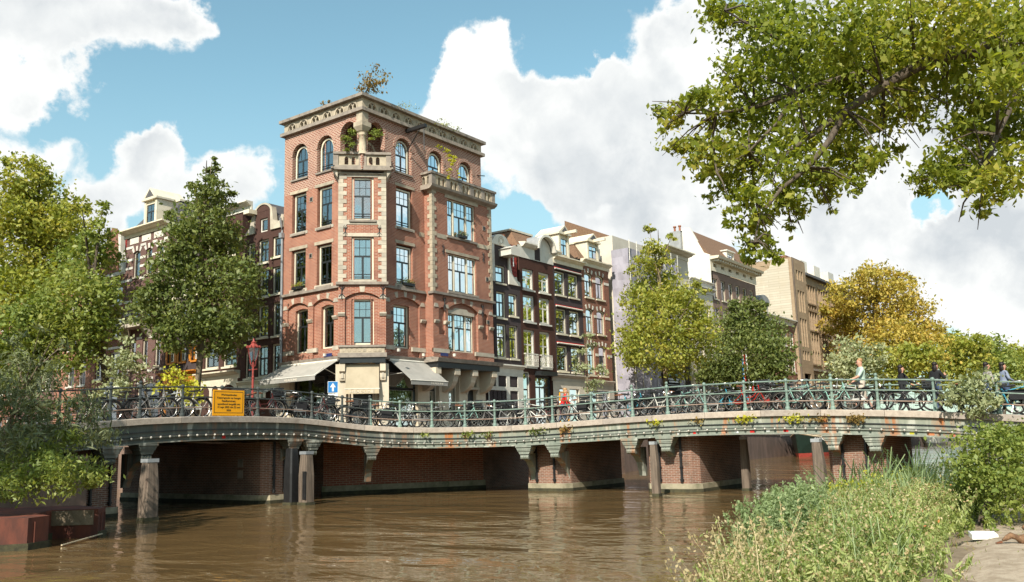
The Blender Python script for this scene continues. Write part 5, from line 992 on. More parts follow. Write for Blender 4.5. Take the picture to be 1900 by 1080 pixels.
for (nm, lab, s0, s1, g1, g2, o) in (('iron_bridge', 'shade-darkened green iron girder bridge carrying the yellow notice, left of the corner', 0, SPLIT, 'greenshaded', 'greenshaded', (-13, -8.6)), ('iron_bridge', 'sunlit pale green girder bridge with rust streaks and people, right of the corner', SPLIT, 15, 'greenrust', 'green', (-4, -22))):
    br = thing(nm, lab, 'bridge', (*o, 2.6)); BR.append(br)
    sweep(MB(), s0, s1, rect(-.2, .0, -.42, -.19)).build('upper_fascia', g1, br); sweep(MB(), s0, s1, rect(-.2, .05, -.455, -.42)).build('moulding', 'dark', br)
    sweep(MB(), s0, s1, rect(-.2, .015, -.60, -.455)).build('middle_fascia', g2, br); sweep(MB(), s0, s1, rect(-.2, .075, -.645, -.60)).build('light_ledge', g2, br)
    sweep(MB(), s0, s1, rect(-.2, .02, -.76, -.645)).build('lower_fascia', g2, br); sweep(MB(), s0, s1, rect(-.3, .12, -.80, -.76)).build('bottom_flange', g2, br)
    L0, L1 = L_at(s0), L_at(s1); k = int((L1-L0)/1.9)
    for i in range(k):
        a, b = s_at(L0+(L1-L0)*i/k+.006), s_at(L0+(L1-L0)*(i+1)/k-.006); sweep(MB(), a, b, [(-.5, -.2), (.10, -.2), (.10, -.02), (.08, 0), (-.5, 0)], .5).build('kerb_stone', 'kerb', br)
    top, bot = MB(), MB(); n = 60
    for i in range(n):
        a, b = s0+(s1-s0)*i/n, s0+(s1-s0)*(i+1)/n; ia, ib = catm(INNER, a), catm(INNER, b); za, zb = path(a)[3], path(b)[3]; pa, pb = pt(a, -.5), pt(b, -.5)
        top.poly([(pa.x, pa.y, za-.03), (pb.x, pb.y, zb-.03), (ib.x, ib.y, zb+.02), (ia.x, ia.y, za+.02)]); qa, qb = pt(a, -.2), pt(b, -.2)
        bot.poly([(qa.x, qa.y, za-.62), (qb.x, qb.y, zb-.62), (ib.x, ib.y, zb-.62), (ia.x, ia.y, za-.62)])
        if not 5 < a < 9: bot.poly([(ia.x, ia.y, za-.8), (ib.x, ib.y, zb-.8), (ib.x, ib.y, zb+.02), (ia.x, ia.y, za+.02)])
    top.build('roadway', 'asphalt', br); bot.build('underside', 'greenshaded', br)
    for o in (-1.1, -2.2, -3.3, -4.4): sweep(MB(), s0, 4.2 if s1 < 10 else s1, rect(o-.1, o+.1, -.80, -.62), .9).build('girder', 'greenshaded', br) if s1 < 10 else sweep(MB(), 9.2, s1, rect(o-.1, o+.1, -.80, -.62), .9).build('girder', 'greenshaded', br)
# consoles under the girders
def console(par, s, side=1):
    F = (lambda s: (lambda u, n, z: tuple(Vector((path(s)[0].x, path(s)[0].y, path(s)[3]-.80)) + Vector((path(s)[1].x*u+path(s)[2].x*n, path(s)[1].y*u+path(s)[2].y*n, z)))))(s)
    mt = 'greenshaded' if s < SPLIT else 'green'
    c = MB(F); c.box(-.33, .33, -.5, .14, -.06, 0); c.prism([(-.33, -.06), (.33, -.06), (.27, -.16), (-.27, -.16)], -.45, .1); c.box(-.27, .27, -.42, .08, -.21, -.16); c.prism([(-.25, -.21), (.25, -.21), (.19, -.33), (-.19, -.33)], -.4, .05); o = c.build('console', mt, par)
    r = MB(F); r.tube([(-.17, -.07, -.43), (.17, -.07, -.43)], .10, 10); [r.tube([(u-.012, -.07, -.43), (u+.012, -.07, -.43)], .115, 10) for u in (-.15, -.05, .05, .15)]; r.build('scroll', mt, o)
    a = MB(F); pts = [(-.1, -.3), (-.14, -.52), (-.45, -.62), (-.75, -.85), (-.95, -1.2), (-1.0, -1.36), (-1.14, -1.36), (-1.14, -.3)]; a.prismu(pts, -.13, .13); a.build('arm', mt, o)
for s in (1.268, 1.578, 3.098, 3.552, 5.272): console(BR[0], s)
for s in (9.202, 9.951, 10.874, 11.23, 12.529, 12.774): console(BR[1], s)
# piers
def pier(label, F, w, L_, mt='brick_pier', h=2.0):
    """front face at n=0, w wide along u, reaching back L_ metres under the bridge"""
    p = F(w/2, 0, 0); r = thing('bridge_pier', label, 'bridge pier', (p[0], p[1], 0)); c = .3
    def pr(z0, z1, e, nm, m):
        b = MB(F); P = [(-e, -L_-e), (-e, -c), (c*.6, e), (w-c*.6, e), (w+e, -c), (w+e, -L_-e)]; k = 6
        b.idx([(u, n, z0) for u, n in P]+[(u, n, z1) for u, n in P], [tuple(range(k)), tuple(range(2*k-1, k-1, -1))]+[(i, (i+1) % k, k+(i+1) % k, k+i) for i in range(k)]); b.build(nm, m, r)
    pr(-2, h, 0, 'brickwork', mt); pr(-2, .30, .06, 'footing', 'ledge'); pr(-2, .12, .075, 'tide_line', 'tide')
    for u in (w*.3, w*.72):
        b = MB(F); b.tube([(u, .05, .36), (u, .05, h)], .05, 6); [b.tube([(u, .05, z-.03), (u, .05, z+.03)], .075, 6) for z in (.45, .9, 1.35)]; b.build('fender_rod', 'black', r)
    for u, z in ((-.003, .9), (-.003, 1.3)): MB(F).box(u-.02, u+.0, -1.6, -1.3, z, z+.3).build('stone_block', 'greystone', r)
    return r
FPX = lambda x, y: (lambda u, n, z: (x-n, y-u, z))
pier('brick bridge pier nearest the sunlit corner abutment, between two pairs of consoles', FPX(-3.95, -13.4), 2.0, 4.3); pier('brick bridge pier behind the white-capped middle timber post', FPX(-3.7, -18.7), 2.05, 4.2); pier('brick bridge pier half hidden by the bank weeds', FPX(-3.05, -25.15), 1.8, 4.0)
FPL = lambda x, y: (lambda u, n, z: (x+u, y-n, z))
pier('dark brick pier in deep shade under the yellow notice', FPL(-12.5, -8.0), 1.15, 9.4, h=2.2); pier('dark pier behind the planter willow at the left bank', FPL(-19.4, -7.9), 1.5, 9.4, h=2.1)
# mooring piles
def pile(label, x, y, w, h, mt='timber', rz=0, cap=True, lean=(0, 0)):
    r = thing('mooring_post', label, 'post', (x, y, 0)); b = MB(); q = w/2; t = q*.80; zs = [(-2, q), (h*.55, q), (h*.92, t), (h, t*.96)]; V = []
    ca, sa = math.cos(rz), math.sin(rz)
    for z, k in zs:
        for (a, c) in ((-1, -.75), (-.75, -1), (.75, -1), (1, -.75), (1, .75), (.75, 1), (-.75, 1), (-1, .75)): V.append((x+(a*ca-c*sa)*k+lean[0]*max(z, 0), y+(a*sa+c*ca)*k+lean[1]*max(z, 0), z))
    b.idx(V, [(i*8+j, i*8+(j+1) % 8, (i+1)*8+(j+1) % 8, (i+1)*8+j) for i in range(3) for j in range(8)]+[tuple(range(24, 32))]); b.build('shaft', mt, r)
    if cap: MB().box(x-t*1.04+lean[0]*h, x+t*1.04+lean[0]*h, y-t*1.04+lean[1]*h, y+t*1.04+lean[1]*h, h-.09, h+.015).build('metal_cap', 'zinc', r)
    MB().box(x-q*1.03, x+q*1.03, y-q*1.03, y+q*1.03, -1, .1).build('tide_line', 'tide', r); return r
pile('broad weathered timber post with white cap beside the rusty planter', -18.5, -10.35, .44, 1.75); pile('dark timber post with domed cap behind the broad leftmost post', -12.1, -.7, .42, 1.97, 'timber')
b_ = pile('timber post with white cap and a black slot in front of the dark pier', -12.4, -10.1, .42, 1.82); MB().box(-12.63, -12.58, -10.31, -10.16, .2, 1.15).build('slot', 'black', b_); pile('black timber pile just left of the slotted post', -12.55, -9.5, .42, 1.95, 'black', cap=False)
pile('slim timber post with white cap in front of the second sunlit pier', -5.85, -20.25, .25, 1.82, lean=(0, .03)); pile('shadowed timber post under the bridge right of the second pier', -2.55, -22.1, .27, 1.9); pile('tall timber post with white top nearest the right bank', -5.9, -25.85, .32, 1.78, lean=(0, .05))
for q, lab in (((-11.5, -28.8, .75), 'peeling white post in the weeds, the shorter of two'), ((-11.4, -29.2, .85), 'peeling white post in the weeds, the taller of two')): pile(lab, q[0], q[1], .16, q[2], 'white', cap=False)
# railings
def post_mesh(tall, mt):
    b = MB(); b.lathe((0, 0, 0), [(.085, 0), (.085, .07), (.062, .11), (.05, .27), (.062, .30), (.046, .34), (.042, .58), (.06, .61), (.06, .66), (.042, .69), (.038, .93), (.066, .95), (.07, 1.0), (.05, 1.04)] + ([(.03, 1.07), (.055, 1.11), (.058, 1.14), (.03, 1.18)] if tall else [(.02, 1.06)]), 8); return b.mesh('post', mt, smooth=False)
PM = {(t, m): post_mesh(t, m) for t in (0, 1) for m in ('railgreen', 'railshaded')}
def railing(label, posts, mt, mt3, off=-.1, P=pt, org=(0, 0, 0)):
    r = thing('bridge_railing', label, 'railing', org)
    for s, tall in posts:
        c = bpy.data.objects.new('post', PM[(tall, mt)]); c.location = P(s, off)-Vector(org); link(c, r, ORG[r.name])
    S = np.linspace(posts[0][0], posts[-1][0], 90)
    for h, rad, m in ((.975, .027, mt), (.635, .02, mt), (.295, .02, mt3)): MB().tube([P(s, off, h) for s in S], rad, 6).build('rail', m, r)
    return r
railing('shade-darkened iron bridge railing with round-topped posts behind the yellow notice', [(.3, 0), (.6, 0), (.93, 0), (1.265, 1), (1.518, 1), (1.926, 0), (2.29, 0), (2.638, 0), (3.562, 0), (4.46, 0), (5.231, 1)], 'railshaded', 'railpink', org=(-13, -8.6, 2.7))
railing('pale green iron bridge railing with round-topped posts in the sun', [(5.25, 0), (6.005, 0), (6.85, 0), (7.685, 0), (8.44, 0), (9.232, 1), (9.915, 0), (10.457, 0), (10.9, 1), (11.26, 1), (11.616, 0), (11.949, 0), (12.254, 0), (12.542, 1), (12.812, 1), (13.137, 0), (13.473, 1), (13.82, 0), (14.2, 0)], 'railgreen', 'railpink', org=(-4, -22, 2.6))
PI_ = lambda s, o=0, dz=0: Vector((catm(INNER, s).x-.15, catm(INNER, s).y, path(s)[3]+dz+.02))
railing('far railing of the sunlit bridge behind the walkers', [(10+.33*k, 0) for k in range(14)], 'railgreen', 'railpink', 0, PI_, (1.2, -22, 2.6)); railing('far railing of the shaded bridge behind the bicycles', [(.3+.4*k, 0) for k in range(9)], 'railshaded', 'railshaded', 0, PI_, (-14, 1.4, 2.6))
# string of bulbs along the girders
sl_ = thing('string_of_lights', 'string of round white bulbs running along both bridge girders', 'string lights', (-6, -12, 2)); bm_ = MB(); bm_.lathe((0, 0, 0), [(.012, .035), (.03, .028), (.042, 0), (.03, -.03), (.01, -.04)], 7); BM = bm_.mesh('light_bulb', 'bulb', smooth=True)
L_ = L_at(.9)
while L_ < L_at(14):
    o = bpy.data.objects.new('light_bulb', BM); o.location = pt(s_at(L_), .11, -.615)-Vector((-6, -12, 2)); link(o, sl_, ORG[sl_.name]); L_ += .335
MB().tube([pt(s, .10, -.575) for s in np.linspace(.9, 14, 130)], .012, 4).build('cable', 'black', sl_)
# little plants rooted under the kerb, stickers on the girder
def leafcloud(pts, size, norm_up=.3, aspect=1.6, droop=0.):
    """numpy leaf quads (folded rhombs) at the points"""
    P = np.asarray(pts, float); n = len(P); a = RNG.normal(size=(n, 3)); a[:, 2] += -droop; a /= np.linalg.norm(a, axis=1)[:, None]
    c = RNG.normal(size=(n, 3)); c[:, 2] += norm_up*3; c -= (c*a).sum(1)[:, None]*a; c /= np.linalg.norm(c, axis=1)[:, None]+1e-9; b = np.cross(a, c)
    s = np.asarray(size)*RNG.choice([.5, .75, 1., 1.25, 1.5], n)*RNG.uniform(.85, 1.15, n); s = s[:, None]
    V = np.stack([P-a*s*.5, P+b*s*.5/aspect+c*s*.08, P+a*s*.5, P-b*s*.5/aspect+c*s*.08], 1).reshape(-1, 3)
    return V, np.arange(4*n).reshape(n, 4)
def leafobj(name, V, Fq, m, parent=None, org=None, **kw):
    o_ = np.array(ORG[parent.name]) if parent is not None else np.array(org or (0, 0, 0), float)
    me = bpy.data.meshes.new(name); me.vertices.add(len(V)); me.vertices.foreach_set('co', (V-o_).astype(np.float32).ravel()); nl = Fq.size
    me.loops.add(nl); me.loops.foreach_set('vertex_index', Fq.astype(np.int32).ravel()); me.polygons.add(len(Fq)); me.polygons.foreach_set('loop_start', np.arange(0, nl, Fq.shape[1], dtype=np.int32)); me.update(calc_edges=True)
    me.materials.append(K[m]); ob = bpy.data.objects.new(name, me)
    if parent is None: ob.location = o_
    link(ob, parent, Vector(o_)); tag(ob, **kw); return ob
for i, (s, m, k, r_, lab) in enumerate(((6.62, 'leaf_green', 40, .10, 'small green tuft under the kerb nearest the corner'), (7.75, 'leaf_green', 90, .16, 'green tuft with a stem under the kerb, left of the orange rust'), (8.25, 'leaf_dark', 60, .14, 'dark green tuft under the kerb beside orange rust'), (9.6, 'leaf_dark', 80, .2, 'dark tuft hanging under the kerb above the first pier'), (10.15, 'leaf_dry', 60, .16, 'brown dry tuft under the kerb above the first pier'), (11.15, 'leaf_vine', 60, .16, 'yellow green weed dangling left of the red bicycle'), (11.55, 'leaf_dry', 40, .14, 'reddish weed under the kerb at mid span'), (11.95, 'leaf_vine', 110, .2, 'yellow weed with red leaves under the kerb'), (12.30, 'leaf_vine', 120, .2, 'bright yellow fern tuft under the kerb left of the man'), (12.47, 'leaf_dry', 70, .16, 'orange brown fern tuft under the kerb'), (12.68, 'leaf_dry', 200, .14, 'round rusty brown moss ball on the girder below the man'))):
    c = pt(s, .14, -.24); pts = np.array(c)+RNG.normal(size=(k, 3))*np.array([.05, r_, .07])*1.0 - np.array([0, 0, .05]); V, Fq = leafcloud(pts, .09, droop=.8); leafobj('kerb_plant', V, Fq, m, org=tuple(c), label=lab, cat='plant', group='weeds rooted under the bridge kerb')
for i, (s, dz, m, w_) in enumerate(((11.35, -.68, 'signwhite', .1), (11.5, -.68, 'red', .1), (11.75, -.69, 'petal', .16), (11.86, -.69, 'signwhite', .13), (11.98, -.69, 'red', .15), (12.1, -.66, 'signwhite', .12), (12.22, -.68, 'red', .16), (2.28, -.7, 'red', .14), (2.2, -.7, 'signwhite', .07), (12.98, -.69, 'leaf_vine', .13), (13.08, -.70, 'petal', .2), (13.2, -.70, 'petal', .16))): sweep(MB(), s, s_at(L_at(s)+w_), rect(.02, .026, dz-.05, dz+.05), .1).build('sticker', m, BR[0 if s < 5 else 1])

# ------------------------------------------------------------------ bicycles along the railings
def make_bike(step=True, crate=False, pannier=False, name='bicycle'):
    r = thing(name, 'bicycle', 'bicycle', (0, 0, 0)); Rw = .345
    for x in (-.54, .56):
        w = MB(); w.ring((x, 0, Rw), Rw-.022, .022, 26, 6); wh = w.build('wheel', 'tyre', r, smooth=True)
        s = MB(); s.ring((x, 0, Rw), Rw-.05, .012, 22, 4); s.tube([(x, -.04, Rw), (x, .04, Rw)], .028, 8)
        for k in range(14): a = 6.2832*k/14; s.tube([(x+.02*math.cos(a+1.5), (.025 if k % 2 else -.025), Rw+.02*math.sin(a+1.5)), (x+(Rw-.05)*math.cos(a), 0, Rw+(Rw-.05)*math.sin(a))], .0035, 3, False)
        s.build('rim', 'steel', wh)
        m = MB(); a0, a1 = ((-.15, 3.3) if x < 0 else (.35, 2.9))
        m.ring((x, 0, Rw), Rw+.02, .02, 14, 4, (a0, a1)); m.build('mudguard', 'bikeblack', r, smooth=True)
    f = MB(); bb = (-.08, 0, .29); seat = (-.25, 0, .86); ht = (.36, 0, .92); hb = (.41, 0, .70); fx = (.56, 0, Rw); rx = (-.54, 0, Rw)
    f.tube([bb, (-.2, 0, .66), seat], .018, 6); f.tube([hb, ht], .02, 6)
    if step: f.tube([hb, (.22, 0, .45), (.05, 0, .33), bb], .02, 6); f.tube([(.385, 0, .8), (.15, 0, .52), (-.15, 0, .5)], .014, 6)
    else: f.tube([hb, bb], .02, 6); f.tube([(.375, 0, .86), (-.21, 0, .74)], .018, 6)
    for y in (-.05, .05): f.tube([(-.2, y*.3, .66), (rx[0], y, rx[2])], .01, 5); f.tube([(bb[0], y*.6, bb[2]), (rx[0], y, rx[2])], .011, 5); f.tube([(hb[0], y, hb[2]), (.46, y, .6), (fx[0], y, fx[2])], .012, 5)
    f.box(-.5, .02, .045, .07, .29, .40); f.build('frame', 'bikeblack', r)
    s = MB(); s.prism([(-.38, .90), (-.36, .95), (-.2, .94), (-.06, .91), (-.06, .89), (-.24, .88)], -.07, .07); s.tube([seat, (-.245, 0, .9)], .014, 6); s.build('saddle', 'saddlebrown' if step and crate else 'bikeblack', r)
    h = MB(); h.tube([ht, (.34, 0, 1.02)], .014, 6); h.tube([(.14, -.29, 1.03), (.27, -.26, 1.05), (.36, -.12, 1.04), (.37, 0, 1.03), (.36, .12, 1.04), (.27, .26, 1.05), (.14, .29, 1.03)], .012, 6); h.build('handlebar', 'steel', r)
    g = MB(); [g.tube([(.12, y, 1.03), (.22, y*.97, 1.045)], .018, 6) for y in (-.29, .29)]; g.build('grip', 'bikeblack', r); l = MB(); l.lathe((.47, 0, .84), [(.02, -.03), (.04, 0), (.03, .04)], 8); l.build('headlamp', 'steel', r)
    c = MB(); c.box(-.86, -.34, -.06, .06, .725, .74); [c.tube([(-.54, y, Rw), (-.62, y, .73)], .007, 4) for y in (-.07, .07)]; c.build('rack', 'bikeblack', r)
    k = MB(); k.tube([(-.08, -.1, .29), (-.08, .1, .29)], .012, 5); k.box(.0, .1, .09, .17, .2, .225); k.box(-.26, -.16, -.17, -.09, .355, .38); k.build('pedals', 'bikeblack', r)
    k = MB(); k.tube([(-.5, .06, .33), (-.42, .14, .01)], .008, 4); k.build('kickstand', 'steel', r)
    if crate:
        b = MB()
        for (a, c_, e, g_) in ((.42, .44, -.2, .2), (.72, .74, -.2, .2), (.42, .74, -.21, -.19), (.42, .74, .19, .21)):
            for z in (.82, .90, .98, 1.05): b.box(a, c_, e, g_, z, z+.045)
        b.box(.42, .74, -.2, .2, .80, .815); b.build('front_crate', 'bikeblack', r)
    if pannier:
        for y in (-1, 1): b = MB(); b.prism([(-.8, .42), (-.42, .42), (-.38, .72), (-.84, .72)], y*.075, y*.2); b.build('pannier', 'blackcloth', r)
    return r
BK = [make_bike(True), make_bike(False), make_bike(True, True), make_bike(True, False, True)]
def place(o, loc, rz, lean=0.):
    o.location = loc; o.rotation_euler = (lean, 0, rz); return o
def colour(o, m):
    for ch in o.children:
        if ch.name.split('.')[0] == 'frame': ch.material_slots[0].link = 'OBJECT'; ch.material_slots[0].material = K[m]
BIKES = [(1.2, 0, 'bikeblack', 0, 0.45, 'black bicycle half hidden by the willow, leftmost on the bridge'), (1.38, 1, 'bikeblack', 1, 0.5, 'black bicycle with brown saddle left of the second tall post'), (1.71, 0, 'bikegrey', 0, 0.45, 'bicycle with pale mudguards left of the yellow notice'), (1.88, 1, 'bikewhite', 0, 0.55, 'white bicycle just left of the yellow notice'), (2.08, 0, 'bikewhite', 1, 0.75, 'pale bicycle partly behind the yellow notice'), (2.78, 2, 'bikemaroon', 0, 0.45, 'maroon bicycle with black front crate right of the yellow notice'), (3.26, 0, 'bikegrey', 1, 0.5, 'grey bicycle below the left awning'), (3.85, 3, 'bikemaroon', 0, 0.55, 'bicycle with panniers and maroon frame below the one-way sign'), (4.64, 2, 'bikeblack', 1, 0.5, 'black bicycle with a front crate before the shop door'), (5.34, 1, 'bikeblack', 0, 0.45, 'black bicycle before the corner shop door, right one'), (5.63, 0, 'bikeblack', 1, 0.7, 'black bicycle leaning behind the tall corner post'), (6.08, 3, 'bikewhite', 0, 0.5, 'bicycle with pale panniers right of the corner post'), (6.46, 0, 'bikegrey', 1, 0.55, 'grey bicycle in front of the big shop window'), (6.89, 1, 'bikeblack', 0, 0.5, 'slim bicycle with red grips below the right awning'), (7.27, 0, 'bikeblack', 1, 0.55, 'black bicycle under the right end of the awning'), (7.67, 2, 'bikemint', 0, 0.5, 'bicycle with mint frame in front of the cream consoles'), (8.1, 0, 'bikeblack', 0, 0.55, 'black bicycle before the arched house door'), (8.44, 1, 'bikegrey', 1, 0.5, 'grey bicycle before the white shutters'), (8.96, 0, 'bikewhite', 0, 0.5, 'white bicycle with brown saddle before the white shopfront'), (9.41, 1, 'bikewhite', 1, 0.55, 'pale bicycle left of the yellow framed board'), (9.74, 0, 'bikemaroon', 0, 0.55, 'small maroon bicycle at the yellow framed board'), (10.02, 2, 'bikeblack', 0, 1.3, 'dark bicycle behind the person in red'), (10.27, 0, 'bikewhite', 1, 0.5, 'white bicycle right of the person in red'), (10.48, 3, 'bikeblack', 0, 0.55, 'black bicycle with panniers under the slender tree'), (10.66, 2, 'bikegrey', 1, 0.5, 'grey bicycle with crate left of the scaffold banner'), (10.83, 0, 'bikeblue', 0, 0.6, 'blue bicycle at the scaffold netting'), (11.0, 1, 'bikeblack', 1, 0.55, 'black bicycle below the scaffold banner'), (11.15, 0, 'bikewhite', 0, 0.5, 'white bicycle right of the scaffold banner'), (11.3, 0, 'bikewhite', 1, 0.55, 'cream bicycle left of the mint one by the dark shop'), (11.44, 1, 'bikemint', 0, 0.45, 'mint green bicycle in front of the dark shop'), (11.58, 0, 'bikegrey', 1, 0.5, 'grey bicycle right of the mint green one'), (11.72, 1, 'bikeblack', 0, 0.6, 'black bicycle under the round dark tree'), (11.83, 0, 'bikeblue', 0, 0.5, 'blue tyred bicycle left of the red one'), (11.96, 2, 'bikered', 0, 0.45, 'bright red bicycle with front crate under the round dark tree'), (12.07, 0, 'bikered', 1, 0.6, 'red bicycle to the right of the bright red crate bicycle'), (12.17, 1, 'bikegrey', 0, 0.5, 'grey bicycle by the flagpole'), (12.31, 1, 'bikemint', 0, 0.45, 'light bicycle with big white rear tyre left of the man'), (12.41, 0, 'bikegrey', 1, 0.6, 'grey bicycle in front of the stone office building'), (12.53, 0, 'bikemint', 0, 0.5, 'mint framed bicycle left of the man in mint'), (12.63, 1, 'bikewhite', 1, 0.6, 'white bicycle at the feet of the man in mint'), (12.72, 1, 'bikeblack', 0, 0.75, 'black bicycle pushed by the man in mint'), (12.91, 0, 'bikeblack', 1, 0.5, 'black bicycle beside the person with curly hair'), (13.01, 1, 'bikeblack', 0, 0.45, 'large black bicycle before the person in dark jacket'), (13.21, 2, 'bikeblack', 1, 0.5, 'black bicycle beneath the pale climber'), (13.32, 0, 'bikegrey', 0, 0.6, 'grey bicycle behind the pale climber, right of the walking pair'), (13.45, 3, 'bikeblack', 1, 0.5, 'dark bicycle with panniers at the last tall post'), (13.54, 1, 'bikeblue', 0, 0.5, 'turquoise bicycle at the right edge')]
used = set(); DECKZ = -.03
for (s, v, col, flip, o, lab) in BIKES:
    if v in used: b = copy_tree(BK[v])
    else: b = BK[v]; used.add(v)
    p, t, n, z = path(s); ang = math.atan2(t.y, t.x)+(math.pi if flip else 0)+random.uniform(-.12, .12)
    place(b, (p.x-n.x*o, p.y-n.y*o, z+DECKZ), ang, random.uniform(-.10, .10)); colour(b, col); tag(b, lab, 'bicycle', 'bicycles parked along the bridge railings')
for k in range(30):
    s = random.choice((random.uniform(2.7, 6.0), random.uniform(6.2, 10.2), random.uniform(10.2, 12.4), random.uniform(11, 13.5))); b = copy_tree(BK[k % 4]); p, t, n, z = path(s); o = random.uniform(.95, 1.5)
    place(b, (p.x-n.x*o, p.y-n.y*o, z+DECKZ), math.atan2(t.y, t.x)+random.choice((0, math.pi))+random.uniform(-.5, .5), random.uniform(-.12, .12)); colour(b, random.choice(('bikeblack', 'bikegrey', 'bikeblack'))); tag(b, 'dark bicycle of the second row, half hidden behind those at the railing', 'bicycle', 'second row of bicycles on the bridge')
# ------------------------------------------------------------------ people
def person(label, loc, rz, J, cols, hair, hairlen=0., extra=None, H=1.75):
    """J: joints (x forward, y left, z up) in units of the standing height; one skinned body"""
    import bmesh
    r = thing('person', label, 'person', loc); bm = bmesh.new(); sk = bm.verts.layers.skin.verify(); vs = {}
    rad = dict(pel=(.085, .075), spi=(.078, .066), che=(.098, .07), nec=(.036, .036), hd0=(.048, .042), hd1=(.062, .05), hd2=(.056, .048), hd3=(.03, .03), shl=(.04, .04), shr=(.04, .04), ell=(.028, .028), elr=(.028, .028), wrl=(.019, .019), wrr=(.019, .019), hal=(.022, .014), har=(.022, .014), thl=(.012, .01), thr=(.012, .01), hil=(.062, .062), hir=(.062, .062), knl=(.042, .042), knr=(.042, .042), anl=(.028, .028), anr=(.028, .028), tol=(.027, .02), tor=(.027, .02), fil=(.012, .009), fir=(.012, .009))
    for k, p in J.items():
        v = bm.verts.new(tuple(c*H for c in p)); v[sk].radius = tuple(q*H for q in rad[k]); vs[k] = v
    vs['pel'][sk].use_root = True
    E = [('pel', 'spi'), ('spi', 'che'), ('che', 'nec'), ('nec', 'hd0'), ('hd0', 'hd1'), ('hd1', 'hd2'), ('hd2', 'hd3'), ('pel', 'hil'), ('pel', 'hir')]
    for s in 'lr': E += [('che', 'sh'+s), ('sh'+s, 'el'+s), ('el'+s, 'wr'+s), ('wr'+s, 'ha'+s), ('ha'+s, 'fi'+s), ('wr'+s, 'th'+s), ('hi'+s, 'kn'+s), ('kn'+s, 'an'+s), ('an'+s, 'to'+s)]
    for a, b in E: bm.edges.new((vs[a], vs[b]))
    me = bpy.data.meshes.new('sk'); bm.to_mesh(me); bm.free(); ob = bpy.data.objects.new('sk', me); COL.objects.link(ob); ob.modifiers.new('s', 'SKIN'); m = ob.modifiers.new('u', 'SUBSURF'); m.levels = 2; m.render_levels = 2
    dg = bpy.context.evaluated_depsgraph_get(); out = bpy.data.meshes.new_from_object(ob.evaluated_get(dg)); bpy.data.objects.remove(ob)
    out.name = 'body'; mats = ['skin', cols['top'], cols['leg'], cols['shoe']]; out.materials.clear(); [out.materials.append(K[q]) for q in mats]
    zone = {}
    for a, b in E: zone[(a, b)] = 0 if a in ('nec', 'hd0', 'hd1', 'hd2') or b in ('hd0',) else (1 if a in ('pel', 'spi', 'che') and b[:2] not in ('hi',) else 0)
    for s in 'lr':
        zone[('sh'+s, 'el'+s)] = 1; zone[('el'+s, 'wr'+s)] = 1 if cols.get('long', 1) else 0; zone[('pel', 'hi'+s)] = 2; zone[('hi'+s, 'kn'+s)] = 2; zone[('kn'+s, 'an'+s)] = 0 if cols.get('shorts') else 2; zone[('an'+s, 'to'+s)] = 3
    segs = [(Vector(J[a])*H, Vector(J[b])*H, zone[(a, b)]) for a, b in E]
    for f in out.polygons:
        c = f.center; best = 9; z_ = 0
        for a, b, q in segs:
            d = b-a; t = max(0, min(1, (c-a).dot(d)/max(d.dot(d), 1e-9))); e = (c-a-d*t).length
            if e < best: best, z_ = e, q
        f.material_index = z_; f.use_smooth = True
    body = bpy.data.objects.new('body', out); link(body, r, ORG[r.name])
    hd = Vector(J['hd1'])*H; up = (Vector(J['hd3'])-Vector(J['hd0'])).normalized()
    def ell(nm, c, rx, ry, rz_, mt, cut=None):
        b = MB(); b.lathe((0, 0, 0), [(math.sin(math.pi*i/8), -math.cos(math.pi*i/8)) for i in range(1, 8)], 12); b.l = [(c[0]+x*rx+cut*0 if cut else c[0]+x*rx, c[1]+y*ry, c[2]+z*rz_) for x, y, z in b.l]; me_ = b.mesh(nm, mt, (0, 0, 0), True); o = bpy.data.objects.new(nm, me_); link(o, r, ORG[r.name]); return o
    hc = Vector(J['hd2'])*H; ell('hair', (hc.x-.028, hc.y, hc.z+.022), .098, .088, .088, hair)
    if hairlen: ell('long_hair', (hc.x-.05, hc.y, hc.z+.03-.09-hairlen*.6), .068, .092, .09+hairlen*.6, hair)
    nz_ = MB(); nz_.lathe((hd.x+.1, hd.y, hd.z), [(.006, -.02), (.016, -.012), (.008, .03)], 6); o = bpy.data.objects.new('nose', nz_.mesh('nose', 'skin')); link(o, r, ORG[r.name])
    if extra: extra(r, J, H, hd)
    r.rotation_euler[2] = rz; return r
def JJ(leg=0., armf=0., turn=0., arml=None, armr=None, lean=0.):
    d = dict(pel=(0, 0, .53), spi=(lean*.3, 0, .63), che=(lean, 0, .755), nec=(lean*1.2, 0, .845), hd0=(lean*1.2+.008, 0, .875), hd1=(lean*1.2+.014, 0, .915), hd2=(lean*1.2+.01, 0, .955), hd3=(lean*1.2, 0, .985))
    for s, q in (('l', 1), ('r', -1)):
        sw = leg*q; arm = (arml if s == 'l' else armr)
        d['sh'+s] = (lean, q*.105, .80); d['hi'+s] = (sw*.1, q*.052, .50); d['kn'+s] = (sw*.55+(.03 if sw < 0 else .0), q*.056, .275); d['an'+s] = (sw*1.0-(.03 if sw < 0 else 0), q*.056, .04); d['to'+s] = (sw*1.0+.085, q*.062, .018)
        if arm is None: d['el'+s] = (lean-sw*.35-.01, q*.135, .63); d['wr'+s] = (lean-sw*.6+.03, q*.14, .49); d['ha'+s] = (lean-sw*.65+.045, q*.14, .445)
        else: d['el'+s], d['wr'+s], d['ha'+s] = [(a[0], q*a[1], a[2]) for a in arm]
        h = Vector(d['ha'+s]); w = Vector(d['wr'+s]); dv = (h-w).normalized(); d['fi'+s] = tuple(h+dv*.03); d['th'+s] = tuple(w+dv*.02+Vector((.022, -q*.01, 0)))
    return d
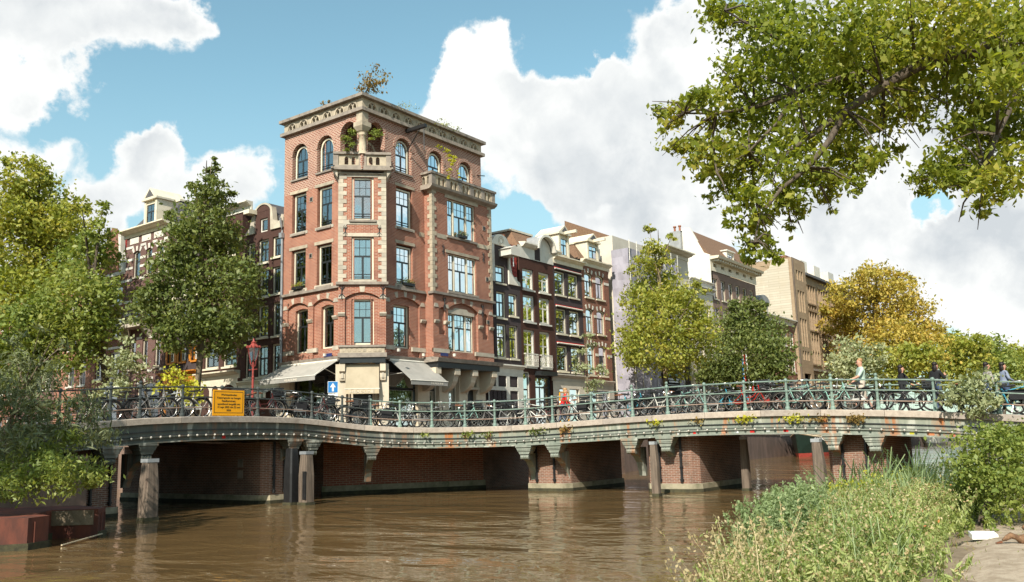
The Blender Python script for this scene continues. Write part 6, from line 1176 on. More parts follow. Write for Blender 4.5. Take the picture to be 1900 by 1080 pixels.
def shades(r, J, H, hd):
    b = MB()
    for y in (-.033, .033): b.box(hd.x+.085, hd.x+.1, hd.y+y-.026, hd.y+y+.026, hd.z+.022, hd.z+.058)
    b.box(hd.x+.09, hd.x+.098, hd.y-.06, hd.y+.06, hd.z+.046, hd.z+.056); o = bpy.data.objects.new('sunglasses', b.mesh('sunglasses', 'black')); link(o, r, ORG[r.name])
LEFT = math.atan2(.807, -.59); RIGHT = math.atan2(-.807, .59)    # along the bridge, as the walkers go
reach = [(.10, .15, .66), (.24, .13, .60), (.29, .12, .585)]
person('man in mint T-shirt, shorts and sunglasses pushing a bicycle on the sunlit bridge', (-1.55, -26.1, 2.63), LEFT, JJ(.17, arml=reach, armr=[(.02, .15, .65), (.13, .15, .55), (.17, .14, .53)]), dict(top='mint', leg='beigecloth', shoe='whiteshoe', long=0, shorts=1), 'hairlight', 0, shades, 1.83)
person('person in black coat with curly black hair, just right of the man in mint', (.7, -26.9, 2.6), RIGHT, JJ(.12, arml=reach, armr=reach), dict(top='blackcloth', leg='blackcloth', shoe='blackcloth'), 'hairdark', .1, None, 1.68)
person('person in dark jacket behind the large black bicycle', (.95, -28.0, 2.6), RIGHT+.4, JJ(.08, armr=[(.06, .15, .66), (.16, .1, .72), (.18, .06, .77)]), dict(top='greycloth' if False else 'blackcloth', leg='jeans', shoe='blackcloth'), 'hairdark', .12, None, 1.72)
person('walker in light grey top with long dark hair, left of the pair by the ivy', (1.1, -29.6, 2.52), RIGHT, JJ(.12, arml=reach), dict(top='greycloth', leg='jeans', shoe='whiteshoe'), 'hairdark', .1, None, 1.68)
person('walker in pale blue denim with a dark strap, right of the pair by the ivy', (1.05, -30.1, 2.5), RIGHT, JJ(-.12, armr=[(.03, .15, .66), (.14, .1, .62), (.17, .08, .61)]), dict(top='bluecloth', leg='jeans', shoe='whiteshoe'), 'hairdark', .08, None, 1.66)
person('person in bright red jacket bending beside a pale bicycle', (-1.3, -13.55, 2.58), RIGHT, JJ(.1, lean=.09, arml=[(.13, .14, .66), (.24, .12, .6), (.28, .12, .585)]), dict(top='red', leg='jeans', shoe='whiteshoe'), 'hairlight', .02, None, 1.58)
# ------------------------------------------------------------------ street furniture, signs
l = thing('street_lamp', 'maroon crown-topped street lamp in front of the brown houses', 'street lamp', (-5, 2.7, 2.55)); b = MB(); b.lathe((-5, 2.7, 2.5), [(.2, 0), (.2, .25), (.14, .35), (.14, .7), (.09, .85), (.065, 1.2), (.055, 3.0), (.08, 3.05), (.045, 3.1), (.04, 3.95)], 10); b.build('column', 'lamppost', l)
b = MB(); b.tube([(-5, 2.35, 5.95), (-5, 3.05, 5.95)], .02); [b.tube([(-5, 2.7, 6.0), (-5, 2.7+q*.16, 6.2), (-5, 2.7+q*.22, 6.45)], .018) for q in (-1, 1)]; [b.tube([(-5, 2.7, 6.0), (-5+q*.16, 2.7, 6.2), (-5+q*.22, 2.7, 6.45)], .018) for q in (-1, 1)]; b.build('lamp_arm', 'lamppost', l)
b = MB(); b.lathe((-5, 2.7, 6.42), [(.17, 0), (.29, .62)], 6); b.build('lantern_glass', 'glass', l); b = MB(); b.lathe((-5, 2.7, 7.04), [(.33, 0), (.35, .06), (.2, .16), (.12, .24), (.15, .3), (.06, .36), (.03, .5)], 6)
for k in range(12): a = 6.2832*k/12; b.box(-5+.33*math.cos(a)-.025, -5+.33*math.cos(a)+.025, 2.7+.33*math.sin(a)-.025, 2.7+.33*math.sin(a)+.025, 7.06, 7.17)
for k in range(6): a = 6.2832*k/6; b.tube([(-5+.17*math.cos(a), 2.7+.17*math.sin(a), 6.42), (-5+.30*math.cos(a), 2.7+.30*math.sin(a), 7.04)], .012, 4)
b.build('lantern_crown', 'lamppost', l)
def facing(x, y):                               # a frame for a board that faces the canal crossing
    return lambda u, n, z: (x+S2*u-S2*n, y-S2*u-S2*n, z)
F_ = facing(-5.14, -3.4); t = thing('traffic_sign', 'blue one-way sign with white arrow above a white plate', 'traffic sign', (-5.14, -3.4, 2.55)); b = MB(F_); b.tube([(0, -.05, 2.5), (0, -.05, 4.95)], .03, 8); b.build('pole', 'steel', t)
b = MB(F_); b.box(-.22, .22, -.02, .0, 4.45, 4.95); b.build('panel', 'signblue', t); b = MB(F_); b.box(-.235, .235, -.025, -.004, 4.435, 4.965); b.build('rim', 'signwhite', t)
b = MB(F_); b.prism([(-.045, 4.5), (.045, 4.5), (.045, 4.69), (.135, 4.69), (0, 4.9), (-.135, 4.69), (-.045, 4.69)], .001, .006); b.build('arrow', 'signwhite', t); b = MB(F_); b.box(-.22, .22, -.02, 0, 4.2, 4.4); p_ = b.build('sub_plate', 'signwhite', t)
b = MB(F_); b.ring((-.1, .004, 4.28), .045, .009, 10, 4); b.ring((.03, .004, 4.28), .045, .009, 10, 4); b.tube([(-.1, .004, 4.28), (-.03, .004, 4.34), (.03, .004, 4.28)], .008, 4); b.build('pictogram', 'black', p_)
c0, c1 = pt(2.185, .03), pt(2.475, .03); F_ = lambda u, n, z: (c0.x+(c1.x-c0.x)*u, c0.y+(c1.y-c0.y)*u-n, z); t = thing('notice_board', 'yellow roadworks notice with Dutch text hung on the bridge railing', 'sign', ((c0.x+c1.x)/2, c0.y, 3.1)); zb = 3.11
MB(F_).box(0, 1, 0, .02, zb, zb+.87).build('panel', 'yellow', t); b = MB(F_)
for q in ((.04, .96, .80, .815), (.04, .96, .09, .105), (.04, .052, .09, .815), (.948, .96, .09, .815)): b.box(q[0], q[1], .02, .023, zb+q[2], zb+q[3])
b.build('border', 'black', t); Wd = (c1-c0).length
F2_ = lambda u, n, z: (c0.x+(c1.x-c0.x)*u/Wd, c0.y+(c1.y-c0.y)*u/Wd-n, z)
for i, s in enumerate(('Werkzaamheden', 'Keizersgracht ter hoogte', 'Raadhuisstraat,', 'oponthoud mogelijk van', '15 sept 2025 t/m 22 mei', '2026')): text(s, F2_, Wd/2, zb+.68-i*.105, .021, .094, 'black', t, sx=1.0)
t = thing('flagpole', 'white flagpole with a hanging red white and blue flag on the far quay', 'flagpole', (40.8, -5.6, 2)); MB().tube([(40.8, -5.6, 1.9), (40.4, -5.5, 9.6)], [.09, .05], 8).build('pole', 'signwhite', t)
for k, m in enumerate(('red', 'signwhite', 'signblue')): b = MB(); b.idx([(40.35-.08*k, -5.4+.07*k, 8.9-.1*k), (40.3-.08*k, -5.35+.07*k, 8.9-.12*k), (40.35-.08*k, -5.35+.07*k, 6.5+.1*k), (40.42-.08*k, -5.4+.07*k, 6.5)], [(0, 1, 2, 3)]); b.box(40.27-.07*k, 40.33-.07*k, -5.4+.06*k, -5.34+.06*k, 6.5+.1*k, 8.9-.1*k); b.build('flag_stripe', m, t)
# ------------------------------------------------------------------ boats
def boat(name, label, x0, L_, y, w, h, mh, mb_, bow=.35):
    r = thing(name, label, 'boat', (x0+L_/2, y, 0)); secs = []
    for i in range(13):
        t = i/12; k = math.sin(min(1, t/bow)*math.pi/2)**.7 if t < bow else 1-.18*max(0, (t-.8)/.2); sheer = h+(.75*(1-t/bow)**2 if t < bow else .12*max(0, (t-.7)/.3))
        secs.append((x0+L_*t-(.5*(1-min(1, t/bow))*.5), max(.05, w/2*k), sheer))
    def hull(z0f, z1f, nm, mt):
        b = MB(); V = []
        for (x, hw, s) in secs:
            for sg in (-1, 1):
                for zf in (z0f, z1f): z = zf if zf < .4 else s; f = .72+.28*max(0, min(1, (z+.2)/1.0)); V.append((x-(.25*z if x < x0+2 else 0), y+sg*hw*f, z))
        Fc = []
        for i in range(12): a, c = i*4, (i+1)*4; Fc += [(a, c, c+1, a+1), (a+2, a+3, c+3, c+2), (a+1, c+1, c+3, a+3)]
        b.idx(V, Fc+[(0, 1, 3, 2), (48, 50, 51, 49)]); return b.build(nm, mt, r)
    hull(-.4, .3, 'boot_top', mb_); hull(.3, .41, 'hull', mh)
    b = MB()
    for (p, q) in zip(secs, secs[1:]):
        for sg in (-1, 1): b.tube([(p[0]-(.25*p[2] if p[0] < x0+2 else 0), y+sg*p[1], p[2]+.04), (q[0]-(.25*q[2] if q[0] < x0+2 else 0), y+sg*q[1], q[2]+.04)], .07, 5)
    b.build('gunwale', 'wicker', r); return r, secs
r, secs = boat('barge', 'dark green canal barge with red waterline moored under the bridge opening', 43.2, 19, -8.6, 4.2, 1.25, 'boatgreen', 'boatred')
b = MB(); b.box(50, 60, -10.1, -7.1, 1.2, 1.75); b.build('cabin', 'boatgreen', r); b = MB(); b.box(49.8, 60.2, -10.2, -7.0, 1.75, 1.83); b.build('cabin_roof', 'wicker', r); b = MB(); b.lathe((47.2, -8.4, 1.2), [(.5, 0), (.55, .3), (.3, .6)], 10); b.build('covered_winch', 'wicker', r)
FBo = lambda u, n, z: (44.0+u*.85, -9.35-u*.62-n, z)
text('Pionier', FBo, .7, 1.38, .12, .42, 'signwhite', r); b = MB(FBo); b.box(2.2, 2.6, .08, .12, 1.0, 1.35); b.build('permit_plate', 'leaf_vine', r)
r, secs = boat('motorboat', 'small white motorboat moored far along the canal', 92, 8, -8.8, 2.6, .95, 'white', 'greystone', .4); b = MB(); b.box(95.5, 98.5, -9.7, -7.9, .95, 1.7); b.build('cabin', 'dark', r)
r, secs = boat('motorboat', 'dark covered sloop moored beyond the white motorboat', 103, 9, -8.6, 2.6, .9, 'boatgreen', 'greystone', .4); b = MB(); b.box(105, 110, -9.6, -7.6, .9, 1.5); b.build('cover', 'blackcloth', r)
t = thing('floating_stick', 'pale stick floating against the rusty planter', 'stick', (-23.0, -14.4, 0)); b = MB(); b.tube([(-23.33, -14.98, .03), (-21.75, -13.75, .07)], .02, 5); b.build('shaft', 'wicker', t)
# ------------------------------------------------------------------ duck and litter on the path
t = thing('duck', 'brown speckled duck foraging on the sandy path at the right edge', 'duck', (-23.45, -33.3, .62)); b = MB()
sec = [(.0, .30, .012, .012), (-.04, .32, .03, .03), (-.10, .35, .035, .036), (-.15, .30, .03, .032), (-.2, .24, .045, .05), (-.27, .20, .075, .075), (-.36, .19, .095, .088), (-.46, .19, .095, .085), (-.55, .205, .07, .06), (-.63, .23, .035, .022), (-.68, .24, .02, .008)]
sec = [(x, z-.235 if i < 3 else z-(.235-.03*(i-2) if i < 6 else .02), a, c) for i, (x, z, a, c) in enumerate(sec)]
V = []; k = 10
for (x, z, a, c) in sec: V += [(x, a*math.cos(6.2832*j/k), z+c*math.sin(6.2832*j/k)) for j in range(k)]
b.idx(V, [(i*k+j, i*k+(j+1) % k, (i+1)*k+(j+1) % k, (i+1)*k+j) for i in range(len(sec)-1) for j in range(k)]+[tuple(range(k)), tuple(range(len(V)-1, len(V)-1-k, -1))])
K['feather'] = mat('brown_feathers', (.23, .13, .07), (.10, .055, .03), 26, .8, .3, c3=(.35, .24, .14), sc3=40); dm = b.mesh('body', 'feather', (0, 0, 0), True); o = bpy.data.objects.new('body', dm); link(o, t, ORG[t.name])
for y in (-.095, .095): w = MB(); w.lathe((0, 0, 0), [(math.sin(math.pi*i/6), -math.cos(math.pi*i/6)) for i in range(1, 6)], 8); w.l = [(-.44+x*.16, y+yy*.012, .185+z*.055) for x, yy, z in w.l]; o = bpy.data.objects.new('wing', w.mesh('wing', 'feather', (0, 0, 0), True)); link(o, t, ORG[t.name])
w = MB(); w.prism([(.01, .06), (.075, .04), (.075, .03), (.005, .035)], -.014, .014); o = bpy.data.objects.new('bill', w.mesh('bill', 'saddlebrown')); link(o, t, ORG[t.name])
for y in (-.04, .04): w = MB(); w.tube([(-.4, y, .1), (-.41, y, .015)], .008, 5); w.prism([(-.43, 0), (-.35, 0), (-.42, .02)], y-.03, y+.03); o = bpy.data.objects.new('leg', w.mesh('leg', 'orange')); link(o, t, ORG[t.name])
t.rotation_euler[2] = math.atan2(.807, -.59); t.location = (-21.85, -32.85, .645)
t = thing('carton', 'flattened white carton lying on the sandy path', 'litter', (-23.1, -32.85, .6)); b = MB(); b.idx([(-21.35, -32.46, .65), (-21.22, -32.72, .65), (-21.10, -32.66, .68), (-21.24, -32.40, .68), (-21.35, -32.46, .71), (-21.22, -32.72, .70), (-21.10, -32.66, .73), (-21.24, -32.40, .74)], [(0, 1, 2, 3), (4, 7, 6, 5), (0, 4, 5, 1), (1, 5, 6, 2), (2, 6, 7, 3), (3, 7, 4, 0)]); b.build('box', 'signwhite', t)

# ------------------------------------------------------------------ right bank: ground, path, weeds
EDGE = [(-45, -37.5), (-33, -33.9), (-28.5, -32.0), (-25.2, -30.75), (-22, -29.7), (-18, -28.75), (-13, -28.55), (-8, -28.9), (-5, -30.5), (-3.0, -32.5), (-1, -34), (60, -36), (500, -38)]
def edge_y(x): return float(np.interp(x, [p[0] for p in EDGE], [p[1] for p in EDGE]))
def bank_z(x, y): d = edge_y(x)-y; return float(np.interp(d, [-.01, .15, 1.2, 2.2, 8, 60], [-.3, .05, .42, .6, .7, 2.2]))
b = MB(); xs = list(np.arange(-45, 0, .75))+[0, 4, 10, 20, 40, 90, 200, 500]; ds = [0, .15, .5, .9, 1.3, 1.8, 2.4, 3.2, 4.5, 7, 12, 30, 120]
V = [(x, edge_y(x)-d, bank_z(x, edge_y(x)-d)+(.03*math.sin(x*3.1)*math.cos(d*4) if d > .3 else 0)) for x in xs for d in ds]; m = len(ds)
b.idx(V, [(i*m+j, (i+1)*m+j, (i+1)*m+j+1, i*m+j+1) for i in range(len(xs)-1) for j in range(m-1)]); tag(b.build('bank', 'soil', smooth=True), kind='structure')
b = MB(); pp = [(-34, -35.2), (-29, -33.9), (-25.6, -32.95), (-23, -32.45), (-20, -32.15), (-17.5, -31.98), (-15, -31.95), (-12, -32.3), (-8, -33.2)]; V = []; rows = 8
for i, (x, y) in enumerate(pp):
    for j in range(rows): yy = y-j*.42+(.12*math.sin(i*2.3) if j == 0 else 0); V.append((x, yy, bank_z(x, yy)+(.05 if j else -.04)+.012*math.sin(i*1.7+j*2.1)))
b.idx(V, [(i*rows+j, (i+1)*rows+j, (i+1)*rows+j+1, i*rows+j+1) for i in range(len(pp)-1) for j in range(rows-1)]); tag(b.build('path', 'sandpath', smooth=True), kind='structure')
def stems(n, region, h, lean, leaf, nleaf, aspect, top=0., topn=0, width=.006, wobble=.12, spread=.6, lmin=.15, clump=0):
    """n stems with leaflets; returns stem ribbons, leaves and seed heads as arrays"""
    SV, LP, LS, TP = [], [], [], []
    cc = [region() for _ in range(clump)] if clump else None
    for i in range(n):
        if cc: c = cc[i % clump]; x, y = c[0]+RNG.normal()*.14, c[1]+RNG.normal()*.14
        else: x, y = region()
        z = bank_z(x, y); H_ = h*RNG.uniform(.6, 1.2); a = RNG.uniform(0, 6.28); l = lean*RNG.uniform(.2, 1)
        P0 = np.array([x, y, z-.03]); T = np.linspace(0, 1, 5); C_ = P0+np.stack([np.cos(a)*l*H_*T**1.8+RNG.normal()*wobble*.15*np.sin(T*4), np.sin(a)*l*H_*T**1.8, H_*T*(1-.15*l*T)], 1)
        w = width*np.linspace(1, .45, 5)[:, None]; sd = np.array([-math.sin(a), math.cos(a), 0]); A_ = C_-sd*w; B_ = C_+sd*w
        for k in range(4): SV += [A_[k], B_[k], B_[k+1], A_[k+1]]
        t = RNG.uniform(lmin, 1, nleaf); base = np.stack([np.interp(t, T, C_[:, q]) for q in range(3)], 1); off = RNG.normal(size=(nleaf, 3))*spread*.1*H_*(1.15-t)[:, None]; LP.append(base+off)
        if topn: tt = RNG.uniform(1-top, 1.03, topn); bs = np.stack([np.interp(tt, T, C_[:, q]) for q in range(3)], 1); TP.append(bs+RNG.normal(size=(topn, 3))*.028*H_)
    SV = np.array(SV); return SV, np.concatenate(LP) if nleaf else None, np.concatenate(TP) if topn else None
def q4(n): return np.arange(4*n).reshape(n, 4)
def weedbed(name, label, n, region, h, lean, leaf, nleaf, aspect, lm_, sm, tm=None, top=0., topn=0, cat='plants', ts=.03, kind='stuff', **kw):
    SV, LP, TP = stems(n, region, h, lean, leaf, nleaf, aspect, top, topn, **kw); org = tuple(np.round(SV.mean(0), 1)); r = thing(name, label, cat, (org[0], org[1], .4), kind=kind)
    leafobj('stems', SV, q4(len(SV)//4), sm, r)
    if nleaf: V, Fq = leafcloud(LP, leaf, .1, aspect*1.6, -1.0); leafobj('leaves', V, Fq, lm_, r)
    if topn: V, Fq = leafcloud(TP, ts, 0, 1.8); leafobj('seed_heads', V, Fq, tm, r)
def reg(x0, x1, d0, d1):
    def f():
        x = RNG.uniform(x0, x1); return x, edge_y(x)-RNG.uniform(d0, d1)
    return f
def inframe(x0, x1, d0, d1, keep):
    def f():
        while True:
            x = RNG.uniform(x0, x1); y = edge_y(x)-RNG.uniform(d0, d1)
            if keep(x, y): return x, y
    return f
offpath = lambda x, y: y > float(np.interp(x, [p[0] for p in pp], [p[1] for p in pp]))+.25
R_ = lambda a, b_, c, d: inframe(a, b_, c, d, offpath)
weedbed('weeds', 'tall pale green weeds covering the canal bank in the foreground', 1500, R_(-26.5, -18.5, .05, 2.6), .62, .6, .068, 58, 2.6, 'leaf_weed', 'leaf_weed', 'seed', .3, 14, clump=260)
weedbed('flowering_weeds', 'straw coloured seed stalks leaning over the water at the left end of the weeds', 170, R_(-26.5, -23.0, -.05, .8), .95, .6, .05, 10, 2.5, 'leaf_weed', 'seed', 'seed', .35, 16, ts=.035, clump=26)
weedbed('mugwort', 'feathery grey green mugwort in the middle of the bank weeds', 330, R_(-22.5, -19.3, .05, 1.0), .9, .35, .07, 80, 2.4, 'leaf_mint', 'leaf_mint', 'leaf_mint', .45, 26, ts=.04, clump=36)
weedbed('mugwort', 'yellowish feathery weeds in front of the half hidden pier', 420, R_(-18.5, -10.5, .05, 1.6), .72, .4, .07, 66, 2.4, 'leaf_weed', 'leaf_weed', 'leaf_vine', .4, 20, ts=.04, clump=50)
weedbed('weeds', 'low weeds along the edge of the sandy path', 700, R_(-24, -12.5, 1.3, 3.2), .42, .6, .05, 26, 2.2, 'leaf_weed', 'leaf_weed', 'petal', .2, 2, ts=.03, clump=120)
weedbed('reed', 'long blades of reed grass beside the right bush', 240, R_(-16.5, -10.6, .2, 1.9), 1.1, .8, .0, 0, 1, 'leaf_weed', 'leaf_mint', width=.02)
weedbed('meadow_grass', 'thin pale grass blades rising through the bank weeds', 1300, R_(-26, -14, .05, 2.4), .74, .7, 0, 0, 1, 'leaf_weed', 'leaf_mint', width=.006)
weedbed('bush_undergrowth', 'low leafy weeds under the bush at the right edge', 260, reg(-21.0, -14.5, 2.2, 3.3), .3, .5, .06, 26, 1.6, 'leaf_green', 'leaf_weed', clump=60)
weedbed('grass', 'short dry grass and litter at the path edge', 700, reg(-25, -12.5, 2.3, 4.0), .1, .9, .03, 3, 3, 'leaf_weed', 'leaf_dry', width=.004)
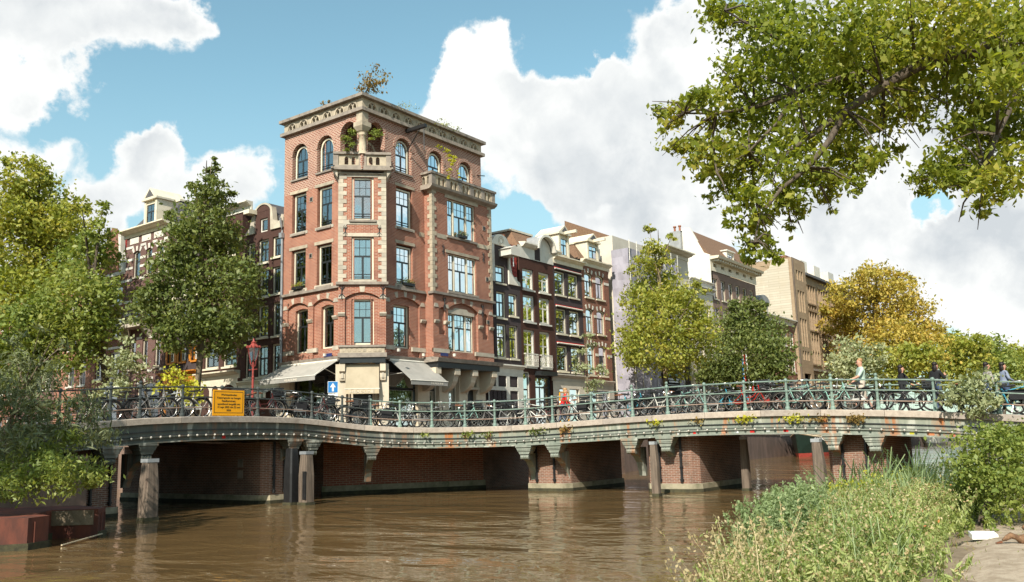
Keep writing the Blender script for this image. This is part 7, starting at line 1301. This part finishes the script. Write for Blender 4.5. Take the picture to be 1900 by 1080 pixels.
# ------------------------------------------------------------------ trees
TB = {'lc':[(-4.51,7.47,18.12,0.29,0.29),(-3.63,8.78,18.03,0.55,0.55),(-5.3,6.4,16.31,0.92,0.92),(-3.69,8.81,16.17,1.23,1.23),(-5.14,7.02,14.31,1.59,1.59),(-5.94,8.03,13.27,1.29,1.29),(-2.99,7.79,13.72,1.33,1.33),(-6.54,8.35,11.48,1.34,1.34),(-4.64,7.72,11.9,1.79,1.79),(-4.29,5.17,11.15,1.31,1.31),(-6.29,9.66,9.67,1.24,1.24),(-5.26,8.08,9.6,1.9,1.9),(-4.06,6.35,9.08,1.75,1.75),(-2.13,6.98,10.42,0.87,0.87),(-6.25,7.72,8.08,1.08,1.08),(-4.24,7.02,8.09,1.36,1.36),(-3.16,4.81,8.71,0.42,0.42),(-7.28,8.78,10.49,0.73,0.73),(-5.88,7.05,16.46,0.37,0.37),(-4.22,6.17,15.72,0.49,0.49),(-5.7,9.28,15.06,0.44,0.44)],'l1':[(-7.67,23.05,19.92,1.32,1.32),(-8.33,23.5,17.79,2.32,2.32),(-5.65,24.56,18.34,2.19,2.19),(-5.58,21.31,16.68,1.71,1.71),(-7.26,24.35,14.92,3.11,3.11),(-4.91,23.82,14.84,2.75,2.75),(-8.57,23.12,11.44,2.63,2.63),(-7.18,21.92,11.45,2.24,2.24),(-6.08,22.37,19.49,0.54,0.54),(-3.91,23.0,18.6,0.63,0.63),(-7.93,24.48,20.97,0.56,0.56)],'l2':[(-7.44,13.62,15.98,0.47,0.47),(-7.34,14.11,14.8,0.87,0.87),(-6.99,15.97,13.04,1.72,1.72),(-6.38,14.85,13.62,0.82,0.82),(-8.43,14.16,10.41,2.03,2.03),(-9.34,15.82,9.27,1.93,1.93),(-6.68,14.63,10.82,1.28,1.28),(-8.46,14.42,7.99,1.83,1.83),(-9.32,16.88,7.53,1.76,1.76),(-7.16,13.57,8.78,1.11,1.11),(-10.32,16.13,8.61,1.66,1.66),(-6.24,14.53,11.98,0.54,0.54),(-6.04,14.1,9.71,0.4,0.4),(-10.45,16.88,6.86,1.67,1.67)],'bi':[(-7.08,11.17,7.81,0.63,0.63),(-7.75,10.76,6.56,0.87,0.87),(-6.8,11.07,6.04,1.0,1.0),(-8.06,10.14,5.13,0.85,0.85),(-6.9,10.44,6.93,0.56,0.56),(-8.39,10.86,4.96,0.74,0.74),(-7.17,10.96,8.97,0.38,0.38)],'bu':[(-7.34,5.66,5.8,0.68,0.68),(-6.86,5.34,5.25,0.63,0.63),(-7.89,5.6,4.96,0.62,0.62),(-7.44,4.98,4.54,0.56,0.56),(-6.86,4.25,4.65,0.39,0.39)],'r1':[(25.32,-4.59,17.4,0.48,0.48),(24.72,-5.14,16.09,0.79,0.79),(24.66,-4.79,15.03,1.1,1.1),(25.21,-5.85,15.12,0.63,0.63),(27.02,-3.97,13.68,1.79,1.79),(26.33,-5.78,12.34,1.67,1.67),(25.35,-3.48,12.09,1.43,1.43),(24.59,-5.0,10.63,2.25,2.25),(26.79,-6.32,10.7,1.91,1.91),(22.9,-3.58,8.64,1.26,1.26),(23.64,-5.58,8.52,2.28,2.28),(27.61,-6.46,8.73,1.68,1.68),(25.0,-8.85,9.48,0.99,0.99),(26.17,-2.43,8.15,1.05,1.05),(27.08,-5.54,7.64,1.51,1.51),(25.15,-2.17,9.95,0.56,0.56),(24.87,-8.19,12.27,0.69,0.69),(25.58,-8.21,11.17,0.7,0.7),(25.69,-2.61,14.74,0.49,0.49),(25.63,-6.18,16.7,0.4,0.4)],'r2':[(42.98,-4.8,12.51,1.76,1.76),(43.51,-3.2,11.23,2.08,2.08),(44.08,-6.02,11.01,2.07,2.07),(41.48,-5.37,8.85,3.15,3.15),(42.7,-7.8,8.5,1.05,1.05),(42.98,-2.16,8.21,2.07,2.07),(41.41,-7.69,7.27,1.32,1.32),(43.47,-3.9,6.55,2.75,2.75),(42.15,-1.02,7.76,1.28,1.28),(41.98,-4.0,13.38,0.68,0.68),(42.21,-6.41,13.23,0.77,0.77),(42.93,-8.73,9.14,0.57,0.57)],'th':[(16.02,-4.4,8.62,0.31,0.31),(16.64,-4.14,7.79,0.56,0.56),(15.78,-4.03,6.51,0.58,0.58),(16.77,-4.75,6.51,0.55,0.55),(16.6,-4.31,5.57,0.62,0.62),(15.67,-3.72,7.23,0.28,0.28),(16.17,-4.43,9.52,0.17,0.17)],'ye':[(81.53,-6.56,20.36,2.84,2.84),(77.45,-4.73,18.05,2.88,2.88),(80.51,-9.25,17.86,3.21,3.21),(79.85,-2.39,15.65,2.39,2.39),(80.23,-5.19,15.94,2.24,2.24),(82.65,-10.29,15.63,2.97,2.97),(82.74,-12.44,13.96,1.83,1.83),(81.17,-3.99,12.74,3.39,3.39),(77.0,-9.39,11.97,3.77,3.77),(80.13,-12.31,10.98,2.75,2.75),(79.44,-7.76,13.93,2.07,2.07),(76.71,-7.2,20.64,1.36,1.36),(75.26,-3.15,17.0,1.49,1.49),(82.06,-9.94,20.32,1.42,1.42)],'gr':[(66.35,-7.19,10.52,2.21,2.21),(63.88,-6.69,8.49,2.04,2.04),(66.25,-8.27,8.38,2.32,2.32),(64.64,-10.22,9.88,1.44,1.44)],'y2':[(70.47,-10.65,9.0,2.53,2.53),(72.43,-12.67,8.36,2.69,2.69),(72.15,-9.55,7.65,2.32,2.32),(70.82,-14.23,9.64,1.77,1.77),(70.93,-12.36,10.39,1.52,1.52)],'f1':[(127.84,-7.0,15.34,3.31,3.31),(132.25,-8.12,13.72,4.18,4.18),(127.4,-6.66,11.32,3.87,3.87),(127.16,-5.63,16.76,1.36,1.36),(128.93,-10.08,15.6,1.95,1.95)],'f2':[(152.14,-9.24,15.3,4.0,4.0),(152.13,-9.63,12.26,4.66,4.66),(151.53,-7.22,12.4,3.77,3.77),(148.38,-8.47,17.11,1.53,1.53)],'f3':[(182.2,-9.43,15.39,4.12,4.12),(179.52,-10.84,12.54,4.83,4.83),(181.26,-8.13,12.56,3.85,3.85),(182.39,-9.62,18.27,1.55,1.55)],'ov':[(-19.29,-29.04,9.37,0.36,0.36),(-18.76,-29.41,9.25,0.57,0.57),(-19.92,-30.42,8.29,0.58,0.58),(-20.59,-31.34,7.83,0.6,0.6),(-18.9,-31.66,8.38,0.69,0.69),(-20.04,-32.54,7.75,0.62,0.62),(-18.26,-32.95,8.22,0.7,0.7),(-19.34,-33.45,7.56,0.5,0.5),(-19.88,-29.49,7.93,0.41,0.41),(-18.21,-29.54,8.48,0.59,0.59),(-18.54,-30.48,8.0,0.65,0.65),(-18.17,-31.18,7.93,0.69,0.69),(-18.88,-32.05,7.45,0.61,0.61),(-17.63,-32.55,7.63,0.6,0.6),(-20.33,-33.4,6.51,0.43,0.43),(-19.25,-27.67,7.87,0.18,0.18),(-20.45,-28.64,7.27,0.25,0.25),(-20.75,-29.14,7.19,0.26,0.26),(-19.78,-29.1,7.35,0.42,0.42),(-18.38,-29.33,7.55,0.58,0.58),(-19.92,-30.55,6.72,0.54,0.54),(-18.05,-30.82,7.28,0.59,0.59),(-19.2,-31.74,6.85,0.43,0.43),(-17.54,-32.7,6.96,0.51,0.51),(-18.1,-33.2,6.59,0.42,0.42),(-19.37,-28.17,7.08,0.31,0.31),(-20.31,-29.17,6.4,0.42,0.42),(-19.47,-29.47,6.45,0.49,0.49),(-20.22,-30.41,5.98,0.46,0.46),(-18.45,-30.59,6.46,0.49,0.49),(-19.9,-31.47,5.91,0.25,0.25),(-19.43,-28.86,6.11,0.26,0.26),(-20.92,-29.96,5.4,0.31,0.31),(-20.29,-30.23,5.49,0.32,0.32),(-19.8,-30.67,5.68,0.28,0.28),(-20.23,-31.22,5.51,0.15,0.15),(-20.52,-29.46,5.28,0.18,0.18),(-20.59,-29.77,4.92,0.25,0.25),(-20.97,-30.16,4.56,0.19,0.19),(-20.22,-29.56,4.67,0.14,0.14),(-19.64,-30.07,5.21,0.12,0.12),(-19.26,-32.27,5.89,0.37,0.37),(-17.76,-32.59,6.29,0.5,0.5),(-20.13,-33.29,5.46,0.34,0.34),(-18.71,-31.82,5.82,0.22,0.22),(-19.44,-32.48,5.44,0.29,0.29),(-20.34,-33.06,5.12,0.3,0.3),(-18.14,-32.59,5.3,0.19,0.19),(-19.21,-32.5,6.36,0.27,0.27),(-18.76,-28.11,6.92,0.18,0.18),(-19.25,-28.5,6.42,0.15,0.15),(-18.64,-29.28,5.67,0.19,0.19),(-18.94,-31.56,6.39,0.16,0.16),(-19.83,-30.77,5.31,0.08,0.08),(-18.51,-29.81,5.7,0.11,0.11),(-20.49,-28.39,7.04,0.13,0.13)],'wi':[(-23.34,-12.02,3.58,0.73,0.73),(-22.87,-12.54,3.43,0.72,0.72),(-23.44,-13.02,2.83,0.84,0.84),(-22.45,-12.93,2.9,0.69,0.69),(-21.76,-12.67,2.52,0.56,0.56),(-23.26,-13.26,2.14,0.7,0.7),(-21.67,-12.15,1.99,0.51,0.51),(-23.07,-11.51,2.04,0.75,0.75),(-21.99,-13.86,2.38,0.31,0.31),(-22.31,-11.98,4.02,0.42,0.42),(-23.38,-12.84,4.23,0.37,0.37),(-22.17,-12.29,4.69,0.15,0.15),(-23.14,-13.02,4.94,0.14,0.14),(-21.04,-12.9,2.48,0.12,0.12),(-23.03,-11.3,4.85,0.24,0.24),(-21.27,-12.1,2.94,0.21,0.21)],'wu':[(-23.52,-13.13,1.6199999999999999,0.56,0.44800000000000006),(-23.41,-14.39,1.68,0.53,0.42400000000000004),(-22.54,-14.13,1.57,0.49,0.392),(-23.72,-13.88,1.28,0.46,0.36800000000000005),(-23.16,-14.42,1.31,0.48,0.384),(-22.41,-14.51,1.39,0.3,0.24),(-23.96,-13.66,1.24,0.41,0.328),(-23.31,-13.64,2.09,0.41,0.328),(-22.54,-13.8,2.31,0.33,0.264)],'rb':[(-19.14,-32.5,1.54,0.51,0.51),(-18.59,-32.76,1.44,0.53,0.53),(-19.38,-32.19,1.4,0.29,0.29),(-19.62,-32.72,1.12,0.41,0.41),(-18.26,-32.19,1.08,0.36,0.36),(-18.87,-32.5,1.82,0.19,0.19),(-18.71,-32.75,1.86,0.21,0.21),(-18.92,-32.08,1.15,0.23,0.23),(-19.0,-32.61,1.98,0.09,0.09)],'iv':[(-3.49,-29.59,3.02,0.5,0.5),(-3.13,-29.92,3.17,0.54,0.54),(-3.64,-29.23,2.87,0.25,0.25),(-3.62,-30.17,2.74,0.36,0.36),(-3.54,-29.7,2.53,0.36,0.36)],'roof1':[(0.53,-0.14,22.85,0.62,0.62),(0.32,0.21,22.29,0.44,0.44),(0.83,-0.57,22.5,0.4,0.4),(0.67,-0.08,22.0,0.5,0.5),(1.19,-0.69,23.01,0.19,0.19),(0.59,-0.38,23.46,0.19,0.19)],'roof2':[(2.87,-0.62,21.81,0.38,0.38),(3.09,-0.96,21.53,0.25,0.25),(2.7,-0.47,21.6,0.25,0.25)],'roof3':[(5.26,-1.28,21.07,0.29,0.29),(5.57,-1.74,20.83,0.32,0.32),(5.74,-2.02,20.61,0.19,0.19)],'roof4':[(0.76,4.11,22.3,0.16,0.16),(0.94,3.94,22.45,0.13,0.13)],'ivL':[(-0.64,0.37,19.1,0.39,0.39),(-0.57,0.35,18.42,0.33,0.33),(-0.74,0.61,18.75,0.24,0.24)],'ivR':[(0.57,-0.47,19.42,0.33,0.33),(0.38,-0.37,19.14,0.24,0.24),(0.76,-0.63,19.18,0.21,0.21)],'vine':[(5.88,-1.31,19.28,0.29,0.29),(5.94,-1.51,18.74,0.26,0.26),(5.79,-1.41,18.12,0.19,0.19),(6.16,-1.54,19.06,0.19,0.19),(5.6,-0.83,19.76,0.16,0.16),(5.92,-1.33,17.76,0.16,0.16),(6.28,-1.72,18.1,0.1,0.1),(6.21,-1.85,17.72,0.1,0.1)]}
def crown_pts(blobs, dens, clump=.30, shell_=.55):
    P = []
    for (x, y, z, r, ry) in blobs:
        n = int(dens*r*ry); m = max(4, n//34); d = RNG.normal(size=(m, 3)); d /= np.linalg.norm(d, axis=1)[:, None]; rad = RNG.uniform(shell_**3, 1, m)**(1/3)
        cc = d*rad[:, None]; k = RNG.integers(0, m, n); q = cc[k]+RNG.normal(size=(n, 3))*np.array([clump, clump, clump*.5])*RNG.uniform(.6, 1.25, (n, 1)); P.append(q*np.array([r, r, ry])*.87+np.array([x, y, z]))
    return np.concatenate(P)
def tree(label, key, lm_, leaf, dens, base, mt='bark', r0=.2, cat='tree', name='tree', group=None, aspect=1.7, droop=.4, lean=None, twigs=True, clump=.30, kind=None, zmin=None):
    bl = TB[key]; r = thing(name, label, cat, base, group, kind); P = crown_pts(bl, dens, clump)
    if zmin is not None: P = P[P[:, 2] > zmin]
    V, Fq = leafcloud(P, leaf, .35, aspect, droop); leafobj('crown', V, Fq, lm_, r)
    if r0:
        zs = [q[2] for q in bl]; cx = np.mean([q[0] for q in bl]); cy = np.mean([q[1] for q in bl]); z0 = min(zs); z1 = max(zs); b = MB(); B0 = Vector(base); top = Vector((cx*.6+base[0]*.4, cy*.6+base[1]*.4, z0+(z1-z0)*.45)); mid = (B0+top)/2+Vector((.12*r0*6, -.1, 0))
        b.tube([B0-Vector((0, 0, .3)), B0+(mid-B0)*.3, mid, top, Vector((cx, cy, z1))], [r0*1.25, r0, r0*.85, r0*.55, r0*.08], 9)
        if twigs:
            for q in bl:
                e = Vector(q[:3]); t = random.uniform(.15, .8); s = mid.lerp(top, t) if e.z < top.z+1 else top.lerp(Vector((cx, cy, z1)), random.uniform(0, .5)); k = s.lerp(e, .55)+Vector((0, 0, .15*q[3])); b.tube([s, k, e], [r0*.36, r0*.2, r0*.06], 5, False)
        b.build('trunk', mt, r, smooth=True)
    return r
tree('dense dark green tree in front of the left houses, beside the yellow notice', 'lc', 'leaf_dark', .20, 900, (-5, 7.7, 2.5), 'barklight', .24)
tree('tall yellowing tree at the left edge', 'l1', 'leaf_lime', .25, 580, (-6, 24, 2.4), 'bark', .3)
tree('green tree spreading in front of the yellowing one at left', 'l2', 'leaf_green', .22, 720, (-5.6, 15, 2.5), 'bark', .26)
tree('small pale leaved tree left of the plum house with orange shutters', 'bi', 'leaf_pale', .19, 430, (-5, 11.2, 2.5), 'barklight', .08, clump=.4)
tree('yellow green shrub on the pavement under the dark tree', 'bu', 'leaf_vine', .17, 420, (-5.4, 4.8, 2.5), None, 0, 'shrub', 'shrub', clump=.42)
tree('bright green tree with a bare top in front of the scaffold', 'r1', 'leaf_lime', .23, 560, (25.3, -5, 2.2), 'barklight', .24, clump=.34)
tree('round dark green tree in front of the taupe house', 'r2', 'leaf_dark', .25, 600, (42.5, -5, 1.9), 'bark', .26)
tree('slender young tree in front of the rusty brick house', 'th', 'leaf_pale', .19, 520, (16, -4, 2.4), 'barklight', .07, clump=.42)
tree('large golden yellow tree beyond the stone office building', 'ye', 'leaf_yellow', .36, 260, (79.9, -5.6, 1.8), 'bark', .45)
tree('small green tree in front of the stone office building', 'gr', 'leaf_pale', .34, 230, (66.5, -5.6, 1.8), 'bark', .2)
tree('lime yellow tree below the large golden one', 'y2', 'leaf_lime', .38, 220, (73, -5.8, 1.8), 'bark', .25)
for k, (q, bx_) in enumerate((('f1', (134, -5.6, 1.8)), ('f2', (152, -5.6, 1.8)), ('f3', (180, -5.6, 1.8)))):
    tree(('green gold tree right behind the walking pair', 'olive green tree of the far row, second from the golden tree', 'farthest green tree at the right edge of the canal row')[k], q, ('leaf_lime', 'leaf_green', 'leaf_lime')[k], .6, 110, bx_, 'bark', .4)
tree('wild leafy shrub growing on the roof corner', 'roof1', 'leaf_dry', .15, 520, (.3, .3, 21.5), 'bark', .05, 'shrub', 'rooftop_plant', clump=.5); tree('thin airy twigs on the right-hand parapet near the corner', 'roof2', 'leaf_pale', .08, 420, (2.5, .4, 21.5), 'bark', .02, 'shrub', 'rooftop_plant', clump=.6)
tree('straggly green plant on the right-hand parapet above the ivy', 'roof3', 'leaf_pale', .12, 560, (6.5, .5, 21.5), 'bark', .02, 'shrub', 'rooftop_plant', clump=.6); tree('dry grass tuft on the left-hand parapet', 'roof4', 'leaf_dry', .16, 1400, (.4, 3.4, 21.4), None, 0, 'plant', 'rooftop_plant', clump=.5)
tree('bushy green plant filling the left arch of the loggia', 'ivL', 'leaf_green', .12, 1500, (.6, 1.0, 17.3), 'bark', .03, 'plant', 'loggia_plant'); tree('green plant hanging in the right arch of the loggia', 'ivR', 'leaf_green', .12, 1500, (1.2, .8, 18.4), 'bark', .02, 'plant', 'loggia_plant')
tree('yellow creeper climbing between the upper arched windows', 'vine', 'leaf_vine', .12, 1700, (7.6, -.1, 17.4), 'bark', .02, 'creeper', 'creeper', twigs=False)
tree('grey green willow hanging over the rusty planter', 'wi', 'leaf_willow', .19, 1150, (-24.0, -11.6, .5), 'barklight', .07, 'shrub', 'willow', aspect=5.5, droop=.5, clump=.5)
tree('green weeds and seedlings overflowing the rusty planter', 'wu', 'leaf_green', .10, 3800, (-23.5, -13.6, .5), None, 0, 'plants', 'planter_weeds', aspect=2.6, clump=.42, kind='stuff', zmin=.66)
tree('large leafy bush on the right bank by the bridge end', 'rb', 'leaf_green', .055, 11000, (-19.4, -32.2, .6), 'bark', .04, 'bush', 'bush', aspect=1.6, clump=.42)
tree('pale leaved climber over the bridge railing by the walking pair', 'iv', 'leaf_pale', .13, 1500, (-2.6, -29.5, 2.6), 'bark', .025, 'creeper', 'climber', clump=.5)
# ---- the overhanging tree at the right: limbs, then its leaves
OB = [[(-18.34,-34.26,6.02),(-18.35,-33.75,6.8),(-18.58,-33.4,7.3),(-18.92,-32.98,7.59),(-19.18,-32.5,7.57),(-19.45,-32.08,7.38),(-19.64,-31.64,7.14),(-19.86,-31.11,6.82),(-20.11,-30.58,6.44),(-20.33,-30.22,6.16)],[(-18.58,-33.4,7.3),(-18.4,-33.09,7.94),(-18.26,-32.57,8.29),(-18.53,-32.14,8.28),(-18.82,-31.62,8.22),(-19.1,-31.28,8.24),(-19.41,-30.5,8.18)],[(-18.92,-32.98,7.59),(-18.61,-32.27,7.88),(-18.42,-31.59,8.01),(-18.76,-30.97,7.79),(-19.18,-30.2,7.58),(-19.6,-29.59,7.33),(-20.1,-29.13,7.2),(-20.57,-28.77,7.15)],[(-19.86,-31.11,6.82),(-20.22,-30.93,6.29),(-20.41,-30.63,5.88),(-20.63,-30.28,5.57),(-20.83,-29.99,5.17),(-20.97,-29.93,4.75)],[(-18.58,-33.4,7.3),(-18.99,-33.24,6.66),(-19.22,-33.01,6.15),(-19.44,-32.84,5.57),(-19.66,-32.63,5.24)],[(-19.41,-30.5,8.18),(-19.74,-30.09,8.37),(-20.18,-29.74,8.59),(-20.38,-29.51,8.78)],[(-19.18,-30.2,7.58),(-19.78,-29.99,6.9),(-20.21,-29.67,6.4),(-20.58,-29.26,6.05)]]
t = thing('overhanging_tree', 'large tree whose leafy limbs hang into the top right of the view', 'tree', (-19.3, -35.4, .6)); b = MB(); j = Vector(OB[0][0]); b.tube([(-19.3, -35.4, .2), (-19.35, -35.4, 2), (-19.45, -35.35, 4), j], [.42, .36, .33, .26], 10)
for i, q in enumerate(OB):
    r0 = (.17, .09, .09, .06, .07, .04, .04)[i]; n = len(q); b.tube([Vector(p) for p in q], [r0*(1-.85*k/(n-1)) for k in range(n)], 7)
allp = [Vector(p) for q in OB for p in q[2:]]
for (x, y, z, r_, ry) in TB['ov']:
    e = Vector((x, y, z)); s = min(allp, key=lambda p: (p-e).length)
    for k in range(3): w = e+Vector(RNG.normal(size=3))*r_*.7; b.tube([s, s.lerp(w, .5)+Vector((0, 0, .08)), w], [.022, .014, .005], 4, False)
b.build('trunk', 'bark', t, smooth=True)
P = crown_pts(TB['ov'], 3700, .46, .30); V, Fq = leafcloud(P, .098, .5, 1.75, .75); leafobj('crown', V, Fq, 'leaf_over', t)
# trees of the banks opposite, seen only in the window panes
for k, (x, y) in enumerate(((4, -41), (20, -42), (37, -43), (56, -44), (-34, 26), (-36, 46), (-66, -60), (-80, -44), (-58, -78), (-92, -66))):
    bl = [(x+RNG.normal()*3.2, y+RNG.normal()*3.2, 11+RNG.normal()*3.4, 2.6, 2.4) for _ in range(16)]; TB['o%d' % k] = bl; tree('tall canal tree on the opposite bank, seen in the window panes', 'o%d' % k, 'leaf_far', .55, 60, (x, y, .8), 'bark', .35, group='trees of the opposite banks')
for k, (x, y, lab) in enumerate(((-35.5, -13.5, 'tall tree off the left edge whose shade falls on the willow'),)):
    bl = [(x+RNG.normal()*1.8, y+RNG.normal()*1.8, 11.5+RNG.normal()*2.2, 1.9, 1.7) for _ in range(18)]; TB['s%d' % k] = bl; tree(lab, 's%d' % k, 'leaf_green', .4, 120, (x, y, 1), 'bark', .3)
# rusty sheet-pile planter at the left
t = thing('planter', 'rusty steel sheet-pile planter box standing in the water at left', 'planter', (-25, -12.5, 0)); P = [(-31, -11.2), (-26.2, -12.9), (-25.6, -13.9), (-24.05, -14.95), (-23.5, -14.72), (-23.3, -13.75), (-22.75, -13.05), (-22.55, -12.95), (-21.88, -13.78), (-21.55, -13.5), (-21.3, -11.8), (-22.5, -10.2), (-31, -9.5)]
def plan(b, P, z0, z1): k = len(P); b.idx([(x, y, z0) for x, y in P]+[(x, y, z1) for x, y in P], [(i, (i+1) % k, k+(i+1) % k, k+i) for i in range(k)]+[tuple(range(k, 2*k))])
b = MB(); plan(b, P, -1.5, .66); b.build('sheet_pile', 'rustplate', t); cx, cy = -25, -12; P2 = [(cx+(x-cx)*1.012, cy+(y-cy)*1.012) for x, y in P]; b = MB(); plan(b, P2, -1.5, .14); b.build('tide_line', 'tide', t)
P3 = [(cx+(x-cx)*.97, cy+(y-cy)*.97) for x, y in P]; b = MB(); plan(b, P3, .3, .64); b.build('soil', 'soil', t)
for (i, q) in ((2, .25), (2, .6), (3, .3), (4, .5), (5, .5), (7, .35), (8, .4), (8, .9)): a, c = P[i], P[i+1]; x, y = a[0]+(c[0]-a[0])*q, a[1]+(c[1]-a[1])*q; b = MB(); b.tube([(x, y-.01, -.5), (x, y-.01, .57)], .018, 5); b.build('pile_lock', 'rustplate', t)
# bank, fence posts and greenery seen under the left bridge
t = thing('rusty_piling', 'rust red piling with ivy seen through the left bridge opening', 'piling', (-15, 16, 0)); b = MB()
for k in range(6): b.box(-19.5+k*1.1, -18.9+k*1.1, 17, 17.5, -1, 1.3-.1*(k % 2))
b.build('sheet_pile', 'rustplate', t); P = np.array([-16.5, 17.2, 1.6])+RNG.normal(size=(2600, 3))*np.array([2.2, .5, .75]); V, Fq = leafcloud(P, .22, .3, 1.6, .5); leafobj('ivy', V, Fq, 'leaf_lime', t)
b = MB(); b.idx([(-60, -7, -1), (-19.9, -9.5, -1), (-18.6, 3, -1), (-18.6, 120, -1), (-60, 120, -1), (-60, -7, 1.9), (-19.9, -9.5, 1.9), (-18.6, 3, 1.9), (-18.6, 120, 1.9), (-60, 120, 1.9)], [(5, 6, 7, 8, 9), (1, 2, 7, 6), (2, 3, 8, 7), (0, 1, 6, 5)]); tag(b.build('left_bank', 'quaystone'), kind='structure')
# ---- flower boxes and pots on the sills
def flowerbox(label, p, w, m, ang=0):
    t = thing('flower_box', label, 'flower box', p); ca, sa = math.cos(ang), math.sin(ang); F_ = lambda u, n, z: (p[0]+ca*u-sa*n, p[1]+sa*u+ca*n, p[2]+z); b = MB(F_); b.box(-w/2, w/2, -.1, .1, 0, .16); b.build('box', 'black', t)
    P = RNG.normal(size=(260, 3))*np.array([w*.28, .07, .09])+np.array([0, 0, .25]); P = np.array([F_(*q) for q in P]); V, Fq = leafcloud(P, .07, .3); leafobj('leaves', V, Fq, 'leaf_dark' if m != 'leaf_lime' else m, t); P = RNG.normal(size=(40, 3))*np.array([w*.28, .07, .08])+np.array([0, 0, .32]); P = np.array([F_(*q) for q in P]); V, Fq = leafcloud(P, .06, .3); leafobj('flowers', V, Fq, 'petal', t)
flowerbox('flower box with yellow blooms on the left front sill, second floor', (-.12, 5.2, 11.0), .8, 'leaf_lime', R(90)); flowerbox('dark flower box on the second floor sill right of the corner turret', (3.6, -.12, 11.0), .8, 'leaf_dark'); flowerbox('flower box in the upper triple window of the bay', (7.8, -.74, 14.45), .7, 'leaf_dark')
